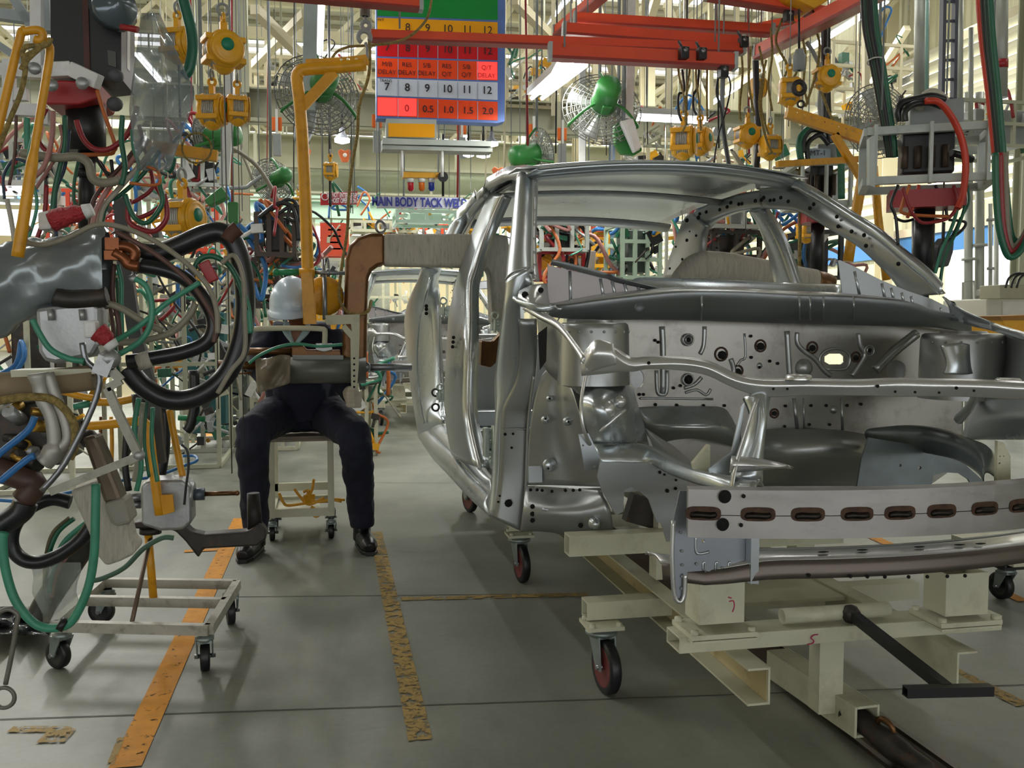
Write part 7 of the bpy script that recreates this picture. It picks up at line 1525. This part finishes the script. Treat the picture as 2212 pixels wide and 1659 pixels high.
MB().tube(PYs([(2161, 130), (2161, 148)], 5.49), 17.6*5.5/FPX, 14).build('red_band', DRED, rd); rd.children[0].matrix_parent_inverse = Matrix()
for k, (lb, p, y, r) in enumerate((('slim grey pipe right of the ladder', [(2075, -40), (2073, 250)], 8, 7), ('slim brown grey pipe right of the ladder', [(2098, 60), (2096, 300)], 8, 6), ('left grey pipe standing across the bright doorway', [(2092, 200), (2092, 940)], 9, 10), ('right grey pipe standing across the bright doorway', [(2116, 200), (2116, 940)], 9, 11), ('thin jointed pipe right of the doorway', [(2139, 440), (2140, 940)], 9, 5), ('cream conduit right of the doorway', [(2152, 460), (2150, 940)], 9.2, 6), ('short horizontal valve pipe in the doorway', [(2112, 632), (2150, 630)], 8.9, 8), ('handrail loop in front of the doorway', [(2078, 960), (2080, 610), (2104, 606), (2104, 960)], 8.5, 3))): pipe(lb, p, y, r)
for k, (x, y_, w_) in enumerate(((2092, 560, 16), (2116, 530, 18), (2139, 475, 9), (2140, 580, 9))):
    MB().tube(PYs([(x, y_-3), (x, y_+3)], 8.95), w_*9/FPX, 14).build('pipe_flange', PIPE, None, label='pipe flange %s by the doorway pipes' % ('on the left pipe', 'on the right pipe', 'on the jointed pipe top', 'on the jointed pipe middle')[k], cat='flange')
cb = thing('control_cabinet', 'cream control cabinet behind the right fender with papers on its front', 'cabinet', PY(2190, 700, 6))
MB().prism(PYs([(2132, 645), (2290, 640), (2290, 800), (2134, 800)], 6), (0, .5, 0)).build('cabinet_body', mat('cream cabinet', 'c6c4b4', .5, 0, .04, 3), cb, bevel=.01)
MB().prism(PYs([(2166, 652), (2240, 650), (2240, 680), (2166, 682)], 5.99), (0, .01, 0)).build('paper_notice', mat('paper', 'd5d3ca', .7), cb)
bx_ = thing('plastic_crate', 'bright yellow plastic bin on the right behind the fender', 'bin', PY(2190, 710, 4.6))
MB().prism(PYs([(2165, 690), (2290, 682), (2290, 770), (2185, 770)], 4.6), (0, .3, 0)).build('crate_body', YELH, bx_, bevel=.006)
MB().prism(PYs([(2160, 683), (2290, 678), (2290, 692), (2165, 692)], 4.59), (0, .32, 0)).build('crate_rim', mat('brown bin rim', '9a6a20', .5), bx_)
for k in range(3): Hr('black cable arch on the grey block at the right edge, %s' % ('first', 'second', 'third')[k], [(2172+12*k, 622), (2180+12*k, 600), (2200+12*k, 590), (2225+12*k, 596)], 3, HOSEB, 5.5, 7, 'cable', 'cable')
MB().prism(PYs([(2160, 615), (2290, 612), (2290, 645), (2160, 645)], 5.5), (0, .2, 0)).build('terminal_block', mat('olive grey block', 'a7a58c', .5), None, label='olive grey terminal block above the control cabinet', cat='terminal block', bevel=.005)
# blue rear wheelbarrow-like caster seen far right under the bumper
fc = thing('far_trolley', 'black caster trolley standing on the floor at the far right', 'trolley', PZ(2172, 1297, 0))
q = PZ(2172, 1297, 0); caster(fc, q.x, q.y, .15, .06, .035, BLACKP, .1, True, BLACKP); MB().box((q.x+.3, q.y+.1, .2), (.7, .4, .05)).build('deck', CREAM, fc)
# ================= middle and far distance of the hall =================
car2 = copy_tree(car); car2.location = V(car.location)+V((-.26, 8.2, 0)); car2['label'] = 'second bare car body shell farther down the line behind the copper yoke'
dl2 = copy_tree(dl); dl2.location = V(dl.location)+V((-.26, 8.2, 0)); dl2['label'] = 'second cream dolly under the farther car body shell'
# welding station jigs and racks: each one a thing with its frame, clamps and hoses
HC = [HOSEB, GREENH, REDH, GREYH, DGREENH, ORANGEH, PINKH, BLUEH]
def jig(nm, lb, x0, y0, x1, y1, y, col, seed, cells=(3, 2), core=None, hoses=6, dep=.5, cat='machine', ground=False, w_=None, clut=10):
    r = random.Random(seed); a = PY(x0, y0, y); b = PY(x1, y1, y); t = thing(nm, lb, cat, ((a.x+b.x)/2, y, 0 if ground else b.z)); w_ = w_ or .02+.0017*y
    zb = 0.02 if ground else b.z; zt_ = a.z; nx, nz = cells; mb = MB()
    for yy in (y, y+dep):
        for i in range(nx+1): x = a.x+(b.x-a.x)*i/nx; mb.bar((x, yy, zb), (x, yy, zt_), w_)
        for j_ in range(nz+1): z = zb+(zt_-zb)*j_/nz; mb.bar((a.x, yy, z), (b.x, yy, z), w_*.99)
    for x in (a.x, b.x):
        for z in (zb, zt_): mb.bar((x, y, z), (x, y+dep, z), w_*.98)
    mb.build('frame', col, t)
    if core:
        MB().box(((a.x+b.x)/2, y+dep*.5, (zt_+zb)/2), ((b.x-a.x)*.55, dep*.7, (zt_-zb)*.8)).build('core', core, t, bevel=.01)
    ms = [DSTEEL, ALU, GREYP, YELH, CREAM, DGREENH, BLACKP, WHITEP]
    for k in range(clut):
        c = V((r.uniform(a.x, b.x), y+r.uniform(-.05, dep), r.uniform(zb+.05, zt_))); s = r.uniform(.03, .09)*(y/9)**.5
        q = MB().box(c, (s*r.uniform(.5, 2), s, s*r.uniform(.5, 2)), ry=r.uniform(-.6, .6)); q.cyl(c, c+V((r.uniform(-.2, .2), -.05, r.uniform(-.2, .2))), s*.2, 7)
        q.build('clamp_unit', r.choice(ms), t)
    for k in range(hoses):
        p = V((r.uniform(a.x, b.x), y+r.uniform(-.1, dep), r.uniform((zb+zt_)/2, zt_+.15))); pts = [p]
        for q in range(4): p = p+V((r.uniform(-.22, .22), r.uniform(-.1, .1), r.uniform(-.3, .16)*(1 if q else -1))); p.z = max(.03, p.z); pts.append(p)
        MB().tube(cr(pts, 5), r.uniform(.009, .02), 6).build('hose', r.choice(HC), t, fix=False)
    return t
DFR = mat('dark brown frame', '4b4038', .5, .2, .2, 6)
jig('hanging_transformer', 'dark brown hanging transformer rack above the hard hat, left of the yellow post', 553, 462, 636, 550, 7, DFR, 1, (3, 1), BLACKP, 12)
for k, (p, r_) in enumerate((([(560, 470), (600, 440), (628, 445), (640, 470), (645, 520)], 5), ([(585, 455), (618, 432), (640, 440), (650, 480)], 4), ([(600, 462), (630, 445), (648, 450), (640, 475), (622, 470), (630, 440)], 4))):
    Hr('black hose loop %s over the dark brown transformer rack' % ('outer', 'middle', 'inner')[k], p, r_, HOSEB, 6.9)
jig('weld_station', 'cluttered hanging cable station left of the hard hat', 548, 560, 648, 660, 7.5, DFR, 2, (2, 2), None, 14, clut=12)
jig('hanging_transformer', 'white framed transformer seen through the windscreen opening near the left pillar', 1170, 478, 1268, 540, 8, FRW, 3, (3, 1), BLACKP, 10)
jig('weld_station', 'red and yellow hose cluster below the white framed transformer', 1165, 545, 1260, 600, 8.2, DRED, 4, (1, 1), None, 16, clut=12)
jig('valve_rack', 'pale green gridded valve rack seen through the windscreen opening', 1345, 482, 1425, 600, 8, mat('pale green grid frame', 'a9bfa8', .5), 5, (3, 3), mat('dark grey green panels', '46504a', .5, 0, .3, 12), 6, clut=26)
jig('yellow_machine', 'yellow fixture machine between the blue grey pole and the white framed transformer', 1282, 505, 1345, 575, 9, YEL, 6, (2, 3), None, 5, clut=10)
jig('orange_machine', 'orange red machinery high behind the windscreen opening', 1285, 458, 1345, 500, 10, mat('orange red paint', 'd24a2c', .45, 0, .1), 7, (2, 1), mat('orange red paint', 'd24a2c'), 4, clut=6)
swbox('cover_sheet', 'grey cloth sheet hanging below the white framed transformer', [(1245, 548), (1262, 540), (1288, 542), (1284, 590), (1250, 585)], 8.4, .03, mat('grey cloth', '9c968c', .8, 0, .08), 'sheet')
swbox('green_panel', 'green panel behind the roof rear header', [(1232, 452), (1256, 452), (1253, 480), (1240, 478)], 9.5, .05, GREEN, 'panel')
jig('weld_station', 'white framed transformer hanging behind the right middle pillar', 1540, 425, 1640, 490, 6.4, FRW, 8, (3, 1), GREYP, 10)
jig('weld_station', 'dark cable cluster seen through the right rear window opening', 1540, 500, 1640, 555, 6.5, DSTEEL, 9, (2, 1), DSTEEL, 14)
jig('weld_station', 'dark hose column cluster behind the right front window opening', 1752, 500, 1815, 600, 6.3, BLACKP, 10, (1, 1), BLACKP, 12)
# left and centre background
jig('weld_station', 'orange and grey machinery far behind the left hose tangle', 100, 410, 240, 520, 11, mat('orange red paint', 'd24a2c'), 11, (3, 2), None, 10, clut=26)
jig('weld_station', 'cream framed station behind the yellow balancer at the left', 300, 400, 440, 520, 10, STEELG, 12, (2, 1), None, 22, clut=50)
jig('parts_rack', 'red and cream parts rack behind the big yellow balancer', 390, 430, 470, 540, 12, mat('orange red paint', 'd24a2c'), 13, (3, 5), None, 3, clut=10)
jig('jig_table', 'cream jig table with clamps left of the hose loops on the floor', -40, 560, 150, 800, 7, CREAM, 14, (2, 2), DSTEEL, 24, 1.0, ground=True, clut=60)
jig('jig_table', 'cream jig with yellow and green clamps behind the inner hose loop', 250, 560, 470, 800, 8, STEELG, 15, (3, 2), None, 26, 1.0, ground=True, clut=70)
jig('jig_table', 'pale machine with green motor standing left of the seated person', 350, 640, 520, 860, 9, mat('pale grey machine', 'aeb0a4', .5), 16, (2, 2), mat('teal motor', '2d6a6e', .5), 12, 1.0, ground=True, clut=40)
jig('jig_table', 'tall cream station column behind the hose arch top', 470, 480, 560, 760, 10, STEELG, 17, (2, 2), GREYP, 18, .8, ground=True, clut=50)
jig('fence_panel', 'yellow lattice guard panel between the post and the copper yoke', 684, 606, 732, 690, 9, YELH, 18, (6, 8), None, 0, .05, 'guard', clut=0, w_=.022)
jig('fence_panel', 'yellow frame guard behind the seated persons right shoulder', 708, 650, 742, 760, 8, YELH, 19, (1, 2), None, 3, .05, 'guard', clut=4, w_=.05)
jig('weld_station', 'cream machine directly behind the hard hat', 540, 650, 640, 800, 9, CREAM, 20, (3, 3), None, 10, .8, ground=True, clut=26)
jig('weld_station', 'cream cabinet station between yoke and farther car', 640, 560, 740, 760, 11, CREAM, 21, (3, 3), mat('cream cabinet', 'c6c4b4'), 8, .8, ground=True, clut=24)
jig('floor_jack_unit', 'cream clamp unit standing on the floor by the gloved hand', 771, 830, 812, 905, 8.5, CREAM, 22, (2, 1), CREAM, 8, .35, ground=True, clut=14)
jig('weld_station', 'red stacked beams station left of the copper yoke top', 700, 490, 745, 545, 12, RED, 23, (1, 4), None, 2, .3, clut=6, w_=.1)
jig('weld_station', 'far station with white tarpaulin glimpses under the mint girders', 760, 478, 900, 500, 16, CREAM, 24, (5, 1), None, 8, .5, clut=30)
jig('weld_station', 'far red and cream station over the wrapped arm', 850, 485, 990, 515, 17, RED, 25, (4, 1), None, 6, .5, clut=20)
jig('weld_station', 'far machinery row left beyond the cream column', 200, 520, 420, 640, 16, STEELG, 26, (4, 2), None, 20, 1, ground=True, clut=70)
jig('weld_station', 'far machinery row right of the left pillars', 430, 460, 640, 620, 18, mat('pale grey machine', 'aeb0a4'), 27, (6, 4), None, 12, 1, ground=True, clut=60)
jig('weld_station', 'far machinery block straight ahead beyond the farther car', 640, 470, 900, 620, 22, CREAM, 28, (7, 4), mat('pale grey machine', 'aeb0a4'), 12, 1.5, ground=True, clut=60)
jig('weld_station', 'far machinery block behind the car roof centre', 980, 450, 1180, 600, 17, CREAM, 29, (6, 3), None, 14, 1, ground=True, clut=50)
jig('weld_station', 'machinery row seen low through the windscreen opening', 1180, 520, 1420, 640, 14, CREAM, 30, (6, 3), None, 14, 1, ground=True, clut=60)
jig('weld_station', 'machinery row before the louvred wall behind the right pillars', 1440, 480, 1640, 620, 12, mat('pale grey machine', 'aeb0a4'), 31, (5, 3), None, 14, 1, ground=True, clut=50)
jig('weld_station', 'cable station high behind the left balancers', 395, 340, 480, 400, 9, FRW, 32, (2, 1), BLACKP, 14, .4, clut=16)
jig('weld_station', 'cream service frame left of the hanging transformer', -40, 300, 90, 420, 9, FRW, 33, (4, 2), None, 10, .5, clut=16)
jig('mint_hood', 'mint green hood machine under the mint girders', 858, 455, 985, 480, 12, MINT, 34, (2, 1), MINT, 0, .6, clut=4)
jig('overhead_frame', 'grey overhead service frame behind the rope balancers', 1430, 265, 1600, 300, 10, STEELG, 35, (5, 1), None, 6, .6, clut=14)
jig('overhead_frame', 'brown overhead service frame right of the round balancer', 1800, 90, 1990, 250, 11, STEELW, 36, (4, 3), None, 6, .8, clut=24)
jig('overhead_frame', 'grey overhead platform right of the ladder', 2075, 215, 2300, 320, 8, STEELG, 37, (4, 2), GREYP, 6, .8, clut=20)
jig('overhead_frame', 'cream overhead platform behind the production board left end', 540, 120, 800, 200, 14, STEELW, 38, (8, 2), None, 6, 1, clut=16)
jig('overhead_frame', 'cream overhead platform right of the production board', 1095, 130, 1240, 235, 12, STEELW, 39, (5, 2), None, 8, 1, clut=24)
jig('overhead_frame', 'cream cross braced platform behind the rope balancers', 1400, 300, 1700, 372, 11, STEELW, 40, (8, 1), None, 10, 1, clut=30)
# slanted cream struts between roof and platforms
def strut(lb, a, b_, y, w_=.1, m=STEELW): return MB().bar(PY(*a, y), PY(*b_, y+1.5), w_).build('roof_strut', m, None, label=lb, cat='strut')
st = [((1290, 20), (1350, 250)), ((1420, -10), (1340, 240)), ((1440, 10), (1530, 240)), ((1560, 0), (1480, 250)), ((1110, 0), (1230, 120)), ((1240, 10), (1130, 130)), ((1840, 100), (1960, 230)), ((1960, 60), (1860, 220)), ((550, 20), (660, 130)), ((660, 30), (550, 140)), ((1330, 300), (1500, 372)), ((1500, 290), (1620, 372)), ((2070, 80), (2200, 20)), ((870, 20), (760, 130)), ((1650, 60), (1700, 240)), ((1560, 200), (1690, 120))]
for k, (a, b_) in enumerate(st): strut('cream diagonal roof strut, %s crossing pair, leaning %s' % (('left of the large green fan', 'right of the large green fan', 'beside the board right edge', 'upper right', 'left of the board', 'above the car roof', 'around the red diagonal beam', 'behind the balancers')[k//2], 'left' if k % 2 else 'right'), a, b_, 10.5+(k % 4), .1)
for k, x in enumerate((1195, 1285, 1340, 1445, 1480, 1535, 1660, 1700, 1850, 1870)):
    MB().bar(PY(x, -60, 10+(k % 3)*1.5), PY(x, 250 if x < 1600 else 300, 10+(k % 3)*1.5), .035+.03*(k % 2)).build('roof_hanger_post', STEELW, None, label='cream vertical roof hanger post, %s counted from the board to the right' % ('first', 'second', 'third', 'fourth', 'fifth', 'sixth', 'seventh', 'eighth', 'ninth', 'tenth')[k], cat='post')
# longitudinal trusses
for k, x in enumerate((-7, -2.6, 3.2, 6.5, 9.2)):
    t = thing('roof_truss', 'long cream roof truss running away from the camera, %s of five' % ('leftmost', 'second from left', 'middle', 'second from right', 'rightmost')[k], 'roof truss', (x, 8, 6.6), 'lengthwise trusses')
    MB().bar((x, 7, 6.7), (x, 44, 6.7), .12).build('bottom_chord', STEELW, t); MB().bar((x, 7, 7.7), (x, 44, 7.7), .12).build('top_chord', STEELW, t)
    mb = MB()
    for j in range(18): y = 7+j*2.05; mb.bar((x, y, 6.7 if j % 2 else 7.7), (x, y+2.05, 7.7 if j % 2 else 6.7), .07)
    mb.build('web', STEELW, t)
# thin hanging cables and air drops over the line
rc_ = random.Random(9)
for k in range(26):
    px = 360+k*52+rc_.uniform(-20, 20); y = rc_.uniform(7, 11); y1 = rc_.uniform(380, 470) if px < 1100 else rc_.uniform(300, 372)
    MB().tube(PYs([(px, -60), (px+rc_.uniform(-6, 6), y1)], y), rc_.uniform(.004, .012), 6).build('drop_cable', rc_.choice([HOSEB, GREYP, HOSEB, REDH, STEELW]), None, label='thin drop cable over the line, position %s from the left transformer' % ('one two three four five six seven eight nine ten eleven twelve thirteen fourteen fifteen sixteen seventeen eighteen nineteen twenty twenty-one twenty-two twenty-three twenty-four twenty-five twenty-six'.split()[k]), cat='cable')
# ================= hangers: everything overhead is hung from the roof =================
bpy.context.view_layer.update()
def leaves(o):
    return ([o] if o.type == 'MESH' else []) + [q for c in o.children for q in leaves(c)]
def hang(o, n=1, r=.007, m=GREYP):
    P_ = [l.matrix_world @ v.co for l in leaves(o) for v in l.data.vertices]
    if not P_: return
    x0, x1 = min(p.x for p in P_), max(p.x for p in P_); z1 = max(p.z for p in P_); top = [p for p in P_ if p.z > z1-.04]
    xs_ = [sum(p.x for p in top)/len(top)] if n == 1 else [x0+(x1-x0)*f for f in ([.08, .92] if n == 2 else [.03, .35, .65, .97])]
    y_ = sum(p.y for p in top)/len(top)
    for x in xs_:
        w_ = MB().cyl((x, y_, z1-.03), (x, y_, ZC+.05), r, 6); me_ = w_.build('hanger_rod' if n > 1 else 'hanger_cable', m, None, fix=False)
        if o.type == 'EMPTY' or True:
            me_.parent = o; me_.matrix_parent_inverse = o.matrix_world.inverted()
for o in list(bpy.data.objects):
    if o.parent is not None or o.type not in ('EMPTY', 'MESH'): continue
    b_ = o.name.split('.')[0]; lb = o.get('label', '')
    if b_ in ('crane_girder',): hang(o, 4, .02, STEELG)
    elif b_ in ('bell_lamp', 'rail_hanger', 'girder_trolley', 'spring_balancer', 'fan_post', 'junction_box', 'wall_bracket', 'green_panel', 'cover_sheet', 'pendant_switch'): hang(o, 1, .004, GREYP)
    elif b_ in ('industrial_fan', 'fan_bracket'): hang(o, 1, .012, GREYP)
    elif b_ in ('beacon_bar', 'hanging_sign', 'warning_sign', 'crane_beam', 'overhead_frame', 'mint_hood'): hang(o, 2, .005)
    elif b_ in ('hanging_transformer', 'weld_station', 'valve_rack', 'yellow_machine', 'orange_machine', 'parts_rack'):
        zs_ = [(l.matrix_world @ v.co).z for l in leaves(o) for v in l.data.vertices]
        if zs_ and min(zs_) > .3: hang(o, 2, .004, GREYP)
